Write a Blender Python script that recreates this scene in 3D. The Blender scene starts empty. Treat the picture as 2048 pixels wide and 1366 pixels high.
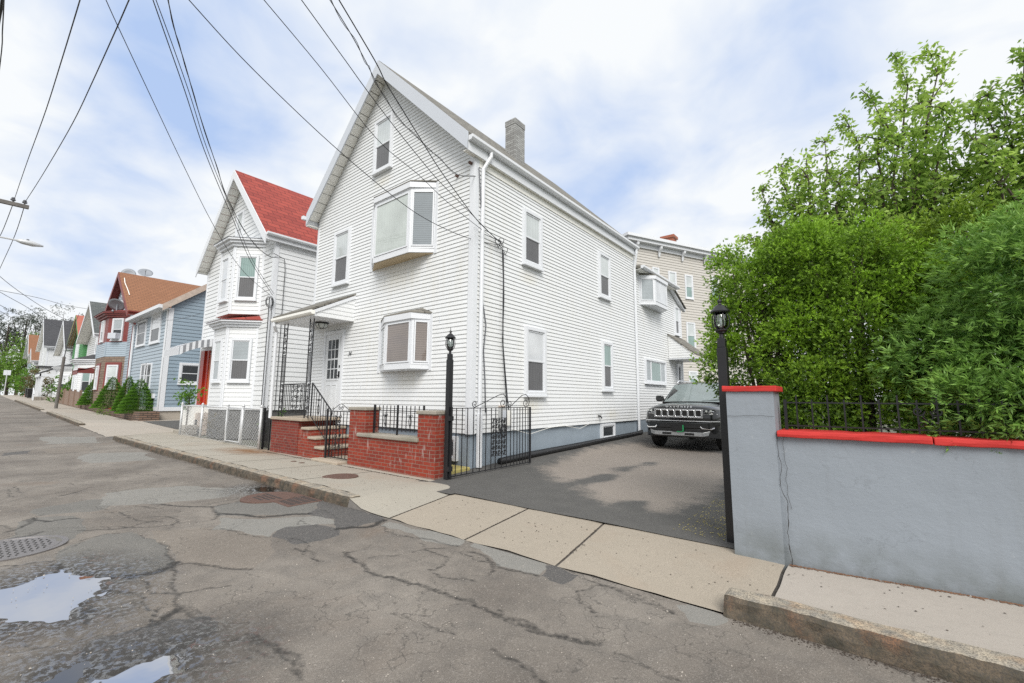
import bpy, math, random
import numpy as np
from mathutils import Vector, Matrix, noise
random.seed(7); RNG = np.random.default_rng(11)
SC = bpy.context.scene; COL = SC.collection
PI = math.pi; R = math.radians
# ------------------------------------------------------------------ camera
EYE = np.array([0.0, 0.0, 1.45]); CX, CY = 1024.0, 683.0
def _cam():
    a = np.array([-90 - CX, -(790 - CY)]); b = np.array([1730 - CX, -(802 - CY)])
    f = math.sqrt(-(a @ b))
    dl = np.array([a[0], a[1], -f]); dl /= np.linalg.norm(dl)
    dy = np.array([b[0], b[1], -f]); dy /= np.linalg.norm(dy)
    X = -dl; Y = dy; Z = np.cross(X, Y)
    return f, np.array([X, Y, Z])
FOC, ROT = _cam()
def ray(x, y): return ROT @ np.array([x - CX, -(y - CY), -FOC])
def gz(x, y, z=0.0):
    d = ray(x, y); return EYE + d * ((z - EYE[2]) / d[2])
def gy(x, y, Y):
    d = ray(x, y); return EYE + d * (Y / d[1])
def gx(x, y, X):
    d = ray(x, y); return EYE + d * (X / d[0])
def gd(x, y, D):
    d = ray(x, y); return EYE + d * (D / FOC)      # at optical depth D
cam = bpy.data.cameras.new("camera"); camo = bpy.data.objects.new("camera", cam); COL.objects.link(camo)
cam.sensor_width = 36; cam.lens = FOC / 2048 * 36; cam.clip_end = 2000; cam.clip_start = 0.05
M = Matrix([[*ROT[0], EYE[0]], [*ROT[1], EYE[1]], [*ROT[2], EYE[2]], [0, 0, 0, 1]]); camo.matrix_world = M
SC.camera = camo
# ------------------------------------------------------------------ materials
def lin(c):
    return tuple(((v / 255) / 12.92 if v / 255 <= 0.04045 else ((v / 255 + 0.055) / 1.055) ** 2.4) for v in c)
class NT:
    def __init__(s, name):
        s.m = bpy.data.materials.new(name); s.m.use_nodes = True; s.t = s.m.node_tree
        s.b = s.t.nodes["Principled BSDF"]; s.out = s.t.nodes["Material Output"]
    def n(s, t, **k):
        x = s.t.nodes.new(t)
        for a, v in k.items(): setattr(x, a, v)
        return x
    def l(s, a, b): s.t.links.new(a, b)
    def pos(s): return s.n("ShaderNodeNewGeometry").outputs["Position"]
    def noise(s, vec, scale, detail=4, rough=0.55, dist=0.0):
        x = s.n("ShaderNodeTexNoise"); x.inputs["Scale"].default_value = scale; x.inputs["Detail"].default_value = detail
        x.inputs["Roughness"].default_value = rough; x.inputs["Distortion"].default_value = dist
        if vec is not None: s.l(vec, x.inputs["Vector"])
        return x.outputs["Fac"]
    def ramp(s, fac, stops, interp='LINEAR'):
        x = s.n("ShaderNodeValToRGB"); x.color_ramp.interpolation = interp; e = x.color_ramp.elements
        while len(e) < len(stops): e.new(0.5)
        for i, (p, c) in enumerate(stops):
            e[i].position = p; e[i].color = (*c, 1) if len(c) == 3 else c
        s.l(fac, x.inputs[0]); return x.outputs[0]
    def mix(s, f, a, b, bt='MIX'):
        x = s.n("ShaderNodeMix", data_type='RGBA', blend_type=bt)
        for sock, v in ((x.inputs[0], f), (x.inputs[6], a), (x.inputs[7], b)):
            if hasattr(v, "links"): s.l(v, sock)
            elif isinstance(v, (int, float)): sock.default_value = v
            else: sock.default_value = (*v, 1)
        return x.outputs[2]
    def math(s, op, a, b=None, c=None, clamp=False):
        x = s.n("ShaderNodeMath", operation=op, use_clamp=clamp)
        for i, v in enumerate((a, b, c)):
            if v is None: continue
            if hasattr(v, "links"): s.l(v, x.inputs[i])
            else: x.inputs[i].default_value = v
        return x.outputs[0]
    def mapv(s, vec, scale=(1, 1, 1), loc=(0, 0, 0), rot=(0, 0, 0)):
        x = s.n("ShaderNodeMapping"); x.inputs["Scale"].default_value = scale; x.inputs["Location"].default_value = loc; x.inputs["Rotation"].default_value = rot
        s.l(vec, x.inputs["Vector"]); return x.outputs[0]
    def bump(s, h, strength=0.3, dist=0.01, normal=None):
        x = s.n("ShaderNodeBump"); x.inputs["Strength"].default_value = strength; x.inputs["Distance"].default_value = dist
        s.l(h, x.inputs["Height"])
        if normal is not None: s.l(normal, x.inputs["Normal"])
        return x.outputs[0]
    def attr(s, name):
        x = s.n("ShaderNodeAttribute"); x.attribute_name = name; return x
    def col(s, c): 
        if hasattr(c, "links"): s.l(c, s.b.inputs["Base Color"])
        else: s.b.inputs["Base Color"].default_value = (*c, 1)
    def set(s, **k):
        for a, v in k.items():
            sock = s.b.inputs[a.replace("_", " ")]
            if hasattr(v, "links"): s.l(v, sock)
            else: sock.default_value = v
MAT = {}
def simple(name, c, rough=0.5, metal=0.0, var=0.08, scale=3.0, bump=0.0, bscale=60, spec=0.5):
    t = NT(name); p = t.pos(); f = t.noise(p, scale, 5)
    t.col(t.mix(f, tuple(v * (1 - var) for v in c), tuple(min(1, v * (1 + var)) for v in c)))
    t.set(Roughness=rough, Metallic=metal); t.b.inputs["Specular IOR Level"].default_value = spec
    if bump: t.l(t.bump(t.noise(p, bscale, 3), bump, 0.004), t.b.inputs["Normal"])
    MAT[name] = t.m; return t.m
def vinyl(name, c, dirt=0.10, dc=(0.45, 0.42, 0.33), spots=()):
    t = NT(name); p = t.pos()
    a = t.noise(p, 0.55, 4); b = t.noise(t.mapv(p, (1, 1, 6)), 2.5, 4); g = t.noise(t.mapv(p, (7, 7, 0.5)), 1.2, 4)
    base = t.mix(b, tuple(v * 0.955 for v in c), c)
    st = t.math('MULTIPLY', t.ramp(a, [(0.42, (0, 0, 0)), (0.7, (1, 1, 1))]), t.ramp(g, [(0.4, (0, 0, 0)), (0.75, (1, 1, 1))]))
    t.col(t.mix(t.math('MULTIPLY', st, dirt * 4), base, tuple(v * w for v, w in zip(c, (0.88, 0.84, 0.74)))))
    if spots:   # yellowed run-off below the sills
        base = t.b.inputs["Base Color"].links[0].from_socket
        for (x, y, z, r) in spots:
            dv = t.n("ShaderNodeVectorMath", operation='DISTANCE'); t.l(t.mapv(p, (1, 1, 2.2)), dv.inputs[0]); dv.inputs[1].default_value = (x, y, z * 2.2)
            base = t.mix(t.math('MULTIPLY', t.math('MULTIPLY', t.ramp(dv.outputs["Value"], [(.0, (1, 1, 1)), (r, (0, 0, 0))]), t.math('ADD', g, .1)), .5), base, (0.62, 0.55, 0.36))
        t.col(base)
    t.set(Roughness=0.42); t.l(t.bump(t.noise(t.mapv(p, (3, 3, 40)), 6, 3), 0.12, 0.003), t.b.inputs["Normal"])
    MAT[name] = t.m
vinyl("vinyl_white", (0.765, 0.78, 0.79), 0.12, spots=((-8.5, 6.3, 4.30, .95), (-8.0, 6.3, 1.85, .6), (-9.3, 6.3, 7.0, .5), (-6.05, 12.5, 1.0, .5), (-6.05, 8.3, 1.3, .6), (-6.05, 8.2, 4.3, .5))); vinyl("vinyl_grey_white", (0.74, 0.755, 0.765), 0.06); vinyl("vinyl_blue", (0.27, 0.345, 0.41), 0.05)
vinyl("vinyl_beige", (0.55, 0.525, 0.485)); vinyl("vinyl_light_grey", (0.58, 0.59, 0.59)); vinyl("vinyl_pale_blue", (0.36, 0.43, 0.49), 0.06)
simple("trim_white", (0.72, 0.74, 0.77), 0.35, var=0.03); simple("trim_grey", (0.55, 0.58, 0.63), 0.35, var=0.03)
simple("soffit_white", (0.88, 0.87, 0.82), 0.5, var=0.05); simple("brown_red_trim", (0.20, 0.045, 0.04), 0.5)
simple("found_blue", (0.27, 0.32, 0.37), 0.85, var=0.16, scale=2.2, bump=0.4, bscale=40); simple("found_grey", (0.10, 0.10, 0.098), 0.9, var=0.5, bump=0.4)
simple("iron", (0.012, 0.012, 0.014), 0.38, 0.0, var=0.2, bump=0.15, bscale=120); simple("galv", (0.60, 0.61, 0.62), 0.45, 0.25, var=0.2, scale=8)
simple("black_plastic", (0.014, 0.014, 0.015), 0.35); simple("wire_black", (0.02, 0.021, 0.024), 0.6); simple("wire_grey", (0.12, 0.125, 0.14), 0.55)
simple("wood_fence", (0.24, 0.17, 0.13), 0.85, var=0.3, scale=6); simple("wood_pole", (0.16, 0.15, 0.14), 0.9, var=0.3, scale=7); simple("bark", (0.07, 0.055, 0.042), 0.95, var=0.3, scale=9, bump=0.6, bscale=30)
simple("curtain", (0.62, 0.63, 0.62), 0.9, var=0.05); simple("interior_dark", (0.03, 0.03, 0.032), 0.8); simple("plastic_grey", (0.42, 0.43, 0.43), 0.5)
simple("granite_dark", (0.13, 0.12, 0.11), 0.9, var=0.5, scale=9); simple("rubber", (0.012, 0.012, 0.012), 0.8); simple("chrome", (0.92, 0.93, 0.95), 0.22, 1.0, var=0.0)
simple("silver_plastic", (0.42, 0.43, 0.44), 0.35, 0.6, var=0.03); simple("orange_sheath", (0.60, 0.22, 0.10), 0.7); simple("green_plywood", (0.085, 0.27, 0.10), 0.7, var=0.15)
simple("red_door", (0.50, 0.03, 0.012), 0.35, var=0.06); simple("orange_door", (0.55, 0.12, 0.03), 0.4, var=0.06); simple("awning_grey", (0.25, 0.26, 0.28), 0.6); simple("plate_green", (0.02, 0.25, 0.09), 0.4); simple("lamp_glass", (0.55, 0.58, 0.56), 0.08, var=0.1)
simple("yellow_moss", (0.42, 0.36, 0.13), 0.9, var=0.35, scale=9, bump=0.4); simple("dark_core", (0.014, 0.013, 0.009), 1.0, var=.4, spec=0.0); simple("soil", (0.06, 0.045, 0.035), 0.95, var=0.4, scale=9, bump=0.5)
simple("rust_brown", (0.115, 0.065, 0.050), 0.8, var=0.3, scale=12, bump=0.4); simple("dish_grey", (0.26, 0.28, 0.31), 0.45, var=0.05); simple("wood_raw", (0.42, 0.25, 0.12), 0.7, var=0.2, scale=8)
simple("tan_panel", (0.50, 0.40, 0.26), 0.7, var=0.12, scale=5); simple("door_white", (0.70, 0.72, 0.74), 0.4, var=0.03); simple("car_glass_dark", (0.02, 0.023, 0.025), 0.03, var=0.1, spec=1.0)
simple("red_paint", (0.53, 0.03, 0.025), 0.75, var=0.3, scale=5, bump=0.4, bscale=50); simple("worn_paint", (0.48, 0.40, 0.34), 0.8, var=0.35, scale=5); simple("shrub_orange", (0.45, 0.09, 0.03), 0.8)
def glass(name, tint, spec=1.0, rough=0.03, fold=0.0, blind=0.0):
    t = NT(name); p = t.pos()
    c = t.mix(t.noise(p, 1.3, 3), tuple(v * 0.6 for v in tint), tuple(min(1, v * 1.35) for v in tint))
    if fold:
        w = t.n("ShaderNodeTexWave", bands_direction='X'); w.inputs["Scale"].default_value = 3.2; w.inputs["Distortion"].default_value = 3.5; w.inputs["Detail"].default_value = 2
        sx = t.n("ShaderNodeSeparateXYZ"); t.l(p, sx.inputs[0]); cx = t.n("ShaderNodeCombineXYZ")
        t.l(t.math('ADD', sx.outputs[0], sx.outputs[1]), cx.inputs[0]); t.l(t.math('MULTIPLY', sx.outputs[2], 0.15), cx.inputs[1]); t.l(cx.outputs[0], w.inputs["Vector"])
        c = t.mix(t.math('MULTIPLY', w.outputs["Fac"], fold), c, tuple(v * 0.55 for v in tint))
    if blind:
        sx = t.n("ShaderNodeSeparateXYZ"); t.l(p, sx.inputs[0])
        z = t.math('FRACT', t.math('MULTIPLY', sx.outputs[2], 1 / blind)); c = t.mix(t.ramp(z, [(0.0, (1, 1, 1)), (0.25, (0, 0, 0)), (0.85, (0, 0, 0)), (1, (1, 1, 1))]), c, tuple(v * 0.55 for v in tint))
    t.col(c); t.set(Roughness=0.6); t.b.inputs["Specular IOR Level"].default_value = 0.4; t.b.inputs["Coat Weight"].default_value = 1.0; t.b.inputs["Coat Roughness"].default_value = rough; t.b.inputs["Coat IOR"].default_value = 1.0 + 0.6 * spec
    nb = t.bump(t.noise(p, 1.6, 2), 0.05, 0.05); t.l(nb, t.b.inputs["Coat Normal"])
    MAT[name] = t.m
glass("glass_sheer", (0.56, 0.60, 0.60), 1.3, fold=0.22); glass("glass_blind", (0.36, 0.40, 0.42), 0.9, blind=0.05); glass("glass_dark", (0.035, 0.04, 0.045), .3); glass("glass_bay", (0.52, 0.57, 0.54), 1.2, fold=.10); glass("glass_bay_side", (0.22, 0.25, 0.27), 1.3, blind=.05)
glass("glass_light", (0.62, 0.64, 0.66), 0.9); glass("glass_screen", (0.13, 0.13, 0.135), 0.35, 0.25, fold=0.3); glass("glass_brown_reflection", (0.20, 0.165, 0.145), 1.3, blind=0.05); glass("glass_teal", (0.25, 0.36, 0.34), 0.9, fold=0.5)  # the brown tint paints a house reflection into the lower bay panes
def shingle(name, c1, c2, c3, sy=0.14, sx=0.30):
    t = NT(name); p = t.pos(); sp = t.n("ShaderNodeSeparateXYZ"); t.l(p, sp.inputs[0])
    def band(u, v):
        cb = t.n("ShaderNodeCombineXYZ"); t.l(u, cb.inputs[0]); t.l(v, cb.inputs[1])
        b = t.n("ShaderNodeTexBrick"); t.l(cb.outputs[0], b.inputs["Vector"]); b.inputs["Scale"].default_value = 1.0
        b.inputs["Brick Width"].default_value = sx; b.inputs["Row Height"].default_value = sy; b.inputs["Mortar Size"].default_value = 0.012; b.inputs["Mortar Smooth"].default_value = 0.1
        b.inputs["Color1"].default_value = (*c1, 1); b.inputs["Color2"].default_value = (*c2, 1); b.inputs["Mortar"].default_value = (*c3, 1); b.inputs["Bias"].default_value = -0.1
        return b
    u = t.math('ADD', t.math('MULTIPLY', sp.outputs[1], 1.0), t.math('MULTIPLY', sp.outputs[0], 0.02)); b = band(u, sp.outputs[2])
    col = t.mix(t.math('MULTIPLY', t.noise(p, 1.1, 4), 0.5), b.outputs["Color"], tuple(v * 0.7 for v in c1)); col = t.mix(t.ramp(t.noise(p, 90, 2), [(0.35, (0, 0, 0)), (0.65, (1, 1, 1))]), t.mix(0.25, col, (0, 0, 0)), col)
    t.col(col); t.set(Roughness=0.9); t.l(t.bump(b.outputs["Fac"], -0.6, 0.01), t.b.inputs["Normal"]); MAT[name] = t.m
shingle("shingle_red", (0.42, 0.078, 0.058), (0.27, 0.045, 0.038), (0.07, 0.012, 0.012), .2, .45); shingle("shingle_grey", (0.20, 0.19, 0.165), (0.30, 0.285, 0.25), (0.08, 0.075, 0.07)); shingle("shingle_dark", (0.075, 0.077, 0.085), (0.10, 0.10, 0.11), (0.03, 0.03, 0.03))
shingle("shingle_brown", (0.34, 0.16, 0.085), (0.29, 0.135, 0.07), (0.14, 0.07, 0.045)); shingle("shingle_slate", (0.12, 0.135, 0.135), (0.17, 0.18, 0.175), (0.05, 0.05, 0.05)); shingle("shingle_coral", (0.50, 0.17, 0.12), (0.46, 0.15, 0.11), (0.35, 0.12, 0.09), 0.5, 1.2)
def brick(name, c1, c2, mortar, bw=0.205, rh=0.0675, ms=0.006, efflo=0.0, dirt=0.3):
    t = NT(name); p = t.pos(); sp = t.n("ShaderNodeSeparateXYZ"); t.l(p, sp.inputs[0]); cb = t.n("ShaderNodeCombineXYZ")
    t.l(t.math('ADD', sp.outputs[0], sp.outputs[1]), cb.inputs[0]); t.l(sp.outputs[2], cb.inputs[1])
    b = t.n("ShaderNodeTexBrick"); t.l(cb.outputs[0], b.inputs["Vector"]); b.inputs["Scale"].default_value = 1.0
    b.inputs["Brick Width"].default_value = bw; b.inputs["Row Height"].default_value = rh; b.inputs["Mortar Size"].default_value = ms; b.inputs["Mortar Smooth"].default_value = 0.2; b.inputs["Bias"].default_value = -0.15
    b.inputs["Color1"].default_value = (*c1, 1); b.inputs["Color2"].default_value = (*c2, 1); b.inputs["Mortar"].default_value = (*mortar, 1)
    c = t.mix(t.math('MULTIPLY', t.noise(p, 2.4, 5), dirt), b.outputs["Color"], tuple(v * 0.4 for v in c2)); c = t.mix(t.math('MULTIPLY', t.noise(p, 60, 3), 0.25), c, (0.02, 0.01, 0.01))
    if efflo:
        e = t.noise(t.mapv(p, (9, 9, 2.2)), 1.4, 5, 0.6, 0.5); m = t.noise(p, 1.7, 2)
        e = t.math('MULTIPLY', t.ramp(e, [(0.56, (0, 0, 0)), (0.66, (1, 1, 1))]), t.ramp(m, [(0.45, (0, 0, 0)), (0.58, (1, 1, 1))])); c = t.mix(t.math('MULTIPLY', e, efflo), c, (0.55, 0.50, 0.47))
    t.col(c); t.set(Roughness=0.85); t.l(t.bump(b.outputs["Fac"], -0.8, 0.006, t.bump(t.noise(p, 70, 3), 0.4, 0.004)), t.b.inputs["Normal"]); MAT[name] = t.m
brick("brick_red", (0.37, 0.046, 0.018), (0.23, 0.028, 0.016), (0.27, 0.20, 0.155), efflo=0.55, dirt=.45); brick("brick_dark_red", (0.27, 0.036, 0.020), (0.17, 0.024, 0.016), (0.21, 0.15, 0.12), efflo=0.2)
brick("brick_chimney", (0.48, 0.49, 0.48), (0.30, 0.30, 0.295), (0.12, 0.11, 0.10), dirt=0.35); brick("stone_brown", (0.33, 0.25, 0.19), (0.22, 0.15, 0.11), (0.14, 0.11, 0.09), 0.5, 0.16, 0.02); brick("brick_brown", (0.19, 0.07, 0.045), (0.15, 0.055, 0.04), (0.12, 0.08, 0.06))
brick("brick_orange", (0.42, 0.12, 0.06), (0.34, 0.09, 0.05), (0.3, 0.2, 0.15)); brick("stone_wall", (0.27, 0.17, 0.12), (0.18, 0.12, 0.09), (0.06, 0.05, 0.04), 0.34, 0.1, 0.02)
def concrete(name, c, agg=0.25, stain=(0.30, 0.16, 0.08), st=0.35, cracks=0.0):
    t = NT(name); p = t.pos()
    a = t.noise(p, 0.9, 5); g = t.noise(p, 120, 3, 0.7); h = t.noise(p, 12, 5)
    col = t.mix(a, tuple(v * 0.86 for v in c), tuple(v * 1.08 for v in c)); col = t.mix(t.math('MULTIPLY', t.ramp(g, [(0.42, (1, 1, 1)), (0.52, (0, 0, 0))]), agg), col, tuple(v * 0.45 for v in c))
    col = t.mix(t.math('MULTIPLY', t.ramp(h, [(0.5, (0, 0, 0)), (0.8, (1, 1, 1))]), 0.35), col, tuple(v * 0.7 for v in c))
    if name == "conc_grey":   # rust run-off from the fence foot
        dv_ = t.n("ShaderNodeVectorMath", operation='DISTANCE'); t.l(t.mapv(p, (.55, 1, 1)), dv_.inputs[0]); q_ = gz(500, 903, .05); dv_.inputs[1].default_value = (q_[0] * .55, q_[1], .05)
        rm = t.math('MULTIPLY', t.ramp(dv_.outputs["Value"], [(.1, (1, 1, 1)), (.85, (0, 0, 0))]), t.ramp(t.noise(p, 2.2, 5), [(.25, (0, 0, 0)), (.5, (1, 1, 1))])); col = t.mix(rm, col, (0.22, 0.115, 0.05))
    s = t.ramp(t.noise(p, 0.7, 4, 0.6, 1.0), [(0.56, (0, 0, 0)), (0.72, (1, 1, 1))]); col = t.mix(t.math('MULTIPLY', s, st), col, stain)
    at = t.attr("tint"); col = t.mix(1.0, col, at.outputs["Color"], 'MULTIPLY') if False else col
    t.col(col); t.set(Roughness=0.9); t.l(t.bump(g, 0.35, 0.004, t.bump(h, 0.25, 0.01)), t.b.inputs["Normal"]); MAT[name] = t.m; return t
concrete("conc_grey", (0.385, 0.355, 0.30), 0.25, st=0.15); concrete("conc_tan", (0.385, 0.335, 0.27), 0.45, st=0.12); concrete("conc_pink", (0.42, 0.38, 0.335), 0.18, st=0.05); concrete("conc_cap", (0.36, 0.33, 0.28), 0.6, (0.12, 0.12, 0.07), 0.5)
concrete("conc_step", (0.45, 0.38, 0.30), 0.4, (0.2, 0.15, 0.1), 0.3); concrete("conc_far", (0.40, 0.36, 0.31), 0.1, st=0.1); concrete("granite", (0.34, 0.29, 0.23), 0.8, (0.42, 0.25, 0.12), 0.5)
def stucco():
    t = NT("grey_stucco"); p = t.pos(); sp = t.n("ShaderNodeSeparateXYZ"); t.l(p, sp.inputs[0])
    c = (0.26, 0.29, 0.325); col = t.mix(t.noise(p, 1.0, 5), tuple(v * 0.93 for v in c), tuple(v * 1.05 for v in c))
    # grime splashed up from the pavement, hairline cracks in the render coat
    low = t.math('SUBTRACT', 1.0, t.math('MULTIPLY', sp.outputs[2], 2.6), clamp=True); gr = t.math('MULTIPLY', low, t.ramp(t.noise(p, 3.2, 6), [(0.34, (0, 0, 0)), (0.6, (1, 1, 1))])); ch = t.ramp(t.noise(p, 8, 6, .7), [(.66, (0, 0, 0)), (.69, (1, 1, 1))]); col = t.mix(t.math('MULTIPLY', ch, .35), col, (0.40, 0.42, 0.43))
    col = t.mix(t.math('MULTIPLY', gr, 0.75), col, (0.09, 0.10, 0.08))
    v = t.n("ShaderNodeTexVoronoi", feature='DISTANCE_TO_EDGE'); v.inputs["Scale"].default_value = 1.1
    w = t.n("ShaderNodeVectorMath", operation='ADD'); nn = t.n("ShaderNodeTexNoise"); nn.inputs["Scale"].default_value = 3; nn.inputs["Detail"].default_value = 6; t.l(p, nn.inputs["Vector"])
    t.l(t.mapv(p, (0.6, 1, 1.2)), w.inputs[0]); t.l(nn.outputs["Color"], w.inputs[1]); t.l(w.outputs[0], v.inputs["Vector"])
    ck = t.math('MULTIPLY', t.ramp(v.outputs["Distance"], [(0.0, (1, 1, 1)), (0.009, (0, 0, 0))]), t.ramp(t.noise(p, 1.3, 2), [(0.50, (0, 0, 0)), (0.56, (1, 1, 1))]))
    col = t.mix(t.math('MULTIPLY', ck, 0.25), col, (0.12, 0.13, 0.14)); sv = t.noise(t.mapv(p, (5, 5, .35)), 1.5, 4); col = t.mix(t.math('MULTIPLY', t.ramp(sv, [(.56, (0, 0, 0)), (.72, (1, 1, 1))]), .13), col, (0.14, 0.14, 0.13)); t.col(col); t.set(Roughness=0.75)
    t.l(t.bump(t.noise(t.mapv(p, (1, 1, 2.2)), 26, 4), 0.35, 0.004, t.bump(t.noise(p, 5, 4), 0.4, 0.02)), t.b.inputs["Normal"]); MAT["grey_stucco"] = t.m
stucco()
def carpaint():
    t = NT("black_car_paint"); t.col((0.008, 0.009, 0.010)); t.set(Roughness=0.25); t.b.inputs["Coat Weight"].default_value = .9; t.b.inputs["Specular IOR Level"].default_value = .3; t.b.inputs["Coat Roughness"].default_value = 0.03; MAT["black_car_paint"] = t.m
carpaint()
def clear(name):
    t = NT(name); g = t.n("ShaderNodeBsdfGlossy"); g.inputs["Roughness"].default_value = 0.02; tr = t.n("ShaderNodeBsdfTransparent"); tr.inputs[0].default_value = (0.75, 0.8, 0.78, 1)
    f = t.n("ShaderNodeFresnel"); f.inputs[0].default_value = 1.6; mx = t.n("ShaderNodeMixShader"); t.l(t.math('ADD', f.outputs[0], 0.12), mx.inputs[0]); t.l(tr.outputs[0], mx.inputs[1]); t.l(g.outputs[0], mx.inputs[2]); t.l(mx.outputs[0], t.out.inputs[0]); MAT[name] = t.m
clear("clear_glass")
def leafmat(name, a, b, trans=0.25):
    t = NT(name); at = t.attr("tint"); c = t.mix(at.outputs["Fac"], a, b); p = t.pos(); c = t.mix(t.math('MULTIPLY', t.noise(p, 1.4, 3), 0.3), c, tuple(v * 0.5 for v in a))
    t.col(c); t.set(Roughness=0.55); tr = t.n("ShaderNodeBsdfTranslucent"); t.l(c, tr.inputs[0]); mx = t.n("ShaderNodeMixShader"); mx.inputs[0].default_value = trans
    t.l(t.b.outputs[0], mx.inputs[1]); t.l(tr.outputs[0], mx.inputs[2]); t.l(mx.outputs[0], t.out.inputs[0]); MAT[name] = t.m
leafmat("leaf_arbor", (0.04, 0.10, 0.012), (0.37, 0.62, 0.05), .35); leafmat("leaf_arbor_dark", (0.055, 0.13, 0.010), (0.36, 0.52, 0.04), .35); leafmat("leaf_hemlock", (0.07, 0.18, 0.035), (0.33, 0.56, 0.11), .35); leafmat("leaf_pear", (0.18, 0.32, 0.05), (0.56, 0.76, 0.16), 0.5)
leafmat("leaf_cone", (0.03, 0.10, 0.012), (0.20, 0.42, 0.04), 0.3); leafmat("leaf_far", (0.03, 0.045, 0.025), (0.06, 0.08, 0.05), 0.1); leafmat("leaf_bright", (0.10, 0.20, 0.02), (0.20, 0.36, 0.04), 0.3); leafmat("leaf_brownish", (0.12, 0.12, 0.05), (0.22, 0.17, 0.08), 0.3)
# ------------------------------------------------------------------ geometry helpers
ROOTLOC = {}
def tag(o, label=None, cat=None, group=None, kind=None):
    if label: o["label"] = label
    if cat: o["category"] = cat
    if group: o["group"] = group
    if kind: o["kind"] = kind
    return o
def empty(name, loc, label, cat, group=None):
    o = bpy.data.objects.new(name, None); COL.objects.link(o); o.location = loc; o.empty_display_size = 0.2
    ROOTLOC[o.name] = Vector(loc); return tag(o, label, cat, group)
class F:  # a vertical working plane: u along, z up, n outward
    def __init__(s, O, U, N): s.O = np.array(O, float); s.U = np.array(U, float); s.N = np.array(N, float)
    def p(s, u, z, n=0.0):
        q = s.O + s.U * u + s.N * n; return (q[0], q[1], q[2] + z)
    def px(s, x, y, n=0.0):
        d = ray(x, y); O = s.O + s.N * n; t = ((O - EYE) @ s.N) / (d @ s.N); q = EYE + d * t
        return float((q - O) @ s.U), float(q[2] - s.O[2])
def FY(Y): return F((0, Y, 0), (1, 0, 0), (0, -1, 0))
def FX(X): return F((X, 0, 0), (0, 1, 0), (1, 0, 0))
def F2(p, q):   # vertical plane through two ground points; outward normal to the right of p->q
    p = np.array([*p, 0.0]); q = np.array([*q, 0.0]); U = (q - p) / np.linalg.norm(q - p); return F(p, U, (U[1], -U[0], 0))
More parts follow.
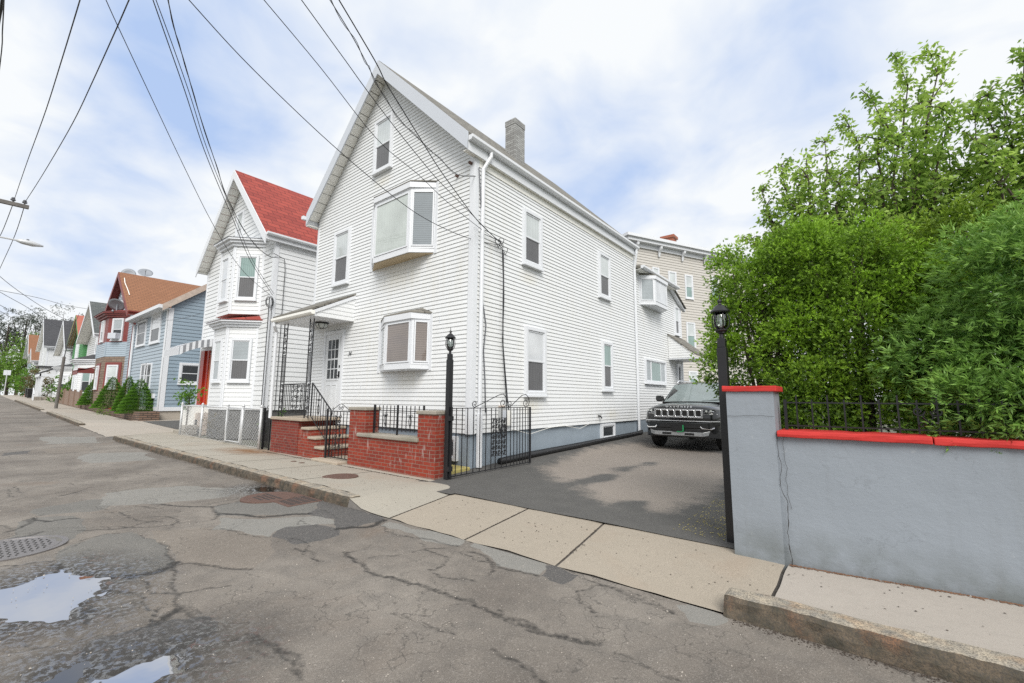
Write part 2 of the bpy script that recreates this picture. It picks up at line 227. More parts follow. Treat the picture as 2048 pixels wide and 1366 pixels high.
class MB:
    def __init__(s): s.v = []; s.f = []; s.m = []; s.mats = []; s.cut = []
    def mi(s, mat):
        if mat not in s.mats: s.mats.append(mat)
        return s.mats.index(mat)
    def add(s, vs, fs, mat=None):
        k = len(s.v); s.cut.append((k, len(s.f))); s.v += [tuple(map(float, v)) for v in vs]; mi = s.mi(mat) if mat else 0
        for f in fs: s.f.append([i + k for i in f]); s.m.append(mi)
        return s
    def box(s, x0, x1, y0, y1, z0, z1, mat=None):
        return s.add([(x, y, z) for x in (x0, x1) for y in (y0, y1) for z in (z0, z1)], [(0, 1, 3, 2), (4, 6, 7, 5), (0, 4, 5, 1), (2, 3, 7, 6), (0, 2, 6, 4), (1, 5, 7, 3)], mat)
    def fbox(s, fr, u0, u1, z0, z1, n0, n1, mat=None):
        return s.add([fr.p(u, z, n) for u in (u0, u1) for n in (n0, n1) for z in (z0, z1)], [(0, 1, 3, 2), (4, 6, 7, 5), (0, 4, 5, 1), (2, 3, 7, 6), (0, 2, 6, 4), (1, 5, 7, 3)], mat)
    def quad(s, a, b, c, d, mat=None): return s.add([a, b, c, d], [(0, 1, 2, 3)], mat)
    def fframe(s, fr, u0, u1, z0, z1, w, n0, n1, mat=None, wb=None, wt=None):
        wb = w if wb is None else wb; wt = w if wt is None else wt
        s.fbox(fr, u0, u0 + w, z0, z1, n0, n1, mat); s.fbox(fr, u1 - w, u1, z0, z1, n0, n1, mat)
        s.fbox(fr, u0 + w, u1 - w, z1 - wt, z1, n0, n1 - .001, mat); return s.fbox(fr, u0 + w, u1 - w, z0, z0 + wb, n0, n1 - .001, mat)
    def prism(s, pts, off, mat=None):   # polygon (3D points) extruded by vector off
        n = len(pts); a = [tuple(p) for p in pts]; b = [tuple(np.array(p) + np.array(off)) for p in pts]
        return s.add(a + b, [tuple(range(n)), tuple(range(2 * n - 1, n - 1, -1))] + [(i, (i + 1) % n, n + (i + 1) % n, n + i) for i in range(n)][::1], mat)
    def tube(s, pts, r, sides=6, mat=None, caps=True):
        pts = [Vector(p) for p in pts]; k = len(s.v); n = len(pts); rs = r if isinstance(r, (list, tuple)) else [r] * n; mi = s.mi(mat) if mat else 0
        up = None
        for i, p in enumerate(pts):
            t = (pts[min(i + 1, n - 1)] - pts[max(i - 1, 0)]); t = t.normalized() if t.length > 1e-9 else Vector((0, 0, 1))
            if up is None: up = Vector((0, 0, 1)) if abs(t.z) < .9 else Vector((1, 0, 0))
            a = t.cross(up); a = a.normalized() if a.length > 1e-6 else t.orthogonal().normalized(); b = a.cross(t).normalized(); up = b if b.length else up
            for j in range(sides):
                w = 2 * PI * j / sides + PI / sides; q = p + (a * math.cos(w) + b * math.sin(w)) * rs[i]; s.v.append((q.x, q.y, q.z))
        for i in range(n - 1):
            for j in range(sides):
                s.f.append([k + i * sides + j, k + i * sides + (j + 1) % sides, k + (i + 1) * sides + (j + 1) % sides, k + (i + 1) * sides + j]); s.m.append(mi)
        if caps:
            s.f.append([k + j for j in range(sides)][::-1]); s.m.append(mi); s.f.append([k + (n - 1) * sides + j for j in range(sides)]); s.m.append(mi)
        return s
    def lathe(s, c, prof, sides=16, mat=None, axis='z'):
        k = len(s.v); mi = s.mi(mat) if mat else 0
        for r, h in prof:
            for j in range(sides):
                w = 2 * PI * j / sides; x, y, z = (r * math.cos(w), r * math.sin(w), h)
                if axis == 'y': x, y, z = x, z, y
                if axis == 'x': x, y, z = z, x, y
                s.v.append((c[0] + x, c[1] + y, c[2] + z))
        n = len(prof)
        for i in range(n - 1):
            for j in range(sides): s.f.append([k + i * sides + j, k + i * sides + (j + 1) % sides, k + (i + 1) * sides + (j + 1) % sides, k + (i + 1) * sides + j]); s.m.append(mi)
        s.f.append([k + j for j in range(sides)][::-1]); s.m.append(mi); s.f.append([k + (n - 1) * sides + j for j in range(sides)]); s.m.append(mi)
        return s
    def split(s, name, mat=None, parent=None, **k):   # one object per added shape
        out = []; c = s.cut + [(len(s.v), len(s.f))]
        for (v0, f0), (v1, f1) in zip(c, c[1:]):
            q = MB(); q.v = s.v[v0:v1]; q.f = [[i - v0 for i in f] for f in s.f[f0:f1]]; q.m = [0] * len(q.f); out.append(q.build(name, mat or s.mats[s.m[f0]], parent, **k))
        return out
    def build(s, name, mat=None, parent=None, smooth=False, bevel=0.0, label=None):
        me = bpy.data.meshes.new(name); off = (0, 0, 0)
        if parent is not None:
            off = tuple(ROOTLOC[parent.name])
        vs = [(x - off[0], y - off[1], z - off[2]) for x, y, z in s.v]
        me.from_pydata(vs, [], s.f)
        ms = s.mats if s.mats else [mat]
        for m in ms: me.materials.append(MAT[m])
        if s.mats and len(ms) > 1: me.polygons.foreach_set("material_index", s.m)
        me.update(); me.validate()
        import bmesh
        bm = bmesh.new(); bm.from_mesh(me); bmesh.ops.recalc_face_normals(bm, faces=bm.faces); bm.to_mesh(me); bm.free()
        if smooth: me.polygons.foreach_set("use_smooth", [True] * len(me.polygons))
        o = bpy.data.objects.new(name, me); COL.objects.link(o)
        if parent is not None:
            o.parent = parent; ROOTLOC[o.name] = ROOTLOC[parent.name]
        else: ROOTLOC[o.name] = Vector((0, 0, 0))
        if bevel:
            b = o.modifiers.new("bevel", 'BEVEL'); b.width = bevel; b.segments = 2; b.limit_method = 'ANGLE'; b.angle_limit = 0.6
        if label: o["label"] = label
        return o
def text_mesh(name, cu):
    t = bpy.data.objects.new(name + "_curve", cu); COL.objects.link(t); bpy.context.view_layer.update(); me = bpy.data.meshes.new_from_object(t); bpy.data.objects.remove(t)
    o = bpy.data.objects.new(name, me); COL.objects.link(o); return o
def move_origin(o):
    """put a top-level single mesh's origin at its base centre"""
    me = o.data; n = len(me.vertices); a = np.empty(n * 3); me.vertices.foreach_get("co", a); a = a.reshape(-1, 3)
    c = np.array([(a[:, 0].min() + a[:, 0].max()) / 2, (a[:, 1].min() + a[:, 1].max()) / 2, a[:, 2].min()]); a -= c
    me.vertices.foreach_set("co", a.ravel()); o.location = c; me.update(); return o
def copy_tree(o, dloc, parent=None):
    c = o.copy(); COL.objects.link(c); c.parent = parent
    if parent is None: c.location = Vector(o.location) + Vector(dloc)
    for ch in [x for x in SC.objects if x.parent == o]: copy_tree(ch, dloc, c)
    return c
# clapboard siding over a convex polygon in plane fr: each course leans out at its lower edge
def siding(mb, fr, poly, ex=0.1, lip=0.016, mat=None, jitter=True, n0=0.0):
    poly = [tuple(p) for p in poly]; z0 = min(p[1] for p in poly); z1 = max(p[1] for p in poly)
    def span(z):
        xs = []
        for i in range(len(poly)):
            (a, za), (b, zb) = poly[i], poly[(i + 1) % len(poly)]
            if abs(za - zb) < 1e-9:
                if abs(z - za) < 1e-6: xs += [a, b]
            elif min(za, zb) - 1e-6 <= z <= max(za, zb) + 1e-6: xs.append(a + (b - a) * (z - za) / (zb - za))
        return (min(xs), max(xs)) if xs else (0, 0)
    z = z0
    while z < z1 - 1e-4:
        zt = min(z + ex, z1); a0, b0 = span(z + 1e-5); a1, b1 = span(zt - 1e-5); k = (zt - z) / ex; zm = z + (zt - z) * 0.5; am, bm = (a0 + a1) / 2, (b0 + b1) / 2
        j = (random.random() - .5) * 0.002 if jitter else 0
        P = [fr.p(a0, z, n0), fr.p(b0, z, n0), fr.p(b0, z + .001, n0 + lip + j), fr.p(a0, z + .001, n0 + lip + j), fr.p(bm, zm, n0 + lip * .62 + j), fr.p(am, zm, n0 + lip * .62 + j),
             fr.p(b1, zt, n0 + lip * .12), fr.p(a1, zt, n0 + lip * .12)]
        mb.add(P, [(0, 1, 2, 3), (3, 2, 4, 5), (5, 4, 6, 7)], mat); z += ex
def solid_poly(mb, fr, poly, n0, n1, mat=None):
    mb.prism([fr.p(u, z, n0) for u, z in poly], fr.N * (n1 - n0), mat)
def window(root, fr, u0, u1, z0, z1, style="double", up="glass_sheer", lo="glass_screen", trim="trim_white", cw=0.07, sill=True, n=0.036, name="window", rail=0.5, d=0.05):
    """casing with sashes; the panes lie inside the casing"""
    m = MB(); m.fframe(fr, u0, u1, z0, z1, cw, 0.0, n + d); w = m.build(name, trim, root, bevel=0.004)
    a0, a1, b0, b1 = u0 + cw, u1 - cw, z0 + cw, z1 - cw; s = 0.035
    def sash(c0, c1, e0, e1, pm, nn, nm):
        q = MB(); q.fframe(fr, c0, c1, e0, e1, s, 0.0, nn + .014); q.build("sash", trim, w)
        q = MB(); q.fbox(fr, c0 + s, c1 - s, e0 + s, e1 - s, 0.0, nn); q.build("pane", pm, w)
    if style == "double":
        zm = b0 + (b1 - b0) * rail; sash(a0, a1, zm - .015, b1, up, n + .012, "upper"); sash(a0, a1, b0, zm + .01, lo, n + .002, "lower")
    elif style == "single": sash(a0, a1, b0, b1, up, n + .008, "")
    elif style == "slider":
        k = (a1 - a0) / 4
        sash(a0, a0 + k, b0, b1, lo, n + .004, ""); sash(a0 + k, a1 - k, b0, b1, up, n + .012, ""); sash(a1 - k, a1, b0, b1, lo, n + .004, "")
    if sill:
        q = MB(); q.fbox(fr, u0 - .02, u1 + .02, z0 - .045, z0 + .002, 0.0, n + .075); q.build("sill", trim, w, bevel=0.004)
    return w
def winpx(root, fr, tl, br, **k):
    a = fr.px(*tl); b = fr.px(*br); return window(root, fr, min(a[0], b[0]), max(a[0], b[0]), min(a[1], b[1]), max(a[1], b[1]), **k)
def gable_roof(root, xc, hw, yf, yb, ze, slope, mat, trim, th=0.13, over=0.33, eave=0.35, board=0.27, name="roof"):
    """ridge along Y. ze: height of the wall top at +-hw. returns apex z"""
    w = hw + eave; zE = ze - eave * slope + 0.08; zA = zE + w * slope; L = math.hypot(w, w * slope); nx, nz = slope, 1.0; q = math.hypot(nx, nz); dz = th * q
    m = MB()
    for sgn in (-1, 1):
        A = [(xc, zA), (xc + sgn * w, zE), (xc + sgn * w, zE + dz), (xc, zA + dz)]
        m.prism([(x, yf - over, z) for x, z in A], (0, yb - yf + over, 0), mat)
    rf = m.build(name, mat, root)
    m = MB()
    for sgn in (-1, 1):
        A = [(xc, zA + dz - .015 - board * q * .9), (xc + sgn * (w + .02), zE + dz - .015 - board * q * .9), (xc + sgn * (w + .02), zE + dz - .012), (xc, zA + dz - .012)]
        m.prism([(x, yf - over - .03, z) for x, z in A], (0, .028, 0)); m.prism([(x, yb, z) for x, z in A], (0, .028, 0))
    m.split("rake_board", trim, root)
    # soffit under the front overhang and along the eaves
    m = MB()
    for sgn in (-1, 1):
        A = [(xc, zA - .004), (xc + sgn * w, zE - .004), (xc + sgn * w, zE - .03), (xc, zA - .03)]
        n = int(L / .3); 
        for i in range(n):
            t0, t1 = i / n, (i + 1) / n - .006
            P = [(xc + sgn * w * t0, zA - w * slope * t0 - .004), (xc + sgn * w * t1, zA - w * slope * t1 - .004), (xc + sgn * w * t1, zA - w * slope * t1 - .022), (xc + sgn * w * t0, zA - w * slope * t0 - .022)]
            m.prism([(x, yf - over, z) for x, z in P], (0, over - .002, 0))
        m.build("soffit", "soffit_white" if trim != "brown_red_trim" else trim, root); m = MB()
    return zA, zE, dz
def gutter(root, x, y0, y1, z, sgn, mat="trim_white", w=0.12, h=0.11):
    m = MB(); P = [(x, z), (x + sgn * w, z), (x + sgn * w, z - h * .55), (x + sgn * w * .7, z - h), (x, z - h)]
    m.prism([(a, y0, b) for a, b in P], (0, y1 - y0, 0), mat); return m.build("gutter", mat, root, bevel=.006)
# foliage -----------------------------------------------------------------
def leaf_mesh(name, V, Fc, tint, mat, parent=None, sides=3):
    me = bpy.data.meshes.new(name); off = np.array(ROOTLOC[parent.name]) if parent is not None else np.zeros(3)
    V = (V - off).astype(np.float32); nv = len(V); nf = len(Fc); me.vertices.add(nv); me.vertices.foreach_set("co", V.ravel())
    me.loops.add(nf * sides); me.loops.foreach_set("vertex_index", Fc.astype(np.int32).ravel()); me.polygons.add(nf); me.polygons.foreach_set("loop_start", np.arange(0, nf * sides, sides, dtype=np.int32))
    me.update(calc_edges=True); me.materials.append(MAT[mat]); a = me.attributes.new("tint", 'FLOAT', 'POINT'); a.data.foreach_set("value", tint.astype(np.float32))
    o = bpy.data.objects.new(name, me); COL.objects.link(o)
    if parent is not None: o.parent = parent; ROOTLOC[o.name] = ROOTLOC[parent.name]
    else: ROOTLOC[o.name] = Vector((0, 0, 0))
    return o
def unit(a): return a / np.maximum(np.linalg.norm(a, axis=-1, keepdims=True), 1e-9)
def blades(P, D, L, W, tint, rng, droop=0.0):
    """diamond leaves at P pointing along D"""
    n = len(P); A = unit(np.cross(D, rng.normal(size=(n, 3)))); L = np.broadcast_to(np.asarray(L), (n,))[:, None]; W = np.broadcast_to(np.asarray(W), (n,))[:, None]
    tip = P + D * L; tip[:, 2] -= droop * L[:, 0]; mid = P + D * L * .45
    V = np.stack([P, mid + A * W * .5, tip, mid - A * W * .5], 1).reshape(-1, 3); i = np.arange(n)[:, None] * 4; Fc = i + np.array([[0, 1, 2, 3]])
    return V, Fc, np.repeat(tint, 4)
def lumps_foliage(name, lumps, dens, mat, parent, rng, L=0.055, W=0.014, fan=5, facing=None, up=0.35, spread=0.8, rmin=0.72, lay=0.0, tuft=None, tight=0.0):
    """tufts of small pointed sprays budding out of many uneven lumps (centre, radii)"""
    tuft = tuft or max(L * 1.7, .09); Ps, Ds, Ts, Ls = [], [], [], []; C = np.array([l[0] for l in lumps]); Rr = np.array([l[1] for l in lumps])
    for li, (c, r) in enumerate(lumps):
        c = np.array(c); r = np.array(r); area = 4 * PI * (r.prod()) ** (2 / 3); nt = max(6, int(area * dens / 14)); d = unit(rng.normal(size=(nt, 3)))
        wob = np.array([noise.noise(Vector(tuple(q * 2.6 + li * 3.1))) for q in d])[:, None]; k = (.70 + .34 * rng.random((nt, 1)) ** .7) * (1 + .38 * wob); k = k * (1 - tight) + .98 * tight; p = c + d * r * k; nrm = unit(d / r)
        if facing is not None: keep = ((nrm @ np.array(facing)) > -0.4) | (rng.random(nt) < .2); p, nrm, k = p[keep], nrm[keep], k[keep]
        ins = np.zeros(len(p), bool)
        for c2, r2 in zip(C, Rr):
            if (abs(c2 - c) < r + r2).all() and not np.allclose(c2, c): ins |= (((p - c2) / (r2 * .6)) ** 2).sum(1) < 1
        p, nrm, k = p[~ins], nrm[~ins], k[~ins]; nt = len(p)
        if not nt: continue
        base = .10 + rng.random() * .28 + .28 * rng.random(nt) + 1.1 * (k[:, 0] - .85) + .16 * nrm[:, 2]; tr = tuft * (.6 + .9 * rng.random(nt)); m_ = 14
        ax = unit(nrm + np.array([0, 0, up]) + rng.normal(size=(nt, 3)) * .3); P0 = np.repeat(p, m_, 0); A0 = np.repeat(ax, m_, 0); n = nt * m_; q = rng.random(n)
        off = rng.normal(size=(n, 3)) * .55; pp = P0 + (A0 * (q[:, None] * 1.7 - .3) + off * (1 - .55 * q[:, None])) * np.repeat(tr, m_)[:, None]; main = unit(A0 * .9 + off * .7 + rng.normal(size=(n, 3)) * .25); side = unit(np.cross(main, rng.normal(size=(n, 3)))); t = np.repeat(base, m_) + .38 * q - .12
        for j in range(fan):
            a = (j / max(fan - 1, 1) - .5) * 2 * spread; D = unit(main * math.cos(a) + side * math.sin(a) + rng.normal(size=(n, 3)) * .12); D[:, 2] *= (1 - lay); D = unit(D)
            Ps.append(pp); Ds.append(D); Ts.append(np.clip(t + rng.normal(size=n) * .07, 0, 1)); Ls.append(L * (.7 + .6 * rng.random(n)) * (1 - .3 * abs(a) / spread))
    P = np.concatenate(Ps); D = np.concatenate(Ds); T = np.concatenate(Ts); LL = np.concatenate(Ls); V, Fc, tt = blades(P, D, LL, W, T, rng)
    return leaf_mesh(name, V, Fc, tt, mat, parent, 4)
def cone_foliage(name, x, y, z, r, h, n, mat, parent, rng, L=.05, W=.02):
    """layered conical crown: short sprays pointing out and up all over a ragged cone, over a dark inner shell of the same sprays"""
    t = 1 - np.sqrt(rng.random(n)); a = rng.random(n) * 2 * PI; lay = np.sin(t * h * 34 + np.sin(a * 3) * 1.2) * .035; nz_ = np.array([noise.noise(Vector((math.cos(q) * 1.7, math.sin(q) * 1.7, w * 3 + x))) for q, w in zip(a, t)])
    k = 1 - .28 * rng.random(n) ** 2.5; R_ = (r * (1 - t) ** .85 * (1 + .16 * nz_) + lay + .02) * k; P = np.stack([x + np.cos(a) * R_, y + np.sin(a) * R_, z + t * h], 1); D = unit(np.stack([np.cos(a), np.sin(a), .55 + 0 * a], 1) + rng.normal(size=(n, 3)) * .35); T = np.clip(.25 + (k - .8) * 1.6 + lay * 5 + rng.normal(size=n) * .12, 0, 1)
    V, Fc, tt = blades(P, D, L * (.7 + .6 * rng.random(n)), W, T, rng); return leaf_mesh(name, V, Fc, tt, mat, parent, 4)
def core_blob(name, lumps, scale, parent, mat="dark_core"):
    m = MB()
    for c, r in lumps:
        k = len(m.v); import itertools
        for i in range(5):
            th = PI * (i + .5) / 5
            for j in range(8):
                ph = 2 * PI * j / 8; m.v.append((c[0] + r[0] * scale * math.sin(th) * math.cos(ph), c[1] + r[1] * scale * math.sin(th) * math.sin(ph), c[2] + r[2] * scale * math.cos(th)))
        for i in range(4):
            for j in range(8): m.f.append([k + i * 8 + j, k + i * 8 + (j + 1) % 8, k + (i + 1) * 8 + (j + 1) % 8, k + (i + 1) * 8 + j]); m.m.append(0)
        m.f.append([k + j for j in range(8)]); m.m.append(0); m.f.append([k + 32 + j for j in range(8)]); m.m.append(0)
    return m.build(name, mat, parent)
def zr(X):  # the street climbs away to the left
    s = np.maximum(0, -(np.asarray(X, float) + 17.0)); s = np.where(s < 4, s * s / 8, s - 2); return np.minimum(s * 0.0225, 1.46)
# ------------------------------------------------------------------ sky and light
W = bpy.data.worlds.new("World"); SC.world = W; W.use_nodes = True; wt = W.node_tree; bg = wt.nodes["Background"]
SUN = Vector((0.72, -0.72, 0.95)).normalized(); EL = math.asin(SUN.z); AZ = math.atan2(SUN.x, SUN.y)
def wn(t, **k):
    x = wt.nodes.new(t)
    for a, v in k.items(): setattr(x, a, v)
    return x
sky = wn("ShaderNodeTexSky", sky_type='NISHITA'); sky.sun_disc = False; sky.sun_elevation = EL; sky.sun_rotation = AZ; sky.air_density = 1.0; sky.dust_density = 1.2
tc = wn("ShaderNodeTexCoord"); sp = wn("ShaderNodeSeparateXYZ"); wt.links.new(tc.outputs["Generated"], sp.inputs[0])
def wm(op, a, b=None, c=None, clamp=False):
    x = wn("ShaderNodeMath", operation=op, use_clamp=clamp)
    for i, v in enumerate((a, b, c)):
        if v is None: continue
        if hasattr(v, "links"): wt.links.new(v, x.inputs[i])
        else: x.inputs[i].default_value = v
    return x.outputs[0]
zz = wm('ADD', wm('MAXIMUM', sp.outputs[2], 0.0), 0.22); cv = wn("ShaderNodeCombineXYZ"); wt.links.new(wm('DIVIDE', sp.outputs[0], zz), cv.inputs[0]); wt.links.new(wm('DIVIDE', sp.outputs[1], zz), cv.inputs[1])
def wnoise(scale, det, dist, off):
    mp = wn("ShaderNodeMapping"); mp.inputs["Location"].default_value = off; wt.links.new(cv.outputs[0], mp.inputs[0]); x = wn("ShaderNodeTexNoise"); x.inputs["Scale"].default_value = scale; x.inputs["Detail"].default_value = det; x.inputs["Roughness"].default_value = 0.5; x.inputs["Distortion"].default_value = dist
    wt.links.new(mp.outputs[0], x.inputs[0]); return x.outputs[0]
n1 = wnoise(1.3, 6, 0.3, (3.1, 1.7, 0)); n2 = wnoise(4.0, 5, 0.4, (7.7, 2.2, 0))
def lobe(px_, py_, sharp, amt):   # a thin place in the cloud deck, in world directions
    d = Vector(ray(px_, py_)).normalized(); x = wn("ShaderNodeVectorMath", operation='DOT_PRODUCT'); wt.links.new(tc.outputs["Generated"], x.inputs[0]); x.inputs[1].default_value = d
    return wm('MULTIPLY', wm('POWER', wm('MAXIMUM', x.outputs["Value"], 0.0), sharp), amt)
cov = wm('ADD', wm('MULTIPLY', n1, 1.0), wm('MULTIPLY', wm('SUBTRACT', n2, .25), 0.62))
for a in ((300, 60, 60, .26), (520, 40, 70, .18), (180, 470, 90, .2), (60, 500, 110, .2), (330, 560, 140, .08), (270, 200, 200, .16), (430, 320, 140, .08), (1180, 400, 60, .14), (620, 230, 90, .08), (1300, 60, 30, .12), (1480, 260, 40, .12), (1350, 430, 60, .12), (840, 50, 60, .12)): cov = wm('SUBTRACT', cov, lobe(*a))
for a in ((120, 230, 120, .16), (700, 60, 60, .1), (200, 640, 80, .12), (100, 640, 60, .1)): cov = wm('ADD', cov, lobe(*a))
cr = wn("ShaderNodeValToRGB"); cr.color_ramp.elements[0].position = 0.22; cr.color_ramp.elements[1].position = 0.62; wt.links.new(cov, cr.inputs[0])
veil = wn("ShaderNodeMix", data_type='RGBA'); veil.inputs[0].default_value = 0.9; wt.links.new(sky.outputs[0], veil.inputs[6]); veil.inputs[7].default_value = (3.6, 4.7, 6.9, 1)
cl = wn("ShaderNodeMix", data_type='RGBA'); wt.links.new(cr.outputs[0], cl.inputs[0]); wt.links.new(veil.outputs[2], cl.inputs[6]); cl.inputs[7].default_value = (6.85, 7.05, 7.2, 1)
wt.links.new(cl.outputs[2], bg.inputs[0]); bg.inputs[1].default_value = 0.11
sl = bpy.data.lights.new("sun", 'SUN'); sl.energy = 2.6; sl.angle = R(32); sl.color = (1, 0.965, 0.91); so = bpy.data.objects.new("sun", sl); COL.objects.link(so); so.rotation_euler = SUN.to_track_quat('Z', 'Y').to_euler()
SC.view_settings.view_transform = 'Standard'; SC.view_settings.look = 'None'; SC.view_settings.exposure = 0.33; SC.view_settings.gamma = 1
SC.cycles.max_bounces = 6; SC.cycles.transparent_max_bounces = 8; SC.cycles.use_denoising = False
# ------------------------------------------------------------------ ground and road
def grid(name, xs, ys, zf, mat, attrs=None, keep=None):
    X, Y = np.meshgrid(xs, ys, indexing='ij'); Z = zf(X, Y); V = np.stack([X, Y, Z], -1).reshape(-1, 3); a, b = len(xs), len(ys)
    i = (np.arange(a - 1)[:, None] * b + np.arange(b - 1)[None, :]).ravel(); Fc = np.stack([i, i + b, i + b + 1, i + 1], 1)
    if keep is not None: Fc = Fc[keep(V[Fc].mean(1))]
    me = bpy.data.meshes.new(name); me.vertices.add(len(V)); me.vertices.foreach_set("co", V.astype(np.float32).ravel()); me.loops.add(len(Fc) * 4); me.loops.foreach_set("vertex_index", Fc.astype(np.int32).ravel())
    me.polygons.add(len(Fc)); me.polygons.foreach_set("loop_start", np.arange(0, len(Fc) * 4, 4, dtype=np.int32)); me.update(calc_edges=True); me.polygons.foreach_set("use_smooth", [True] * len(Fc)); me.materials.append(MAT[mat])
    for k, v in (attrs or {}).items():
        at = me.attributes.new(k, 'FLOAT', 'POINT'); at.data.foreach_set("value", v.astype(np.float32).ravel())
    o = bpy.data.objects.new(name, me); COL.objects.link(o); o["kind"] = "structure"; return o
def G(pts, sc=None, off=(0, 0)):   # picture points on the road surface -> ground x, y
    return [tuple(gz(off[0] + x / sc if sc else x, off[1] + y / sc if sc else y, 0.0)[:2]) for x, y in pts]
def jag(pts, amp=0.10, it=4, closed=False, rg=random.Random(5)):
    p = [np.array(q) for q in pts] + ([np.array(pts[0])] if closed else [])
    for k in range(it):
        q = [p[0]]
        for a, b in zip(p, p[1:]):
            d = b - a; L = np.linalg.norm(d)
            if L > 0.035: q.append((a + b) / 2 + np.array([-d[1], d[0]]) * rg.uniform(-amp, amp))
            q.append(b)
        p = q
    return np.array(p)
def seg_dist(P, L):
    D = np.full(len(P), 9.0)
    for a, b in zip(L[:-1], L[1:]):
        ab = b - a; t = np.clip(((P - a) @ ab) / max(ab @ ab, 1e-9), 0, 1); D = np.minimum(D, np.linalg.norm(P - a - t[:, None] * ab, axis=1))
    return D
def inside(P, L):
    c = np.zeros(len(P), bool)
    for (x1, y1), (x2, y2) in zip(L[:-1], L[1:]):
        m = ((y1 > P[:, 1]) != (y2 > P[:, 1])); xx = x1 + (P[:, 1] - y1) * (x2 - x1) / (y2 - y1 if abs(y2 - y1) > 1e-12 else 1e-12); c ^= m & (P[:, 0] < xx)
    return c
def field(P, L, closed, r):   # closeness field within r (open) or signed depth (closed), evaluated in the bounding box only
    lo, hi = L.min(0) - r, L.max(0) + r; m = ((P >= lo) & (P <= hi)).all(1); out = np.full(len(P), -9.0 if closed else 9.0)
    if m.any():
        d = seg_dist(P[m], L); out[m] = np.where(inside(P[m], L), d, -d) if closed else d
    return out
c4 = (2.647, (0, 850)); c5 = (2.647, (500, 850)); c3 = (1.954, (1000, 900)); cp = (4.19, (0, 1040))
CR = [(c4, [(0, 780), (80, 745), (170, 725), (290, 720)], 1), (c4, [(290, 740), (400, 785), (560, 803), (700, 803), (850, 770), (928, 725)], 2.6), (c4, [(190, 490), (250, 515), (410, 495)], 1.6), (c4, [(410, 560), (640, 545), (790, 510), (890, 480)], 1), (c4, [(830, 415), (1000, 430), (1130, 430), (1210, 415)], 1.6),
 (c4, [(1110, 430), (1150, 480), (1120, 500)], 1.2), (c4, [(1150, 472), (1330, 480), (1480, 478), (1640, 468)], 2.0), (c4, [(930, 735), (1080, 740), (1200, 755), (1330, 760)], 1.2), (c4, [(1120, 550), (1260, 575), (1440, 590)], .8), (c4, [(840, 620), (900, 700), (930, 735), (900, 830), (940, 960), (1000, 1000), (1150, 1020)], 1),
 (c4, [(1300, 1100), (1440, 1150), (1560, 1250), (1600, 1366)], .8), (c4, [(160, 500), (60, 560)], 1.4), (c4, [(0, 610), (230, 565)], 1.4), (c4, [(400, 800), (560, 805), (590, 870), (560, 900)], .8), (c4, [(810, 1055), (880, 1010), (945, 970)], 2.2), (c4, [(430, 1200), (480, 1340)], 1.2), (c4, [(310, 375), (400, 355)], 1.4), (c4, [(300, 680), (430, 620), (560, 575), (640, 570)], .8),
 (c5, [(240, 650), (380, 720)], 1), (c5, [(500, 670), (600, 730), (760, 800), (950, 860), (1050, 900), (1160, 920), (1250, 970), (1380, 1020), (1480, 1050), (1580, 1100), (1730, 1140), (1850, 1155)], 1.3), (c5, [(900, 620), (960, 670), (1040, 715)], .9), (c5, [(690, 530), (780, 580), (960, 605), (1110, 640)], .9), (c5, [(460, 550), (640, 535), (710, 500)], 2.4),
 (c5, [(950, 760), (1000, 800), (1130, 810), (1190, 825)], .9), (c5, [(1160, 670), (1300, 735), (1400, 770), (1530, 795)], 1.2), (c5, [(0, 1125), (120, 1150), (200, 1200), (270, 1330)], 1), (c5, [(1280, 1180), (1400, 1230), (1500, 1300), (1560, 1366)], .8), (c5, [(630, 700), (740, 690), (800, 680)], .8), (c5, [(850, 1000), (960, 1010)], .6), (c5, [(940, 860), (900, 940), (870, 1000)], .6), (c5, [(1040, 715), (980, 760)], .8),
 (c3, [(0, 620), (100, 690), (200, 720), (370, 750)], 1), (c3, [(440, 790), (560, 840), (700, 900)], .7), (c3, [(460, 545), (560, 590), (680, 625)], .8), (c3, [(0, 790), (120, 850), (190, 911)], .7)]
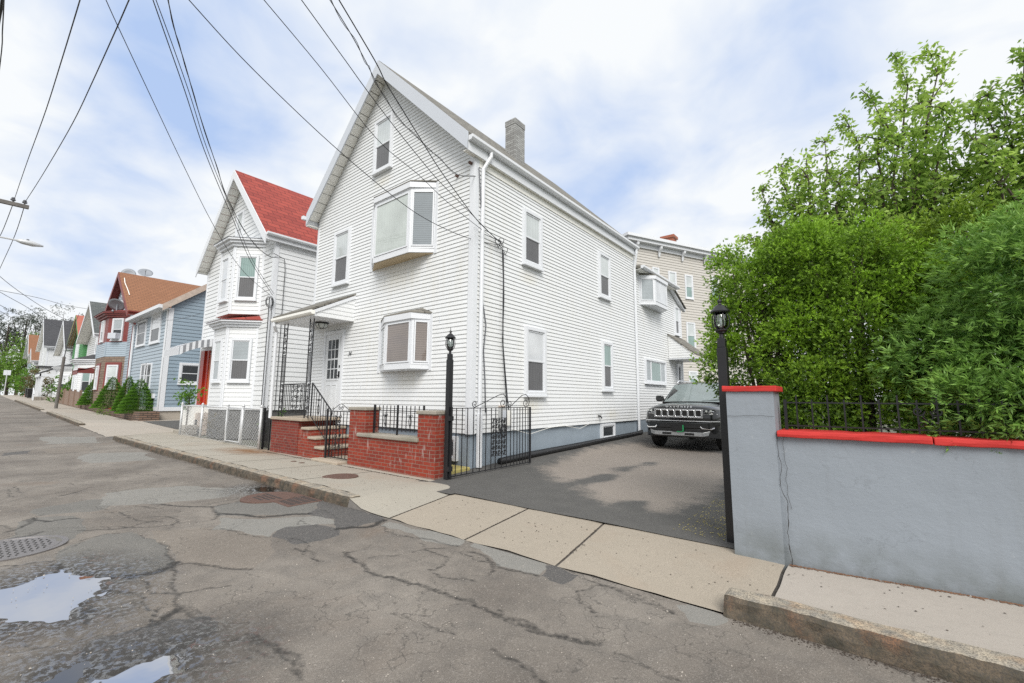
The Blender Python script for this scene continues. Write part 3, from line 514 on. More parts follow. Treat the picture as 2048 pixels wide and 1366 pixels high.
PT = {  # asphalt repairs seen in the photograph, by kind
 "light": [(None, [(79, 878), (189, 876), (206, 886), (87, 889)]), (None, [(153, 918), (178, 907), (287, 904), (315, 918), (178, 927)]), (c5, [(690, 530), (740, 510), (1140, 610), (1110, 640), (900, 600)]), (c5, [(1160, 640), (1200, 620), (1570, 740), (1530, 790), (1300, 740)]), (c4, [(840, 415), (1210, 380), (1300, 330), (950, 320), (560, 360), (520, 430)]), (c3, [(685, 605), (760, 605), (890, 650), (895, 670), (840, 690), (740, 670)]), (c4, [(1130, 480), (1700, 480), (1800, 520), (1500, 545), (1430, 590), (1120, 550)])],
 "dark": [(c4, [(1440, 580), (1500, 545), (1680, 525), (1790, 550), (1800, 585), (1700, 615), (1570, 632)]), (c5, [(1560, 745), (1610, 740), (1740, 795), (1690, 830), (1660, 845), (1540, 795)]), (c4, [(480, 1340), (430, 1200), (470, 1150), (700, 1080), (900, 1030), (1100, 1010), (1160, 1040), (1150, 1100), (950, 1200), (700, 1290), (520, 1350)]), (c4, [(0, 150), (160, 135), (165, 150), (10, 165)]), (c4, [(370, 1000), (400, 940), (490, 960), (495, 1010), (450, 1065), (400, 1020)]), (c5, [(460, 550), (710, 500), (560, 430), (350, 400), (300, 470), (450, 500)])],
 "grey": [(c4, [(300, 680), (430, 620), (560, 575), (700, 570), (780, 600), (840, 625), (925, 715), (880, 755), (700, 800), (560, 800), (400, 785), (290, 740)]), (c4, [(1130, 430), (1400, 380), (1700, 400), (1640, 465), (1150, 480)]), (c4, [(160, 490), (420, 490), (450, 560), (300, 640), (200, 600), (40, 620), (90, 540)]), (c4, [(170, 450), (500, 395), (640, 390), (500, 460), (200, 480)])],
 "tan": [(None, [(72, 899), (162, 892), (176, 903), (87, 908)]), (c4, [(600, 850), (760, 810), (880, 830), (940, 965), (700, 1020), (760, 920), (590, 900)]), (c4, [(840, 620), (800, 560), (1120, 540), (1440, 590), (1330, 760), (930, 730)])]}
POOL = [(cp, [(-60, 590), (180, 545), (380, 455), (510, 435), (640, 470), (790, 500), (790, 590), (620, 700), (580, 770), (580, 820), (430, 825), (200, 840), (-60, 815)]),
 (c4, [(500, 1400), (640, 1310), (760, 1255), (880, 1225), (970, 1205), (930, 1250), (880, 1300), (820, 1340), (740, 1400)]), (c4, [(200, 1400), (300, 1310), (400, 1285), (410, 1310), (350, 1400)]), (c4, [(1330, 345), (1380, 325), (1470, 330), (1440, 350)])]
xs = np.concatenate([-95 + np.cumsum(np.concatenate([[0], np.full(26, 2.2)])), -37.8 + np.cumsum(np.full(60, .30)), -19.8 + np.cumsum(np.full(72, .08)), -14.04 + np.cumsum(np.full(576, .03)), [3.6, 4.5, 7, 12]])
xs = np.unique(np.round(xs, 3)); ys = np.concatenate([[-2.2, -1.4, -1.0], np.arange(-.7, 3.41, .03), [3.42]])
XX, YY = np.meshgrid(xs, ys, indexing='ij'); PP = np.stack([XX.ravel(), YY.ravel()], 1)
crack = np.zeros(len(PP)); cwide = np.zeros(len(PP))
for (s, pts, wdt) in CR:
    L = jag(G(pts, *s), .16, 4); d = field(PP, L, False, .2); crack = np.maximum(crack, np.clip(1 - d / (.05 * wdt ** .5 + .03), 0, 1) * (.6 + .16 * wdt))
A = {}
for k in PT:
    f = np.zeros(len(PP))
    for s, pts in PT[k]:
        L = jag(G(pts, *(s or (None, (0, 0)))), .12, 4, True); f = np.maximum(f, np.clip(.5 + field(PP, L, True, .15) / .08, 0, 1))
    A[k] = f
pool = np.full(len(PP), -9.0); POOLS = []
for s, pts in POOL:
    L = jag(G(pts, *s), .10, 3, True); POOLS.append(L); pool = np.maximum(pool, field(PP, L, True, .7))
A["pool"] = np.clip(.5 + pool / .06, 0, 1); damp = np.clip(1 + pool / .62, 0, 1); A["damp"] = damp; 
rw = random.Random(77)
for i in range(120):   # alligator cracking
    x, y = rw.uniform(-11, 1.6), rw.uniform(.2, 3.3); a = rw.uniform(0, PI * 2); L = [(x, y)]
    for k in range(rw.randint(2, 6)): a += rw.uniform(-.9, .9); st_ = rw.uniform(.08, .28); x += math.cos(a) * st_; y += math.sin(a) * st_ * .7; L.append((x, y))
    d = field(PP, jag(L, .16, 3), False, .12); crack = np.maximum(crack, np.clip(1 - d / .055, 0, 1) * rw.uniform(.6, .82))
A["crack"] = np.clip(crack, 0, 1)
def nz(P, s, o=0): return np.array([noise.noise(Vector((x * s + o, y * s, o))) for x, y in P])
near = (PP[:, 0] > -14.2); NZ = np.zeros(len(PP)); NF = np.zeros(len(PP)); NZ[near] = nz(PP[near], 1.3); NF[near] = nz(PP[near], 14, 3)
zroad = zr(PP[:, 0]) + .006 * NZ + .0016 * NF - .010 * A["crack"] - .035 * np.clip(pool / .12 + .35, 0, 1) + .012 * np.clip(NF, -1, 1) * np.clip(damp * 1.2, 0, 1) * (A["pool"] < .99) + .008 * A["grey"] + .004 * A["dark"]
zroad[~near] += -.012 * 0; 
def road_material():
    t = NT("road_asphalt"); p = t.pos(); g = t.noise(p, 230, 3, .75); v = t.n("ShaderNodeTexVoronoi"); v.inputs["Scale"].default_value = 130; t.l(p, v.inputs["Vector"]); big = t.noise(p, .8, 5); mid = t.noise(p, 5, 5)
    b1, b2 = (0.155, 0.134, 0.115), (0.275, 0.245, 0.212)
    c = t.mix(t.ramp(big, [(.35, (0, 0, 0)), (.65, (1, 1, 1))]), b1, b2); c = t.mix(t.math('MULTIPLY', t.ramp(mid, [(.45, (0, 0, 0)), (.7, (1, 1, 1))]), .35), c, (0.085, 0.08, 0.075))
    rd = t.ramp(t.noise(p, .55, 4, .6, .6), [(.6, (0, 0, 0)), (.75, (1, 1, 1))]); c = t.mix(t.math('MULTIPLY', rd, .4), c, (0.19, 0.12, 0.075))
    def at(n): return t.attr(n).outputs["Fac"]
    def edge(n): return t.math('GREATER_THAN', t.math('ADD', at(n), t.math('MULTIPLY', t.math('SUBTRACT', mid, .5), .35)), .5)
    fine = lambda: t.mix(t.noise(p, 3, 4), (0.13, 0.13, 0.125), (0.17, 0.17, 0.163))
    c = t.mix(t.math('MULTIPLY', edge("tan"), .6), c, (0.24, 0.205, 0.17)); c = t.mix(t.math('MULTIPLY', edge("grey"), .8), c, (0.165, 0.163, 0.152)); c = t.mix(t.math('MULTIPLY', edge("light"), .85), c, (0.27, 0.265, 0.245)); c = t.mix(t.math('MULTIPLY', edge("dark"), .9), c, (0.085, 0.083, 0.083))
    # chips of pale stone, pits between them
    c = t.mix(t.math('MULTIPLY', t.ramp(v.outputs["Color"], [(.68, (0, 0, 0)), (.85, (1, 1, 1))]), .30), c, (0.45, 0.41, 0.37)); c = t.mix(t.math('MULTIPLY', t.ramp(g, [(.40, (1, 1, 1)), (.54, (0, 0, 0))]), .6), c, (0.055, 0.05, 0.045))
    # fine crazing
    vo = t.n("ShaderNodeTexVoronoi", feature='DISTANCE_TO_EDGE'); vo.inputs["Scale"].default_value = 3.1; nn = t.n("ShaderNodeTexNoise"); nn.inputs["Scale"].default_value = 2.2; nn.inputs["Detail"].default_value = 7; t.l(p, nn.inputs["Vector"]); ad = t.n("ShaderNodeVectorMath", operation='ADD'); t.l(p, ad.inputs[0]); t.l(nn.outputs["Color"], ad.inputs[1]); t.l(ad.outputs[0], vo.inputs["Vector"])
    ck = t.math('MULTIPLY', t.ramp(vo.outputs["Distance"], [(0, (1, 1, 1)), (.018, (0, 0, 0))]), t.ramp(t.noise(p, .9, 3, .5), [(.46, (0, 0, 0)), (.56, (1, 1, 1))])); c = t.mix(t.math('MULTIPLY', ck, .65), c, (0.035, 0.033, 0.03))
    k = t.ramp(t.math('ADD', at("crack"), t.math('MULTIPLY', t.math('SUBTRACT', t.noise(p, 30, 3), .5), .5)), [(.52, (0, 0, 0)), (.8, (1, 1, 1))]); c = t.mix(t.math('MULTIPLY', k, .88), c, (0.018, 0.017, 0.016))
    dm = t.math('MULTIPLY', at("damp"), t.math('ADD', .55, mid), clamp=True); c = t.mix(t.math('MULTIPLY', dm, .86), c, (0.03, 0.028, 0.026)); t.col(c)
    gl = t.math('MULTIPLY', dm, t.ramp(t.noise(p, 26, 4, .7), [(.48, (0, 0, 0)), (.56, (1, 1, 1))])); rough = t.math('SUBTRACT', .88, t.math('MULTIPLY', gl, .8), clamp=True); t.set(Roughness=rough); t.l(t.math('MULTIPLY', gl, 1.0), t.b.inputs["Coat Weight"]); t.b.inputs["Coat Roughness"].default_value = .05; t.b.inputs["Coat IOR"].default_value = 1.9
    t.l(t.bump(g, .55, .004, t.bump(mid, .35, .012, t.bump(v.outputs["Distance"], .35, .004))), t.b.inputs["Normal"]); MAT["road_asphalt"] = t.m
road_material()
sh = (len(xs), len(ys)); road = grid("road", xs, ys, lambda X, Y: zroad.reshape(sh), "road_asphalt", A)
def water_mat():
    t = NT("water"); g = t.n("ShaderNodeBsdfGlossy"); g.inputs["Roughness"].default_value = .015; g.inputs[0].default_value = (.60, .60, .62, 1); tr = t.n("ShaderNodeBsdfTransparent"); tr.inputs[0].default_value = (.55, .5, .44, 1); f = t.n("ShaderNodeFresnel"); f.inputs[0].default_value = 2.6
    nb = t.bump(t.noise(t.pos(), 7, 2), .03, .01); t.l(nb, g.inputs["Normal"]); mx = t.n("ShaderNodeMixShader"); t.l(t.math('ADD', f.outputs[0], .1), mx.inputs[0]); t.l(tr.outputs[0], mx.inputs[1]); t.l(g.outputs[0], mx.inputs[2]); t.l(mx.outputs[0], t.out.inputs[0]); MAT["water"] = t.m
water_mat()
for L in POOLS:
    c = L.mean(0); m = MB(); Q = [c + (q - c) * (1 + .10 / max(np.linalg.norm(q - c), .1)) for q in L[:-1]]; m.add([(q[0], q[1], -.0085) for q in Q], [tuple(range(len(Q)))]); o = m.build("water", "water"); o["kind"] = "structure"
# ground beyond the road: one sheet to the horizon
gxs = np.unique(np.concatenate([np.linspace(-900, -100, 12), np.arange(-100, 14, 1.5), np.linspace(14, 500, 10)])); gys = np.unique(np.concatenate([np.linspace(-500, -8, 8), [-5, -2.2], np.arange(3.3, 30, 1.5), np.linspace(30, 900, 12)]))
def soilmat():
    t = NT("ground_soil"); p = t.pos(); c = t.mix(t.ramp(t.noise(p, .5, 5), [(.4, (0, 0, 0)), (.6, (1, 1, 1))]), (0.10, 0.09, 0.075), (0.06, 0.09, 0.03)); c = t.mix(t.noise(p, 20, 4), c, (0.14, 0.13, 0.11)); t.col(c); t.set(Roughness=.95); MAT["ground_soil"] = t.m
soilmat()
grid("ground", gxs, gys, lambda X, Y: zr(X) - .05 + np.clip((Y - 6.5) * .028, 0, .35) * (X > -14) * 0 - (Y < 3.35) * .02, "ground_soil")
# pavement: outer edge follows the kerb, dropped at the crossings
KH = .13
def kf(X):
    X = np.asarray(X, float)
    def sm(a, b, x): t = np.clip((x - a) / (b - a), 0, 1); return t * t * (3 - 2 * t)
    return sm(-5.0, -5.7, X) * (1 - sm(-19.3, -20.3, X)) + sm(-26.0, -26.6, X) * (1 - sm(-37, -37.6, X)) + sm(-40, -41, X) * (1 - sm(-60, -61, X)) + sm(-.75, .9, X)
def zside(X, Y):
    k = np.clip((Y - 3.5) / 1.8, 0, 1); return zr(X) + kf(X) * KH * (1 - k) + .03 * k + .004
def slab(mat, x0, x1, x0b=None, x1b=None, y0=3.42, y1=5.5):
    nx = max(3, int((x1 - x0) / .15)); xs_ = np.linspace(0, 1, nx); ys_ = np.linspace(y0, y1, 15); x0b = x0 if x0b is None else x0b; x1b = x1 if x1b is None else x1b
    o = grid("pavement", xs_, ys_, lambda X, Y: X * 0, mat); me = o.data; n = len(me.vertices); a = np.empty(n * 3); me.vertices.foreach_get("co", a); a = a.reshape(-1, 3); k = (a[:, 1] - y0) / (y1 - y0)
    X = (x0 * (1 - k) + x0b * k) * (1 - a[:, 0]) + (x1 * (1 - k) + x1b * k) * a[:, 0]; jit = np.array([noise.noise(Vector((x * 3, y * 3, 0))) for x, y in zip(X, a[:, 1])]); e = (a[:, 0] < 1e-6) | (a[:, 0] > 1 - 1e-6); X = X + e * jit * .012 * np.where(a[:, 0] < .5, 1, 1)
    yo = a[:, 1] + (a[:, 1] < y0 + 1e-6) * jit * .03; z = zside(X, yo) + jit * .003 + .004 - e * .006; a = np.stack([X, yo, z], 1); me.vertices.foreach_set("co", a.astype(np.float32).ravel()); me.update(); return o
def und(X, Y): return zside(X, Y) - .012 - .03 * ((X > -1.4) & (X < -.3))
grid("pavement_bed", np.concatenate([np.arange(-96, -24, 1.0), np.arange(-24, 4, .25)]), np.concatenate([[3.405, 3.43], np.linspace(3.5, 5.45, 12), [5.55]]), lambda X, Y: np.where(Y < 3.41, zr(X) - .03, und(X, Y)), "granite_dark")
g_ = .012
J = [(-4.62, -5.13), (-3.34, -3.66), (-2.22, -2.59)]
slab("conc_grey", -5.75, J[0][0] - g_, -6.1, J[0][1] - g_, 3.43); slab("conc_tan", J[0][0] + g_, J[1][0] - g_, J[0][1] + g_, J[1][1] - g_, 3.43); slab("conc_tan", J[1][0] + g_, J[2][0] - g_, J[1][1] + g_, J[2][1] - g_, 3.43); slab("conc_tan", J[2][0] + g_, -.655, J[2][1] + g_, -.655, 3.43); slab("conc_pink", -.63, 1.6, -.63, 1.6, 3.60); slab("conc_pink", 1.62, 4, 1.62, 4, 3.60)
xx = -5.75; 
while xx > -19.5:
    w_ = random.uniform(1.45, 1.6); slab("conc_grey" , xx - w_ + g_, xx - g_, (xx - w_ + g_) - (.35 if xx < -5.8 else .35), xx - g_ - .35, 3.60); xx -= w_
slab("conc_far", xx - 6, xx - g_, xx - 6, xx - g_ - .35, 3.43)
xx -= 6
while xx > -94:
    w_ = 3.0 if xx > -45 else 12; slab("conc_far", xx - w_ + .01, xx - .01, None, None, 3.60 if kf(xx - w_ / 2) > .5 else 3.43); xx -= w_
# granite kerb stones
def kerb(x0, x1, top=KH, seed=0):
    rg = random.Random(seed); nx = max(4, int((x1 - x0) / (.025 if x0 > -12 else .2))); prof = [(0.0, -.06), (-.012, .0), (-.006, top * .45), (.0, top * .8), (.018, top), (.10, top + .004), (.19, top), (.195, -.02)]; V = []; Fc = []
    for i in range(nx + 1):
        x = x0 + (x1 - x0) * i / nx; end = .012 if i in (0, nx) else 0
        for j, (y, z) in enumerate(prof):
            q = Vector((x * 5, y * 9 + seed, z * 9)); w = noise.noise(q) * .016 + noise.noise(q * 3) * .009; V.append((x, 3.405 + y + (w if j < 5 else w * .4) + end * (j < 6), float(zr(x)) + z - (end if 2 < j < 7 else 0) + (noise.noise(q * 2) * .007 if 1 < j < 7 else 0)))
    n = len(prof)
    for i in range(nx):
        for j in range(n - 1): Fc.append((i * n + j, i * n + j + 1, (i + 1) * n + j + 1, (i + 1) * n + j))
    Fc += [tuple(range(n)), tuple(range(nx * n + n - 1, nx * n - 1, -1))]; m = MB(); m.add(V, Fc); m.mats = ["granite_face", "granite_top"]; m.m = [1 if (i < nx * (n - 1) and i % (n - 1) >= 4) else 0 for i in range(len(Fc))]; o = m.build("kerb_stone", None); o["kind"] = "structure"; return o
def kerbmat():
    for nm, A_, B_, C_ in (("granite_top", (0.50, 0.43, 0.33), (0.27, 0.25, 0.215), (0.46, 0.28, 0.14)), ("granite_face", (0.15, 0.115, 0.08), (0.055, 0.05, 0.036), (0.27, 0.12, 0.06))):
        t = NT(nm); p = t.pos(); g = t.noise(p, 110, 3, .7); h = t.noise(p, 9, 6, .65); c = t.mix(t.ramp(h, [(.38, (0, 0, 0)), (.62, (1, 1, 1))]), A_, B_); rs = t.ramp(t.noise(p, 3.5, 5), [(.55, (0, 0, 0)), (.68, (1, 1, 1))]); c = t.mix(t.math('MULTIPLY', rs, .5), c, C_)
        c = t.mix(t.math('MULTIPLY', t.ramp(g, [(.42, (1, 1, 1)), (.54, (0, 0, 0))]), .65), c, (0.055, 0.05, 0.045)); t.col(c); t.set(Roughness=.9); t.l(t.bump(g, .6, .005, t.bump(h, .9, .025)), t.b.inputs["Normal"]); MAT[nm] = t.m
kerbmat()
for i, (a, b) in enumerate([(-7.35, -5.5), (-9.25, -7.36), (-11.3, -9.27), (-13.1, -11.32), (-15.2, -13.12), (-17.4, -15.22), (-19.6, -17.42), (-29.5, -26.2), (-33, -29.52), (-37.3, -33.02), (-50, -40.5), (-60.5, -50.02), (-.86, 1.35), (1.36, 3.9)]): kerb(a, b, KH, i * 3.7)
# driveway
def drivemat():
    t = NT("driveway_asphalt"); p = t.pos(); f = t.attr("worn").outputs["Fac"]; g = t.noise(p, 140, 3, .7); h = t.noise(p, 3, 5, .6)
    m = t.math('ADD', f, t.math('MULTIPLY', t.math('SUBTRACT', h, .5), .9)); m = t.math('ADD', m, t.math('MULTIPLY', t.math('SUBTRACT', t.noise(p, 22, 4, .7), .5), .7)); w = t.ramp(m, [(.30, (0, 0, 0)), (.70, (1, 1, 1))])
    c = t.mix(w, t.mix(h, (0.072, 0.070, 0.067), (0.125, 0.120, 0.112)), t.mix(h, (0.31, 0.268, 0.232), (0.25, 0.218, 0.19))); c = t.mix(t.math('MULTIPLY', t.ramp(g, [(.4, (1, 1, 1)), (.52, (0, 0, 0))]), .5), c, (0.03, 0.03, 0.03)); c = t.mix(t.math('MULTIPLY', t.ramp(g, [(.66, (0, 0, 0)), (.72, (1, 1, 1))]), .5), c, (0.4, 0.38, 0.35))
    t.col(c); t.set(Roughness=.85); t.l(t.bump(g, .5, .004), t.b.inputs["Normal"]); MAT["driveway_asphalt"] = t.m
drivemat()
def zdrive(X, Y):
    hs = np.clip((-5.0 - X) / 1.05, 0, 1); hs = hs * hs * (3 - 2 * hs); return .036 + np.clip((Y - 5.0) / 2.2, 0, 1) * (.035 + .055 * hs) + np.clip((Y - 7.2) * .026, 0, .2) * hs + .002
dx = np.arange(-6.1, -.55, .08); dy = np.concatenate([[4.72], np.arange(4.8, 9, .08), np.arange(9, 26, .3)]); DX, DY = np.meshgrid(dx, dy, indexing='ij')
edge_ = 4.78 - (DX + 1) * -.0 + .02 * np.sin(DX * 9); wp = [tuple(gz(x, y, .1)[:2]) for x, y in [(1085, 935), (1230, 895), (1300, 888), (1445, 905), (1445, 970), (1400, 1000), (1330, 1015), (1260, 1008), (1180, 985)]]
wf = field(np.stack([DX.ravel(), DY.ravel()], 1), jag(wp, .05, 3, True), True, 3).clip(-.4, .4) / .8 + .5
for x, y, r in ((1185, 958, .28), (1250, 935, .3), (1300, 925, .25), (1215, 950, .25), (1270, 1000, .2)):
    q = gz(x, y, .1); wf -= .75 * np.exp(-((DX.ravel() - q[0]) ** 2 / r ** 2 + (DY.ravel() - q[1]) ** 2 / (r * 1.6) ** 2))
grid("driveway", dx, dy, lambda X, Y: zdrive(X, Y) + .004 * np.sin(X * 3.1) * np.sin(Y * 2.3) + .003, "driveway_asphalt", {"worn": wf}, keep=lambda c: (c[:, 1] > 4.80 + .012 * np.sin(c[:, 0] * 14) - .10 * (c[:, 0] < -4.9)) )
# ------------------------------------------------------------------ the white gabled house
XL, XR, YF, YB = -12.46, -6.05, 6.3, 14.45; XC = (XL + XR) / 2; ZB, ZE = .765, 6.5; SL = 1.06
H = empty("white_house", (XC, YF, 0), "tall white clapboard house with grey shingle gable and brick front steps, beside the driveway", "house")
fF, fS = FY(YF), FX(XR)
ZG = 6.75; zap = ZG + (XR - XL) / 2 * 1.0
m = MB(); siding(m, fF, [(XL, ZB), (XR, ZB), (XR, ZG), (XC, zap), (XL, ZG)], .09, .018); m.build("front_wall", "vinyl_white", H)
m = MB(); siding(m, fS, [(YF, ZB), (YB, ZB), (YB, ZE), (YF, ZE)], .09, .018); m.build("side_wall", "vinyl_white", H)
m = MB(); m.fbox(F((XL, 0, 0), (0, -1, 0), (-1, 0, 0)), -YB, -YF, ZB, ZE, -.02, 0); m.prism([(x, YB, z) for x, z in ((XL, 0), (XR - .1, 0), (XR - .1, ZE), (XC, zap - .1), (XL, ZE))], (0, .02, 0)); m.build("rear_wall", "vinyl_white", H)
m = MB(); m.box(XL, XR - .035, YF + .035, YB, -.1, ZB + .01); m.build("foundation", "found_blue", H)
m = MB(); m.fbox(fF, XR - .11, XR + .028, ZB - .01, ZE + .1, .0, .028); m.fbox(fS, YF + .0, YF + .11, ZB - .01, ZE + .02, -.02, .03); m.fbox(fF, XL - .02, XL + .07, ZB - .01, ZE, 0, .028); m.fbox(fS, YB - .06, YB + .02, ZB - .01, ZE, 0, .028); m.split("corner_board", "trim_white", H, bevel=.004)
zA, zE_, dz = gable_roof(H, XC, (XR - XL) / 2, YF, YB, 6.71, 1.0, "shingle_grey", "trim_grey", over=.33, eave=.10, board=.295)
xe = XR + .10; SZ = 6.48
def eave_soffit(root, x0, x1, y0, y1, z, mat="soffit_white", step=.3):
    m = MB(); n = int((y1 - y0) / step)
    for i in range(n):
        a = y0 + (y1 - y0) * i / n; b = y0 + (y1 - y0) * (i + 1) / n - .008; m.box(x0, x1, a, b, z, z + .012)
    return m.build("soffit", mat, root)
eave_soffit(H, XR - .02, xe - .002, YF - .33, YB + .0, SZ); eave_soffit(H, XL - .10, XL + .02, YF - .33, YB, SZ)
m = MB(); m.box(xe - .0, xe + .02, YF - .34, YB + .02, SZ - .01, SZ + .22); m.box(XL - .12, XL - .10, YF - .34, YB + .02, SZ - .01, SZ + .22)
m.split("fascia", "trim_white", H)
m = MB(); m.fbox(fS, YF + .11, YB - .06, SZ - .16, SZ - .002, .0, .03); m.build("frieze_board", "soffit_white", H)
gutter(H, xe + .02, YF - .33, YB + .02, SZ + .30, 1); gutter(H, XL - .12, YF - .45, YB + .02, SZ + .30, -1)
# chimney of painted brick
m = MB(); cx_, cy_ = -7.78, 9.85; m.box(cx_ - .19, cx_ + .19, cy_ - .24, cy_ + .24, 7.0, 9.66); m.box(cx_ - .20, cx_ + .20, cy_ - .25, cy_ + .25, 9.66, 9.84); ch = m.build("chimney", "brick_chimney", H, bevel=.008)
m = MB(); m.box(cx_ - .22, cx_ + .22, cy_ - .27, cy_ + .27, 7.9, 8.32); m.build("flashing", "trim_grey", ch)
# front windows
window(H, fF, -9.69, -8.92, 7.27, 8.74, name="window"); window(H, fF, -11.42, -10.64, 4.53, 6.06)
def bay(root, fr, u0, u1, f0, f1, z0, z1, dep, ht, panes, under="tan_panel", roofmat="shingle_grey", roofh=.30, wall="trim_white"):
    """projecting three-sided window in plane fr"""
    b = MB(); lo = z0 + .09; hi = z1 - ht
    pl = [(u0, 0), (f0, dep), (f1, dep), (u1, 0)]
    P = lambda u, n, z: fr.p(u, z, n)
    b.fbox(fr, u0 - .07, u0 + .0, z0 - .03, z1, .0, .03); b.fbox(fr, u1, u1 + .07, z0 - .03, z1, .0, .03)
    for za, zb, g in ((z0, lo, .012), (hi, z1 - .002, .02)): b.prism([P(u, n + (g if n else 0.0), za) for u, n in pl], (0, 0, zb - za))
    o = b.build("bay_window", wall, root)
    q = MB(); q.prism([P(u0 + .03, .004, z0 - .02), P(f0 + .02, dep - .02, z0 - .02), P(f1 - .02, dep - .02, z0 - .02), P(u1 - .03, .004, z0 - .02)], (0, 0, .018)); q.build("underside", under, o)
    for k, ((ua, na), (ub, nb)) in enumerate(zip(pl[:-1], pl[1:])):
        A = np.array(P(ua, na, 0)); B = np.array(P(ub, nb, 0)); U = (B - A) / np.linalg.norm(B - A); N = np.array((U[1], -U[0], 0.0)); 
        if N @ fr.N < 0: N = -N
        g = F(A, U, N); w = float(np.linalg.norm(B - A)); q = MB(); c = .045; q.fframe(g, 0, w, lo, hi, c, -.02, .012); q.fframe(g, c + .004, w - c - .004, lo + c + .004, hi - c - .004, .032, -.02, .026); q.build("frame", wall, o, bevel=.003)
        q = MB(); q.fbox(g, c + .03, w - c - .03, lo + c + .03, hi - c - .03, -.02, .006); q.build("pane", panes[k], o)
    q = MB(); e = .05; T = [P(u0 - .06, .0, z1), P(f0 - .03, dep + e, z1), P(f1 + .03, dep + e, z1), P(u1 + .06, .0, z1)]; top = [P(f0 + .08, .0, z1 + roofh), P(f1 - .08, .0, z1 + roofh)]
    Tb = [tuple(np.array(t) + (0, 0, .03)) for t in T]
    q.add(T + Tb, [(0, 1, 5, 4), (1, 2, 6, 5), (2, 3, 7, 6), (0, 3, 2, 1)]); q.add(Tb + top, [(0, 1, 4), (1, 2, 5, 4), (2, 3, 5)]); q.build("bay_roof", roofmat, o)
    q = MB(); q.prism([P(u, n + (.05 if n else 0), z1 - .13) for u, n in [(u0 - .03, 0), (f0 - .02, dep), (f1 + .02, dep), (u1 + .03, 0)]], (0, 0, .128)); q.build("fascia", wall, o)
    return o
bay(H, fF, -9.60, -7.22, -9.03, -7.68, 4.66, 6.30, .36, .16, ("glass_blind", "glass_bay", "glass_bay_side"), roofh=.22)
bay(H, fF, -9.08, -7.28, -8.42, -7.50, 2.07, 3.28, .34, .12, ("glass_blind", "glass_brown_reflection", "glass_brown_reflection"), under="trim_white", roofh=.17)
# side windows
winpx(H, fS, (1043, 416), (1080, 541), cw=.08); winpx(H, fS, (1194, 503), (1218, 601), cw=.08)
winpx(H, fS, (1047, 652), (1088, 791), cw=.08, up="glass_light"); winpx(H, fS, (1201, 682), (1223, 781), cw=.08, up="glass_teal")
w = window(H, FX(XR - .035), 11.75, 12.62, .28, .74, style="single", up="glass_dark", cw=.07, sill=False, name="basement_window"); window(H, FY(YF + .035), -6.80, -6.38, .22, .70, style="single", up="glass_dark", cw=.07, sill=False, name="basement_window")
# front door
dd = MB(); D0, D1, DZ0, DZ1 = -11.60, -10.78, .98, 3.16; dd.fframe(fF, D0 - .09, D1 + .09, DZ0 - .02, DZ1 + .09, .09, 0, .05, wb=.01); dr = dd.build("door", "trim_white", H, bevel=.004)
q = MB(); q.fbox(fF, D0, D1, DZ0, DZ1, 0, .03); g0, g1, gz0, gz1 = D0 + .16, D1 - .14, 1.95, 3.0
for a, b, c, d in ((g0 - .05, g1 + .05, gz0 - .05, gz0), (g0 - .05, g1 + .05, gz1, gz1 + .05), (g0 - .05, g0, gz0, gz1), (g1, g1 + .05, gz0, gz1)): q.fbox(fF, a, b, c, d, .03, .045)
for i in (1, 2): u = g0 + (g1 - g0) * i / 3; q.fbox(fF, u - .012, u + .012, gz0, gz1, .03, .043)
for i in (1, 2, 3): z = gz0 + (gz1 - gz0) * i / 4; q.fbox(fF, g0, g1, z - .012 - (.01 if i == 2 else 0), z + .012 + (.01 if i == 2 else 0), .03, .042)
for i in (0, 1): a = D0 + .14 + i * .29; q.fframe(fF, a, a + .24, 1.10, 1.80, .025, .03, .042)
q.build("door_leaf", "door_white", dr, bevel=.003); q = MB(); q.fbox(fF, g0, g1, gz0, gz1, .02, .034); q.build("pane", "glass_dark", dr)
q = MB(); q.fbox(fF, D1 - .075, D1 - .035, 1.98, 2.14, .03, .06); q.tube([fF.p(D1 - .055, 2.03, .06), fF.p(D1 - .055, 2.03, .10), fF.p(D1 - .16, 2.02, .10)], .011); q.fbox(fF, D1 - .07, D1 - .04, 2.24, 2.30, .03, .05); q.build("handle", "iron", dr)
tx = bpy.data.curves.new("house_number", 'FONT'); tx.body = "34"; tx.size = .155; tx.shear = .45; tx.extrude = .004; tx.offset = -.002; tx.space_character = .95; tx.materials.append(MAT["iron"])
a = fF.px(697, 712); to = text_mesh("house_number", tx); to.parent = H; to.location = Vector((a[0], YF - .028, a[1])) - ROOTLOC[H.name]; to.rotation_euler = (PI / 2, 0, 0)
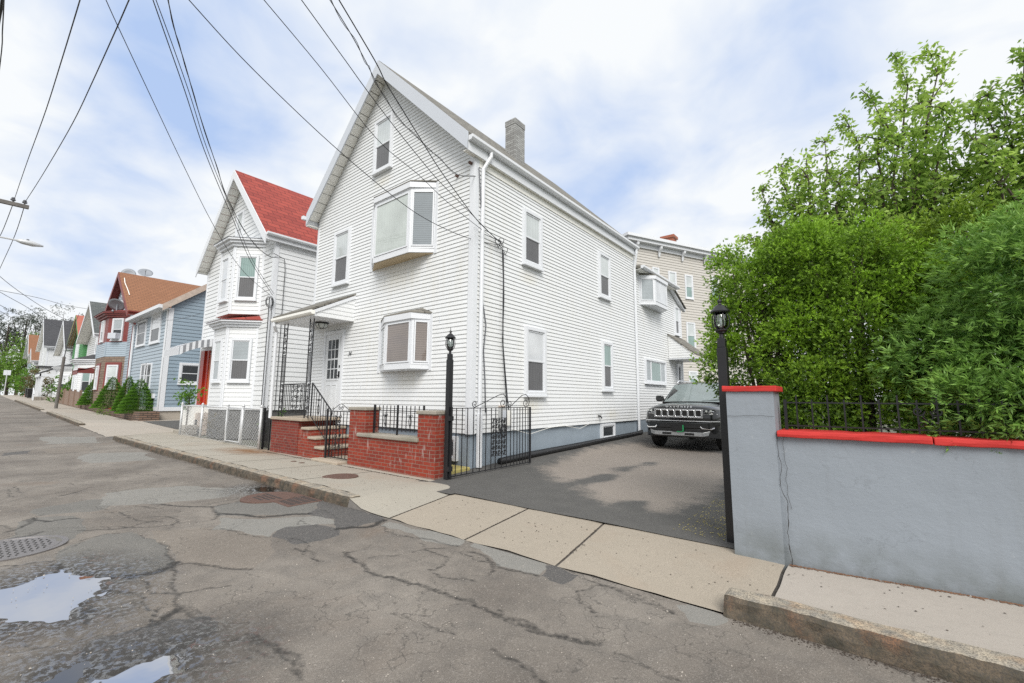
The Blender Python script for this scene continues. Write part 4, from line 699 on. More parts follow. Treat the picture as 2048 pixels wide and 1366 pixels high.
# entry canopy over the front door
CX0, CX1, CYF, CZ = -12.42, -10.27, 5.20, 3.42; CZT = 4.12
m = MB(); m.box(CX0 + .06, CX1 - .03, CYF + .06, YF, CZ, CZ + .03); ca = m.build("porch_ceiling", "trim_white", H)
m = MB(); 
for x, N in ((CX1 - .03, 1), (CX0 + .06, -1)):
    m = MB(); fr = F((x, YF, 0), (0, -1, 0), (N, 0, 0)); siding(m, fr, [(0, CZ), (YF - CYF - .06, CZ), (YF - CYF - .06, CZ + .10), (0, CZT - .03)], .11, .014); m.build("porch_gable", "vinyl_white", H)
m = MB(); m.prism([(CX0, YF, CZT), (CX0, YF, CZT + .05), (CX0, CYF - .04, CZ + .19), (CX0, CYF - .04, CZ + .14)], (CX1 - CX0, 0, 0)); m.build("porch_roof", "shingle_grey", H)
m = MB(); m.box(CX0 + .04, CX1 - .01, CYF + .02, CYF + .06, CZ - .01, CZ + .15); m.prism([(CX1 - .028, YF, CZT - .002), (CX1 - .028, CYF + .0, CZ + .138), (CX1 - .028, CYF, CZ + .05), (CX1 - .028, YF, CZT - .09)], (.03, 0, 0)); m.split("porch_fascia", "trim_white", H, bevel=.004)
m = MB(); P = [(CYF + .02, CZ + .13), (CYF - .09, CZ + .13), (CYF - .09, CZ + .07), (CYF - .06, CZ + .03), (CYF + .02, CZ + .03)]; m.prism([(CX0 - .01, a, b) for a, b in P], (CX1 - CX0 + .02, 0, 0)); m.build("gutter", "soffit_white", H, bevel=.005)
m = MB(); m.tube([(CX0 + .10, CYF - .03, CZ + .04), (CX0 + .10, CYF - .03, CZ - .06), (CX0 + .0, CYF + .08, CZ - .22), (CX0 + .0, CYF + .08, .9)], .042, 8); m.build("downspout", "trim_white", H, smooth=False)
m = MB(); lc = (-11.1, 5.85, CZ); m.lathe(lc, [(.17, -.0), (.17, -.03), (.15, -.045)], 16, "iron"); m.lathe(lc, [(.145, -.04), (.14, -.09), (.10, -.14), (.0, -.155)], 16, "lamp_glass")
for i in range(6):
    w_ = i * PI / 3; m.tube([(lc[0] + math.cos(w_) * r, lc[1] + math.sin(w_) * r, lc[2] + h) for r, h in ((.155, -.04), (.15, -.09), (.105, -.15), (0, -.165))], .006, 4, "iron")
m.build("ceiling_lamp", None, H)
# downspouts and service gear on the side wall
m = MB(); m.tube([(xe + .07, 6.62, SZ + .20), (xe + .07, 6.62, SZ + .10), (XR + .06, 6.50, SZ - .20), (XR + .06, 6.50, .95)], .045, 8, "trim_white"); m.tube([(XR + .065, 6.50, 1.15), (XR + .065, 6.50, .12)], .062, 8, "trim_white"); m.build("downspout", None, H)
m = MB(); m.tube([(xe + .07, YB - .12, SZ + .20), (xe + .07, YB - .12, SZ + .05), (XR + .06, YB - .06, ZE - .5), (XR + .06, YB - .06, .42)], .045, 8); m.build("downspout", "trim_white", H)
m = MB(); m.box(XR, XR + .12, 7.12, 7.28, .84, 1.27, "plastic_grey"); m.box(XR, XR + .10, 7.30, 7.47, .88, 1.20, "soffit_white"); m.box(XR + .10, XR + .14, 7.15, 7.25, 1.0, 1.2, "trim_grey"); m.box(XR, XR + .1, 7.14, 7.26, 1.27, 1.31, "worn_paint"); m.split("meter_box", None, H, bevel=.006)
def spath(pts, fr, n, r, mat, name="cable", parent=H, sub=1, sides=5):
    P = [fr.p(*fr.px(*p, n), n) for p in pts]; m = MB(); m.tube(P, r, sides, mat); return m.build(name, mat, parent, smooth=True)
spath([(958, 335), (963, 420), (963, 520), (965, 600), (972, 650), (967, 700), (970, 760), (971, 825)], fS, .05, .012, "wire_grey")
spath([(1005, 500), (1007, 560), (1006, 640), (1006, 690), (1010, 740), (1015, 800), (1022, 850)], fS, .05, .012, "wire_black"); spath([(1007, 505), (1008, 600), (1005, 680), (1008, 730), (1012, 790), (1015, 845)], fS, .07, .009, "wire_black")
spath([(1024, 858), (1060, 868), (1100, 855), (1128, 851), (1160, 857), (1180, 847)], fS, .035, .006, "soffit_white")
m = MB()
for (x, y, r_) in ((996, 487, .07), (1003, 483, .06), (1010, 502, .07), (1002, 492, .05)):
    c = fS.px(x, y, .08); m.tube([fS.p(c[0] + r_ * math.cos(w), c[1] + r_ * 1.3 * math.sin(w), .08 + .03 * math.sin(2 * w)) for w in np.linspace(0, 2 * PI, 15)], .007, 4)
c = fS.px(1007, 862, .16); m.tube([fS.p(c[0] + .09 * math.cos(w), c[1] + .11 * math.sin(w), .16) for w in np.linspace(0, 2 * PI, 15)], .016, 5)
m.build("cable_loop", "wire_black", H)
m = MB(); a = fS.px(1199, 832, .05); m.tube([fS.p(a[0], a[1], 0), fS.p(a[0], a[1], .09), fS.p(a[0], a[1] - .07, .12)], .022, 7); m.lathe(fS.p(a[0], a[1] + .05, .08), [(.05, 0), (.05, .015)], 8); m.build("garden_tap", "iron", H)
m = MB(); a = fF.px(918, 350, .05); m.tube([fF.p(a[0] - .07, a[1], .0), fF.p(a[0] - .07, a[1], .08)], .03, 6); m.build("insulator", "rust_brown", H); m = MB(); m.tube([fF.p(a[0] + .35, a[1] + .15, .0), fF.p(a[0] + .35, a[1] + .15, .1)], .035, 6); m.build("insulator", "rust_brown", H)
# rear wing
wz = 6.0; WE = 19.5
m = MB(); siding(m, fS, [(YB, ZB), (WE, ZB), (WE, 5.45), (18.2, 6.0), (YB, 6.0)], .09, .018, n0=-.03); m.build("wing_wall", "vinyl_white", H)
m = MB(); m.box(-9.8, XR - .03, YB + .02, WE, 0, ZB + .01, "found_blue"); m.build("wing_foundation", None, H)
m = MB(); m.prism([(x, WE - .02, z) for x, z in ((-9.8, ZB), (XR - .04, ZB), (XR - .04, 5.45), (-9.8, 5.45))], (0, .02, 0)); m.build("wing_rear_wall", "vinyl_white", H)
m = MB(); m.prism([(XR + .25, YB + .03, 6.02), (XR + .25, YB + .03, 6.12), (-9.8, YB + .03, 7.0), (-9.8, YB + .03, 6.9)], (0, 3.85, 0)); m.add([(XR + .2, 18.1, 6.1), (XR + .2, 19.7, 5.42), (-9.8, 19.7, 5.42), (-9.8, 18.1, 6.8)], [(0, 1, 2, 3)]); m.build("wing_roof", "shingle_grey", H)
eave_soffit(H, XR - .03, XR + .25, YB + .02, 18.3, 5.99)
gutter(H, XR + .25, YB + .03, 18.35, 6.12, 1); m = MB(); m.prism([(XR + .0, 18.1, 6.12), (XR + .0, 19.75, 5.44), (XR + .0, 19.75, 5.30), (XR + .0, 18.1, 5.98)], (.12, 0, 0)); m.build("rake_board", "trim_white", H)
m = MB(); m.fbox(fS, WE - .1, WE + .02, ZB, 5.45, -.03, .0); m.build("corner_board", "trim_white", H)
fW = FX(XR - .03); bay(H, fW, 15.0, 17.1, 15.4, 16.65, 4.85, 5.93, .42, .08, ("glass_blind", "glass_light", "glass_blind"), under="trim_white", roofh=.06)
winpx(H, fW, (1287, 716), (1330, 769), style="slider", up="glass_teal", lo="glass_blind"); winpx(H, fW, (1346, 612), (1357, 672), cw=.06)
winpx(H, fW, (1351, 727), (1362, 800), style="single", up="glass_dark", name="side_door", sill=False, cw=.1)
m = MB(); A = 17.75; B_ = 19.5; x0, x1 = XR - .01, XR + 1.0; zt, zb = 4.05, 3.10
fr = F((0, A, 0), (1, 0, 0), (0, -1, 0)); siding(m, fr, [(x0, zb), (x1, zb), (x1, zb + .08), (x0, zt)], .1, .012); m.build("hood_gable", "vinyl_white", H)
m = MB(); m.prism([(x0, A - .04, zt), (x1 + .08, A - .04, zb + .06), (x1 + .08, A - .04, zb + .12), (x0, A - .04, zt + .06)], (0, B_ - A + .08, 0)); m.build("hood_roof", "shingle_grey", H); m = MB(); m.box(x0, x1 + .06, A, B_, zb - .05, zb + .0); m.build("hood_underside", "trim_white", H)
# vertical joints where siding lengths meet
m = MB()
for x, y in ((725, 560), (770, 563), (863, 555), (742, 602), (829, 600), (830, 622), (880, 640), (722, 774)): u, z = fF.px(x, y); m.fbox(fF, u, u + .004, z - .05, z + .05, .012, .0225)
m.build("siding_joint", "trim_grey", H)

# black drain pipe along the foundation
m = MB(); pp = [(XR + .09, 7.05, .16), (XR + .10, 8, .20), (XR + .10, 10, .235), (XR + .1, 12, .28), (XR + .1, 14.2, .33), (XR + .08, YB - .06, .36), (XR + .06, YB - .06, .45)]; Q = []
for a, b in zip(pp, pp[1:]):
    n = max(2, int(np.linalg.norm(np.array(a) - b) / .03)); Q += [tuple(np.array(a) + (np.array(b) - a) * i / n) for i in range(n)]
Q = [(a + .04, b, c + .015) for a, b, c in Q]; m.tube(Q, [.078 if i % 2 else .068 for i in range(len(Q))], 10); o = m.build("drain_pipe", "black_plastic", smooth=True); tag(o, "black corrugated drain pipe lying along the white house foundation", "pipe")
# brick stoop
S = empty("brick_stoop", (-11.3, 5.37, 0), "red brick front stoop with concrete slab and four steps below the white door", "steps")
ST = .94; m = MB(); m.box(-12.40, -10.95, 5.33, YF + .02, -.03, ST - .07); m.build("body", "brick_dark_red", S)
m = MB(); m.box(-12.44, -10.72, 5.28, YF + .01, ST - .07, ST + .0); m.build("slab", "conc_step", S, bevel=.012)
for i in range(3):
    z = ST - .205 * (i + 1); x1 = -10.74 + .34 * (i + 1)
    m = MB(); m.box(-10.94, x1, 5.345 + i * .003, YF - .02, -.03, z - .06); m.build("riser", "brick_red", S)
    m = MB(); m.box(x1 - .36, x1 + .03, 5.30 + i * .002, YF - .01, z - .06, z); m.build("tread", "conc_step", S, bevel=.015)
m = MB(); m.box(-9.83, -8.75, 5.12, 5.9, -.05, .10); m.build("bottom_step", "conc_step", S, bevel=.02)
# ------------------------------------------------------------------ brick garden wall, iron work, gates, lamp posts
BW = empty("brick_wall", (-7.2, 5.4, 0), "low red brick garden wall with two capped pillars and white salt stains", "wall")
m = MB(); m.box(-8.64, -8.05, 5.30, 5.62, -.04, 1.19); m.build("pillar", "brick_red", BW); m = MB(); m.box(-8.67, -8.02, 5.27, 5.65, 1.19, 1.255); m.build("pillar_cap", "conc_cap", BW, bevel=.012)
m = MB(); m.box(-6.40, -5.92, 5.30, 5.66, -.04, 1.16); m.build("pillar", "brick_red", BW); m = MB(); m.box(-6.43, -5.90, 5.27, 5.69, 1.16, 1.225); m.build("pillar_cap", "conc_cap", BW, bevel=.012)
m = MB(); m.box(-8.06, -6.39, 5.302, 5.60, -.04, .655); m.build("low_wall", "brick_red", BW); m = MB(); m.box(-8.30, -6.36, 5.255, 5.64, .655, .73); m.build("coping", "conc_cap", BW, bevel=.018)
m = MB(); m.box(-8.7, -5.88, 5.18, 5.31, -.02, .055); m.build("footing", "conc_grey", BW, bevel=.02)
def spiral(c, r0, turns, a0, U, Vv, sgn=1, n=18, k=.75):
    return [tuple(np.array(c) + (np.array(U) * math.cos(a0 + sgn * t * turns * 2 * PI) + np.array(Vv) * math.sin(a0 + sgn * t * turns * 2 * PI)) * r0 * (1 - k * t)) for t in np.linspace(0, 1, n)]
Zv = (0, 0, 1)
def scroll_panel(m, fr, u0, u1, z0, z1, n, nx=2, r=.006, seed=1):
    """leafy wrought scroll infill: mirrored S curls with small leaves"""
    rg = random.Random(seed); w = (u1 - u0) / nx; nz_ = max(1, int((z1 - z0) / (w * 1.25))); h = (z1 - z0) / nz_
    for i in range(nx):
        for j in range(nz_):
            c = (u0 + w * (i + .5), z0 + h * (j + .5)); sg = 1 if (i + j) % 2 else -1
            for s_ in (1, -1):
                pts = []
                for t in np.linspace(0, 1, 12):
                    a = t * 2 * PI * .95 * sg; rr = min(w, h) * .34 * (1 - .65 * t); pts.append(fr.p(c[0] + s_ * (w * .08 + rr * math.cos(a) * .9), c[1] + s_ * (h * .2 - rr * math.sin(a)), n))
                m.tube(pts, r, 4, caps=False)
            for k in range(3):
                a = rg.uniform(0, 2 * PI); q = fr.p(c[0] + w * .3 * math.cos(a), c[1] + h * .36 * math.sin(a), n); b = rg.uniform(0, 2 * PI); d = w * .2
                e1 = np.array(fr.U) * math.cos(b) * d + np.array(Zv) * math.sin(b) * d; e2 = np.array(fr.U) * -math.sin(b) * d * .4 + np.array(Zv) * math.cos(b) * d * .4
                m.prism([tuple(np.array(q) + v) for v in (-e1, e2, e1, -e2)], np.array(fr.N) * .005)
def bar(m, fr, u, z0, z1, n, w=.012): m.fbox(fr, u - w / 2, u + w / 2, z0, z1, n - w / 2, n + w / 2)
# panel on the low wall
g = empty("iron_fence_panel", (-7.2, 5.45, .73), "short black iron fence panel with two scroll ornaments on the low brick wall", "fence")
fr = FY(5.45)
m = MB()
for i in range(13): bar(m, fr, -7.93 + i * .125, .80, 1.30 if i % 6 else 1.30, 0, .013)
m.build("baluster", "iron", g); m = MB(); m.fbox(fr, -7.99, -6.40, 1.19, 1.205, -.012, .012); m.fbox(fr, -7.99, -6.40, .855, .87, -.012, .012); m.build("rail", "iron", g)
for u in (-7.97, -7.2, -6.42): m = MB(); bar(m, fr, u, .72, 1.31, 0, .03); m.build("post", "iron", g)
for u in (-7.58, -6.80):
    m = MB()
    for s_ in (1, -1): m.tube(spiral(fr.p(u + s_ * .045, 1.10, .01), .035, 1.1, 0 if s_ > 0 else PI, fr.U, Zv, s_), .006, 5); m.tube([fr.p(u + s_ * x, z, .01) for x, z in ((.0, .9), (.035, .95), (.05, 1.0), (.03, 1.06), (0, 1.12))], .006, 5)
    m.tube([fr.p(u, z, .01) for z in (.88, 1.16)], [.012, .004], 5); m.build("scroll", "iron", g)
# stoop railing and porch columns
g = empty("porch_railing", (-11.3, 5.5, .94), "black wrought iron porch railing with scroll columns holding up the canopy", "railing")
fL, fRs = FY(5.42), F((-12.3, 0, 0), (0, 1, 0), (1, 0, 0)); RT = ST + .86
def column(u):
    m = MB(); fr = fL
    for d in (-.095, .095): bar(m, fr, u + d, ST, 3.43, 0, .022)
    for d in (-.03, .03): bar(m, fr, u + d, ST + .9, 2.56, 0, .011)
    for z in (ST + .04, ST + .9, 2.56, 3.3): m.fbox(fr, u - .10, u + .10, z, z + .014, -.012, .012)
    scroll_panel(m, fr, u - .085, u + .085, 2.58, 3.30, 0, 1, .008, 3); scroll_panel(m, fr, u - .085, u + .085, ST + .05, ST + .88, 0, 1, .008, 4); m.build("column", "iron", g)
column(-12.17); column(-10.77)
m = MB(); m.fbox(fL, -12.08, -10.86, RT - .02, RT, -.014, .014); m.fbox(fL, -12.08, -10.86, ST + .08, ST + .095, -.01, .01)
for i in range(4): bar(m, fL, -11.99 + i * .095, ST + .08, RT, 0)
scroll_panel(m, fL, -11.62, -11.02, ST + .10, RT - .02, 0, 4, .007, 8); 
for u in (-11.62, -11.32, -11.02, -10.94): bar(m, fL, u, ST + .08, RT, 0)
m.build("front_rail", "iron", g)
m = MB(); m.fbox(fRs, 5.44, 6.24, RT - .02, RT, -.014, .014); m.fbox(fRs, 5.44, 6.24, ST + .08, ST + .095, -.01, .01)
for i in range(8): bar(m, fRs, 5.5 + i * .1, ST + .08, RT, 0)
m.build("side_rail", "iron", g)
m = MB(); u0, u1 = -10.55, -9.62; za, zb = ST + .86, ST - .62 + .86 - .02; q0 = ST + .0; 
m.tube([fL.p(u0, za, 0), fL.p(u1, zb, 0), fL.p(u1 + .05, zb - .06, 0), fL.p(u1 + .02, zb - .12, 0)], .017, 6); m.tube([fL.p(u0, ST + .06, 0), fL.p(u1, zb - .80, 0)], .011, 5)
n = 8
for i in range(n + 1): t = i / n; u = u0 + (u1 - u0) * t; bar(m, fL, u, (ST + .06) * (1 - t) + (zb - .80) * t, za * (1 - t) + zb * t, 0, .026 if i in (0, n) else .012)
bar(m, fL, u1, .12, zb - .3, 0, .026)
for s_ in (1, -1): m.tube(spiral(fL.p(-10.2 + s_ * .04, 1.38, .0), .035, 1, 0 if s_ > 0 else PI, fL.U, Zv, s_), .007, 5); m.tube([fL.p(-10.2 + s_ * x, z, 0) for x, z in ((0, 1.02), (.045, 1.12), (.05, 1.2), (0, 1.32))], .007, 5)
m.build("stair_rail", "iron", g)
# small gate at the foot of the steps
g = empty("garden_gate", (-9.1, 5.35, .1), "small black iron gate with scroll panel and curled top beside the brick pillar", "gate"); fr = FY(5.34)
m = MB(); G0, G1 = -9.62, -8.68; bar(m, fr, G0, .06, 1.20, 0, .035); bar(m, fr, G1, .12, 1.16, 0, .02); m.fbox(fr, G0, G1, 1.135, 1.155, -.01, .01); m.fbox(fr, G0, G1, .13, .15, -.01, .01); m.build("gate_frame", "iron", g)
m = MB()
for i in range(1, 7):
    u = G0 + (G1 - G0) * i / 7
    bar(m, fr, u, .14, 1.14, 0)
m.build("baluster", "iron", g); m = MB(); scroll_panel(m, fr, G0 + .30, G0 + .62, .28, 1.08, .004, 2, .008, 12); m.build("scroll_panel", "iron", g)
m = MB(); c = (G0 + G1) / 2 + .08
for s_ in (1, -1): m.tube([fr.p(c + s_ * x, z, 0) for x, z in ((.02, 1.30), (.06, 1.305), (.30, 1.19), (.34, 1.155))], .007, 5); m.tube(spiral(fr.p(c + s_ * .045, 1.22, 0), .05, 1.1, PI / 2, fr.U, Zv, -s_), .007, 5); m.tube(spiral(fr.p(c + s_ * .33, 1.20, 0), .035, 1, PI / 2, fr.U, Zv, s_), .006, 5)
m.build("gate_crest", "iron", g)
# iron gate closing the gap left of the stoop
g = empty("side_gate", (-12.9, 5.4, 0), "narrow black iron gate in the gap between the brick stoop and the chain link fence", "gate"); fr = FY(5.36); SG = fr.px(527, 860)[0]
m = MB(); bar(m, fr, SG, 0, 1.16, 0, .05); bar(m, fr, -12.56, 0, 1.1, 0, .03); m.fbox(fr, SG, -12.56, 1.04, 1.06, -.01, .01); m.fbox(fr, SG, -12.56, .10, .12, -.01, .01); m.build("gate_frame", "iron", g)
m = MB(); [bar(m, fr, SG + (i + 1) * (-12.56 - SG) / 8, .1, 1.05, 0) for i in range(7)]; scroll_panel(m, fr, -13.0, -12.76, .3, .95, 0, 1, .009, 5); m.build("baluster", "iron", g)
m = MB(); [m.tube(spiral(fr.p(-12.89 + s_ * .12, 1.13, 0), .07, 1.1, PI / 2, fr.U, Zv, s_), .008, 5) for s_ in (1, -1)]; m.build("gate_crest", "iron", g)
# lamp posts
def lamp_post(x, y, z0, top, label, r=.046, lead=True):
    g = empty("lamp_post", (x, y, z0), label, "lamp post", "black lantern posts at the driveway")
    m = MB(); m.box(x - r, x + r, y - r, y + r, z0 - .02, top); m.box(x - r * .82, x + r * .82, y - r * .82, y + r * .82, top, top + .10); m.lathe((x, y, top + .10), [(.025, 0), (.022, .05), (.05, .06), (.03, .08)], 10); m.build("post", "iron", g, bevel=.005)
    t = top + .17; m = MB(); m.lathe((x, y, t), [(.05, 0), (.062, .015), (.05, .03)], 12)
    for i in range(6):
        w = i * PI / 3; m.tube([(x + math.cos(w) * q, y + math.sin(w) * q, t + h) for q, h in ((.05, .02), (.078, .06), (.088, .12), (.078, .18), (.06, .215))], .007, 4)
    m.lathe((x, y, t + .21), [(.098, 0), (.10, .012), (.075, .04), (.045, .075), (.02, .09), (.016, .105), (.026, .12), (.02, .135), (.006, .15), (.004, .20)], 12); l = m.build("lantern", "iron", g, smooth=False)
    m = MB(); m.lathe((x, y, t), [(.04, .03), (.065, .06), (.074, .12), (.066, .18), (.05, .21)], 12); m.build("globe", "clear_glass", l, smooth=True); m = MB(); m.lathe((x, y, t), [(.012, .03), (.014, .10), (.008, .15)], 8); m.build("bulb", "trim_white", l); return g
lamp_post(-5.77, 5.46, .02, 2.14, "black lantern post at the brick pillar, left side of the driveway entrance")
lamp_post(-1.145, 5.02, .02, 2.0, "black lantern post against the grey pillar with the red cap", r=.046)
# driveway gate, open
def drive_gate(P, Q, label, seed):
    g = empty("driveway_gate", (*P, .06), label, "gate"); fr = F2(P, Q); L = math.dist(P, Q); zt = 1.28; z0 = lambda u: .085 + .05 * u / L
    m = MB(); bar(m, fr, 0, z0(0), zt + .02, 0, .035); bar(m, fr, L, z0(L), zt, 0, .032); m.fbox(fr, 0, L, zt - .014, zt, -.008, .008); m.prism([fr.p(0, z0(0) + .01, -.008), fr.p(L, z0(L) + .01, -.008), fr.p(L, z0(L) + .026, -.008), fr.p(0, z0(0) + .026, -.008)], fr.N * .016); m.build("gate_frame", "iron", g)
    k = [.055, .12, .18, .25, .325, .40, .465] + [.52, .60, .665] + [.72, .765, .81, .85, .89, .93, .97]
    for t in k: m = MB(); bar(m, fr, t * L, z0(t * L) + .01, zt, 0, .012); m.build("baluster", "iron", g)
    m = MB(); m.fframe(fr, .465 * L, .665 * L, .36, 1.08, .01, -.008, .008); scroll_panel(m, fr, .475 * L, .655 * L, .37, 1.07, 0, 5, .010, seed); m.build("scroll_panel", "iron", g)
    for a, b in ((.25, .665), (.70, .985)):
        m = MB(); m.tube(spiral(fr.p(a * L + .02, zt + .07, 0), .065, 1.2, -PI / 2, fr.U, Zv, -1), .008, 5); m.tube([fr.p(a * L + .02, zt + .005, 0), fr.p(b * L - .22, zt + .24, 0), fr.p(b * L - .10, zt + .26, 0), fr.p(b * L - .02, zt + .20, 0), fr.p(b * L + .005, zt + .11, 0), fr.p(b * L - .02, zt + .03, 0), fr.p(b * L - .08, zt + .005, 0)], .008, 5); m.tube(spiral(fr.p(b * L - .10, zt + .085, 0), .085, 1.1, -PI / 2, fr.U, Zv, -1), .008, 5); m.build("gate_crest", "iron", g)
    m = MB(); m.fbox(fr, -.06, .03, zt - .22, zt - .14, -.03, .03); m.fbox(fr, -.06, .03, .2, .28, -.03, .03); m.build("hinge", "iron", g)
drive_gate((-5.70, 5.46), (-5.52, 7.55), "black iron driveway gate leaf folded open against the white house side", 21)
drive_gate((-1.18, 5.12), (-1.06, 7.3), "black iron driveway gate leaf folded open behind the grey pillar", 22)
m = MB(); m.box(-6.5, -6.0, 5.75, 6.28, .02, .15); o = m.build("yellow_step", "yellow_moss", bevel=.02); tag(move_origin(o), "low moss yellowed concrete step at the corner of the white house", "step")
# ------------------------------------------------------------------ grey rendered wall
GW = empty("grey_wall", (-.2, 4.85, 0), "grey rendered retaining wall with square end pillar and bright red caps", "wall")
m = MB(); N_ = 40
def wavy(m, x0, x1, y0, y1, z0, z1, nx, nz_, amp=.004):
    V = []; Fc = []
    for i in range(nx + 1):
        for j in range(nz_ + 1):
            x = x0 + (x1 - x0) * i / nx; z = z0 + (z1 - z0) * j / nz_; V.append((x, y0 + noise.noise(Vector((x * 2.2, z * 2.2, 1))) * amp, z))
    for i in range(nx):
        for j in range(nz_): a = i * (nz_ + 1) + j; Fc.append((a, a + 1, a + nz_ + 2, a + nz_ + 1))
    m.add(V, Fc); m.box(x0, x1, y0 + .012, y1, z0, z1)
wavy(m, -.657, 3.8, 4.70, 5.02, -.05, 1.13, 60, 16, .008); m.build("wall_body", "grey_stucco", GW)
m = MB(); wavy(m, -1.055, -.655, 4.675, 5.02, -.05, 1.535, 8, 18, .006); m.build("pillar", "grey_stucco", GW)
m = MB(); V = []; 
def rough_cap(x0, x1, y0, y1, z0, z1, seed, parent, nm):
    m = MB(); n = max(4, int((x1 - x0) / .06)); k = [(y0, z0), (y0 - .004, (z0 + z1) / 2), (y0, z1), (y1, z1), (y1, z0)]; V = []; Fc = []
    for i in range(n + 1):
        x = x0 + (x1 - x0) * i / n
        for j, (y, z) in enumerate(k): q = noise.noise(Vector((x * 6, j * 3.3 + seed, 0))); q2 = noise.noise(Vector((x * 14, j * 1.3 + seed, 9))); V.append((x, y + .006 * q, z + .006 * q + .004 * q2))
    for i in range(n):
        for j in range(5): Fc.append((i * 5 + j, i * 5 + (j + 1) % 5, (i + 1) * 5 + (j + 1) % 5, (i + 1) * 5 + j))
    Fc += [tuple(range(5)), tuple(range(n * 5 + 4, n * 5 - 1, -1))]; m.add(V, Fc); m.build(nm, "red_paint", parent, bevel=.006)
rough_cap(-1.085, -.625, 4.65, 5.06, 1.532, 1.585, 1, GW, "pillar_cap"); rough_cap(-.645, .38, 4.655, 5.06, 1.125, 1.18, 2, GW, "wall_cap"); rough_cap(.388, 1.52, 4.66, 5.06, 1.122, 1.176, 5, GW, "wall_cap"); rough_cap(1.53, 3.8, 4.655, 5.06, 1.125, 1.18, 7, GW, "wall_cap")
# open crack between pillar and wall
m = MB(); P = jag([(-.645, 1.12), (-.63, .9), (-.648, .7), (-.60, .55), (-.62, .3), (-.60, -.02)], .07, 5, rg=random.Random(3)); wd = [.0015 + .0055 * abs(noise.noise(Vector((z * 9, 0, 0)))) for x, z in P]
for (a, b, w1, w2) in zip(P[:-1], P[1:], wd, wd[1:]): m.quad((a[0] - w1, 4.668, a[1]), (a[0] + w1, 4.668, a[1]), (b[0] + w2, 4.668, b[1]), (b[0] - w2, 4.668, b[1]))
P = jag([(-.60, 1.12), (-.585, .85), (-.60, .62), (-.575, .5)], .07, 5, rg=random.Random(4))
for a, b in zip(P[:-1], P[1:]): m.quad((a[0] - .0015, 4.688, a[1]), (a[0] + .0015, 4.688, a[1]), (b[0] + .0015, 4.688, b[1]), (b[0] - .0015, 4.688, b[1]))
P = jag([(-1.05, 1.30), (-.85, 1.308), (-.66, 1.303)], .03, 4, rg=random.Random(8)); [m.quad((a[0], 4.664, a[1] - .0014), (b[0], 4.664, b[1] - .0014), (b[0], 4.664, b[1] + .0014), (a[0], 4.664, a[1] + .0014)) for a, b in zip(P[:-1], P[1:])]; m.build("crack", "cover_dark" if "cover_dark" in MAT else simple("cover_dark", (.035, .033, .032), .8).name, GW)
g = empty("iron_wall_fence", (.4, 4.9, 1.18), "black iron railing with scrolls on top of the grey wall, under the hedge", "fence"); fr = FY(4.87)
m = MB(); m.fbox(fr, -.60, 3.6, 1.425, 1.437, -.008, .008); m.fbox(fr, -.60, 3.6, 1.215, 1.227, -.008, .008); m.build("rail", "iron", g)
for i in range(24): m = MB(); u = -.50 + i * .118; (bar(m, fr, u, 1.19, 1.50 if i % 2 == 0 else 1.46, 0, .012)); m.build("baluster", "iron", g)
for u in (-.59, 2.3): m = MB(); bar(m, fr, u, 1.17, 1.46, 0, .025); m.build("post", "iron", g)
for u in (.385, 1.5):
    m = MB()
    for s_ in (1, -1): m.tube(spiral(fr.p(u + s_ * .055, 1.37, .01), .04, 1.2, PI if s_ > 0 else 0, fr.U, Zv, s_), .007, 5); m.tube(spiral(fr.p(u + s_ * .04, 1.26, .01), .026, 1.1, PI if s_ > 0 else 0, fr.U, Zv, -s_), .006, 5); m.tube([fr.p(u + s_ * x, z, .01) for x, z in ((.0, 1.28), (.03, 1.32), (.02, 1.36))], .006, 5)
    m.build("scroll", "iron", g)
# ------------------------------------------------------------------ the neighbouring houses up the street
def gable_house(name, label, xl, xr, yf, yb, zb, ze, slope, wall, roofm, trim="trim_white", base="found_grey", over=.38, eave=.32, ex=.17, board=.25, sidewall=None, group=None, z0=None):
    g = empty(name, ((xl + xr) / 2, yf, float(zr((xl + xr) / 2))), label, "house", group); xc = (xl + xr) / 2; zap = ze + (xr - xl) / 2 * slope; fr = FY(yf)
    m = MB(); siding(m, fr, [(xl, zb), (xr, zb), (xr, ze), (xc, zap), (xl, ze)], ex, .023, jitter=False); m.build("front_wall", wall, g)
    m = MB(); siding(m, FX(xr), [(yf, zb), (yb, zb), (yb, ze), (yf, ze)], ex, .023, jitter=False); m.build("side_wall", sidewall or wall, g)
    m = MB(); m.prism([(x, yb, z) for x, z in ((xl, zb), (xr - .02, zb), (xr - .02, ze), (xc, zap - .05), (xl, ze))], (0, .03, 0)); m.box(xl - .01, xl, yf + .02, yb, zb, ze); m.build("rear_wall", wall, g)
    m = MB(); m.box(xl + .02, xr - .03, yf + .03, yb, float(zr(xr)) - .6, zb + .005); m.build("foundation", base, g)
    m = MB(); f2 = FX(xr); m.fbox(fr, xr - .12, xr + .028, zb, ze + .1, 0, .03); m.fbox(f2, yf, yf + .12, zb, ze, -.02, .03); m.fbox(fr, xl - .02, xl + .1, zb, ze, 0, .03); m.split("corner_board", trim, g)
    zA, zE, dz = gable_roof(g, xc, (xr - xl) / 2, yf, yb, ze, slope, roofm, trim, over=over, eave=eave, board=board)
    zf = ze - eave * slope + .06; eave_soffit(g, xr - .02, xr + eave, yf - over, yb, zf, trim if trim != "brown_red_trim" else "trim_grey"); eave_soffit(g, xl - eave, xl + .02, yf - over, yb, zf); gutter(g, xr + eave + .02, yf - over, yb, zf + .24, 1, trim); m = MB(); m.box(xr + eave, xr + eave + .019, yf - over - .01, yb, zf - .01, zf + .21); m.box(xl - eave - .02, xl - eave, yf - over - .01, yb, zf - .01, zf + .21); m.split("fascia", trim if trim != "wood_raw" else "wood_raw", g); return g
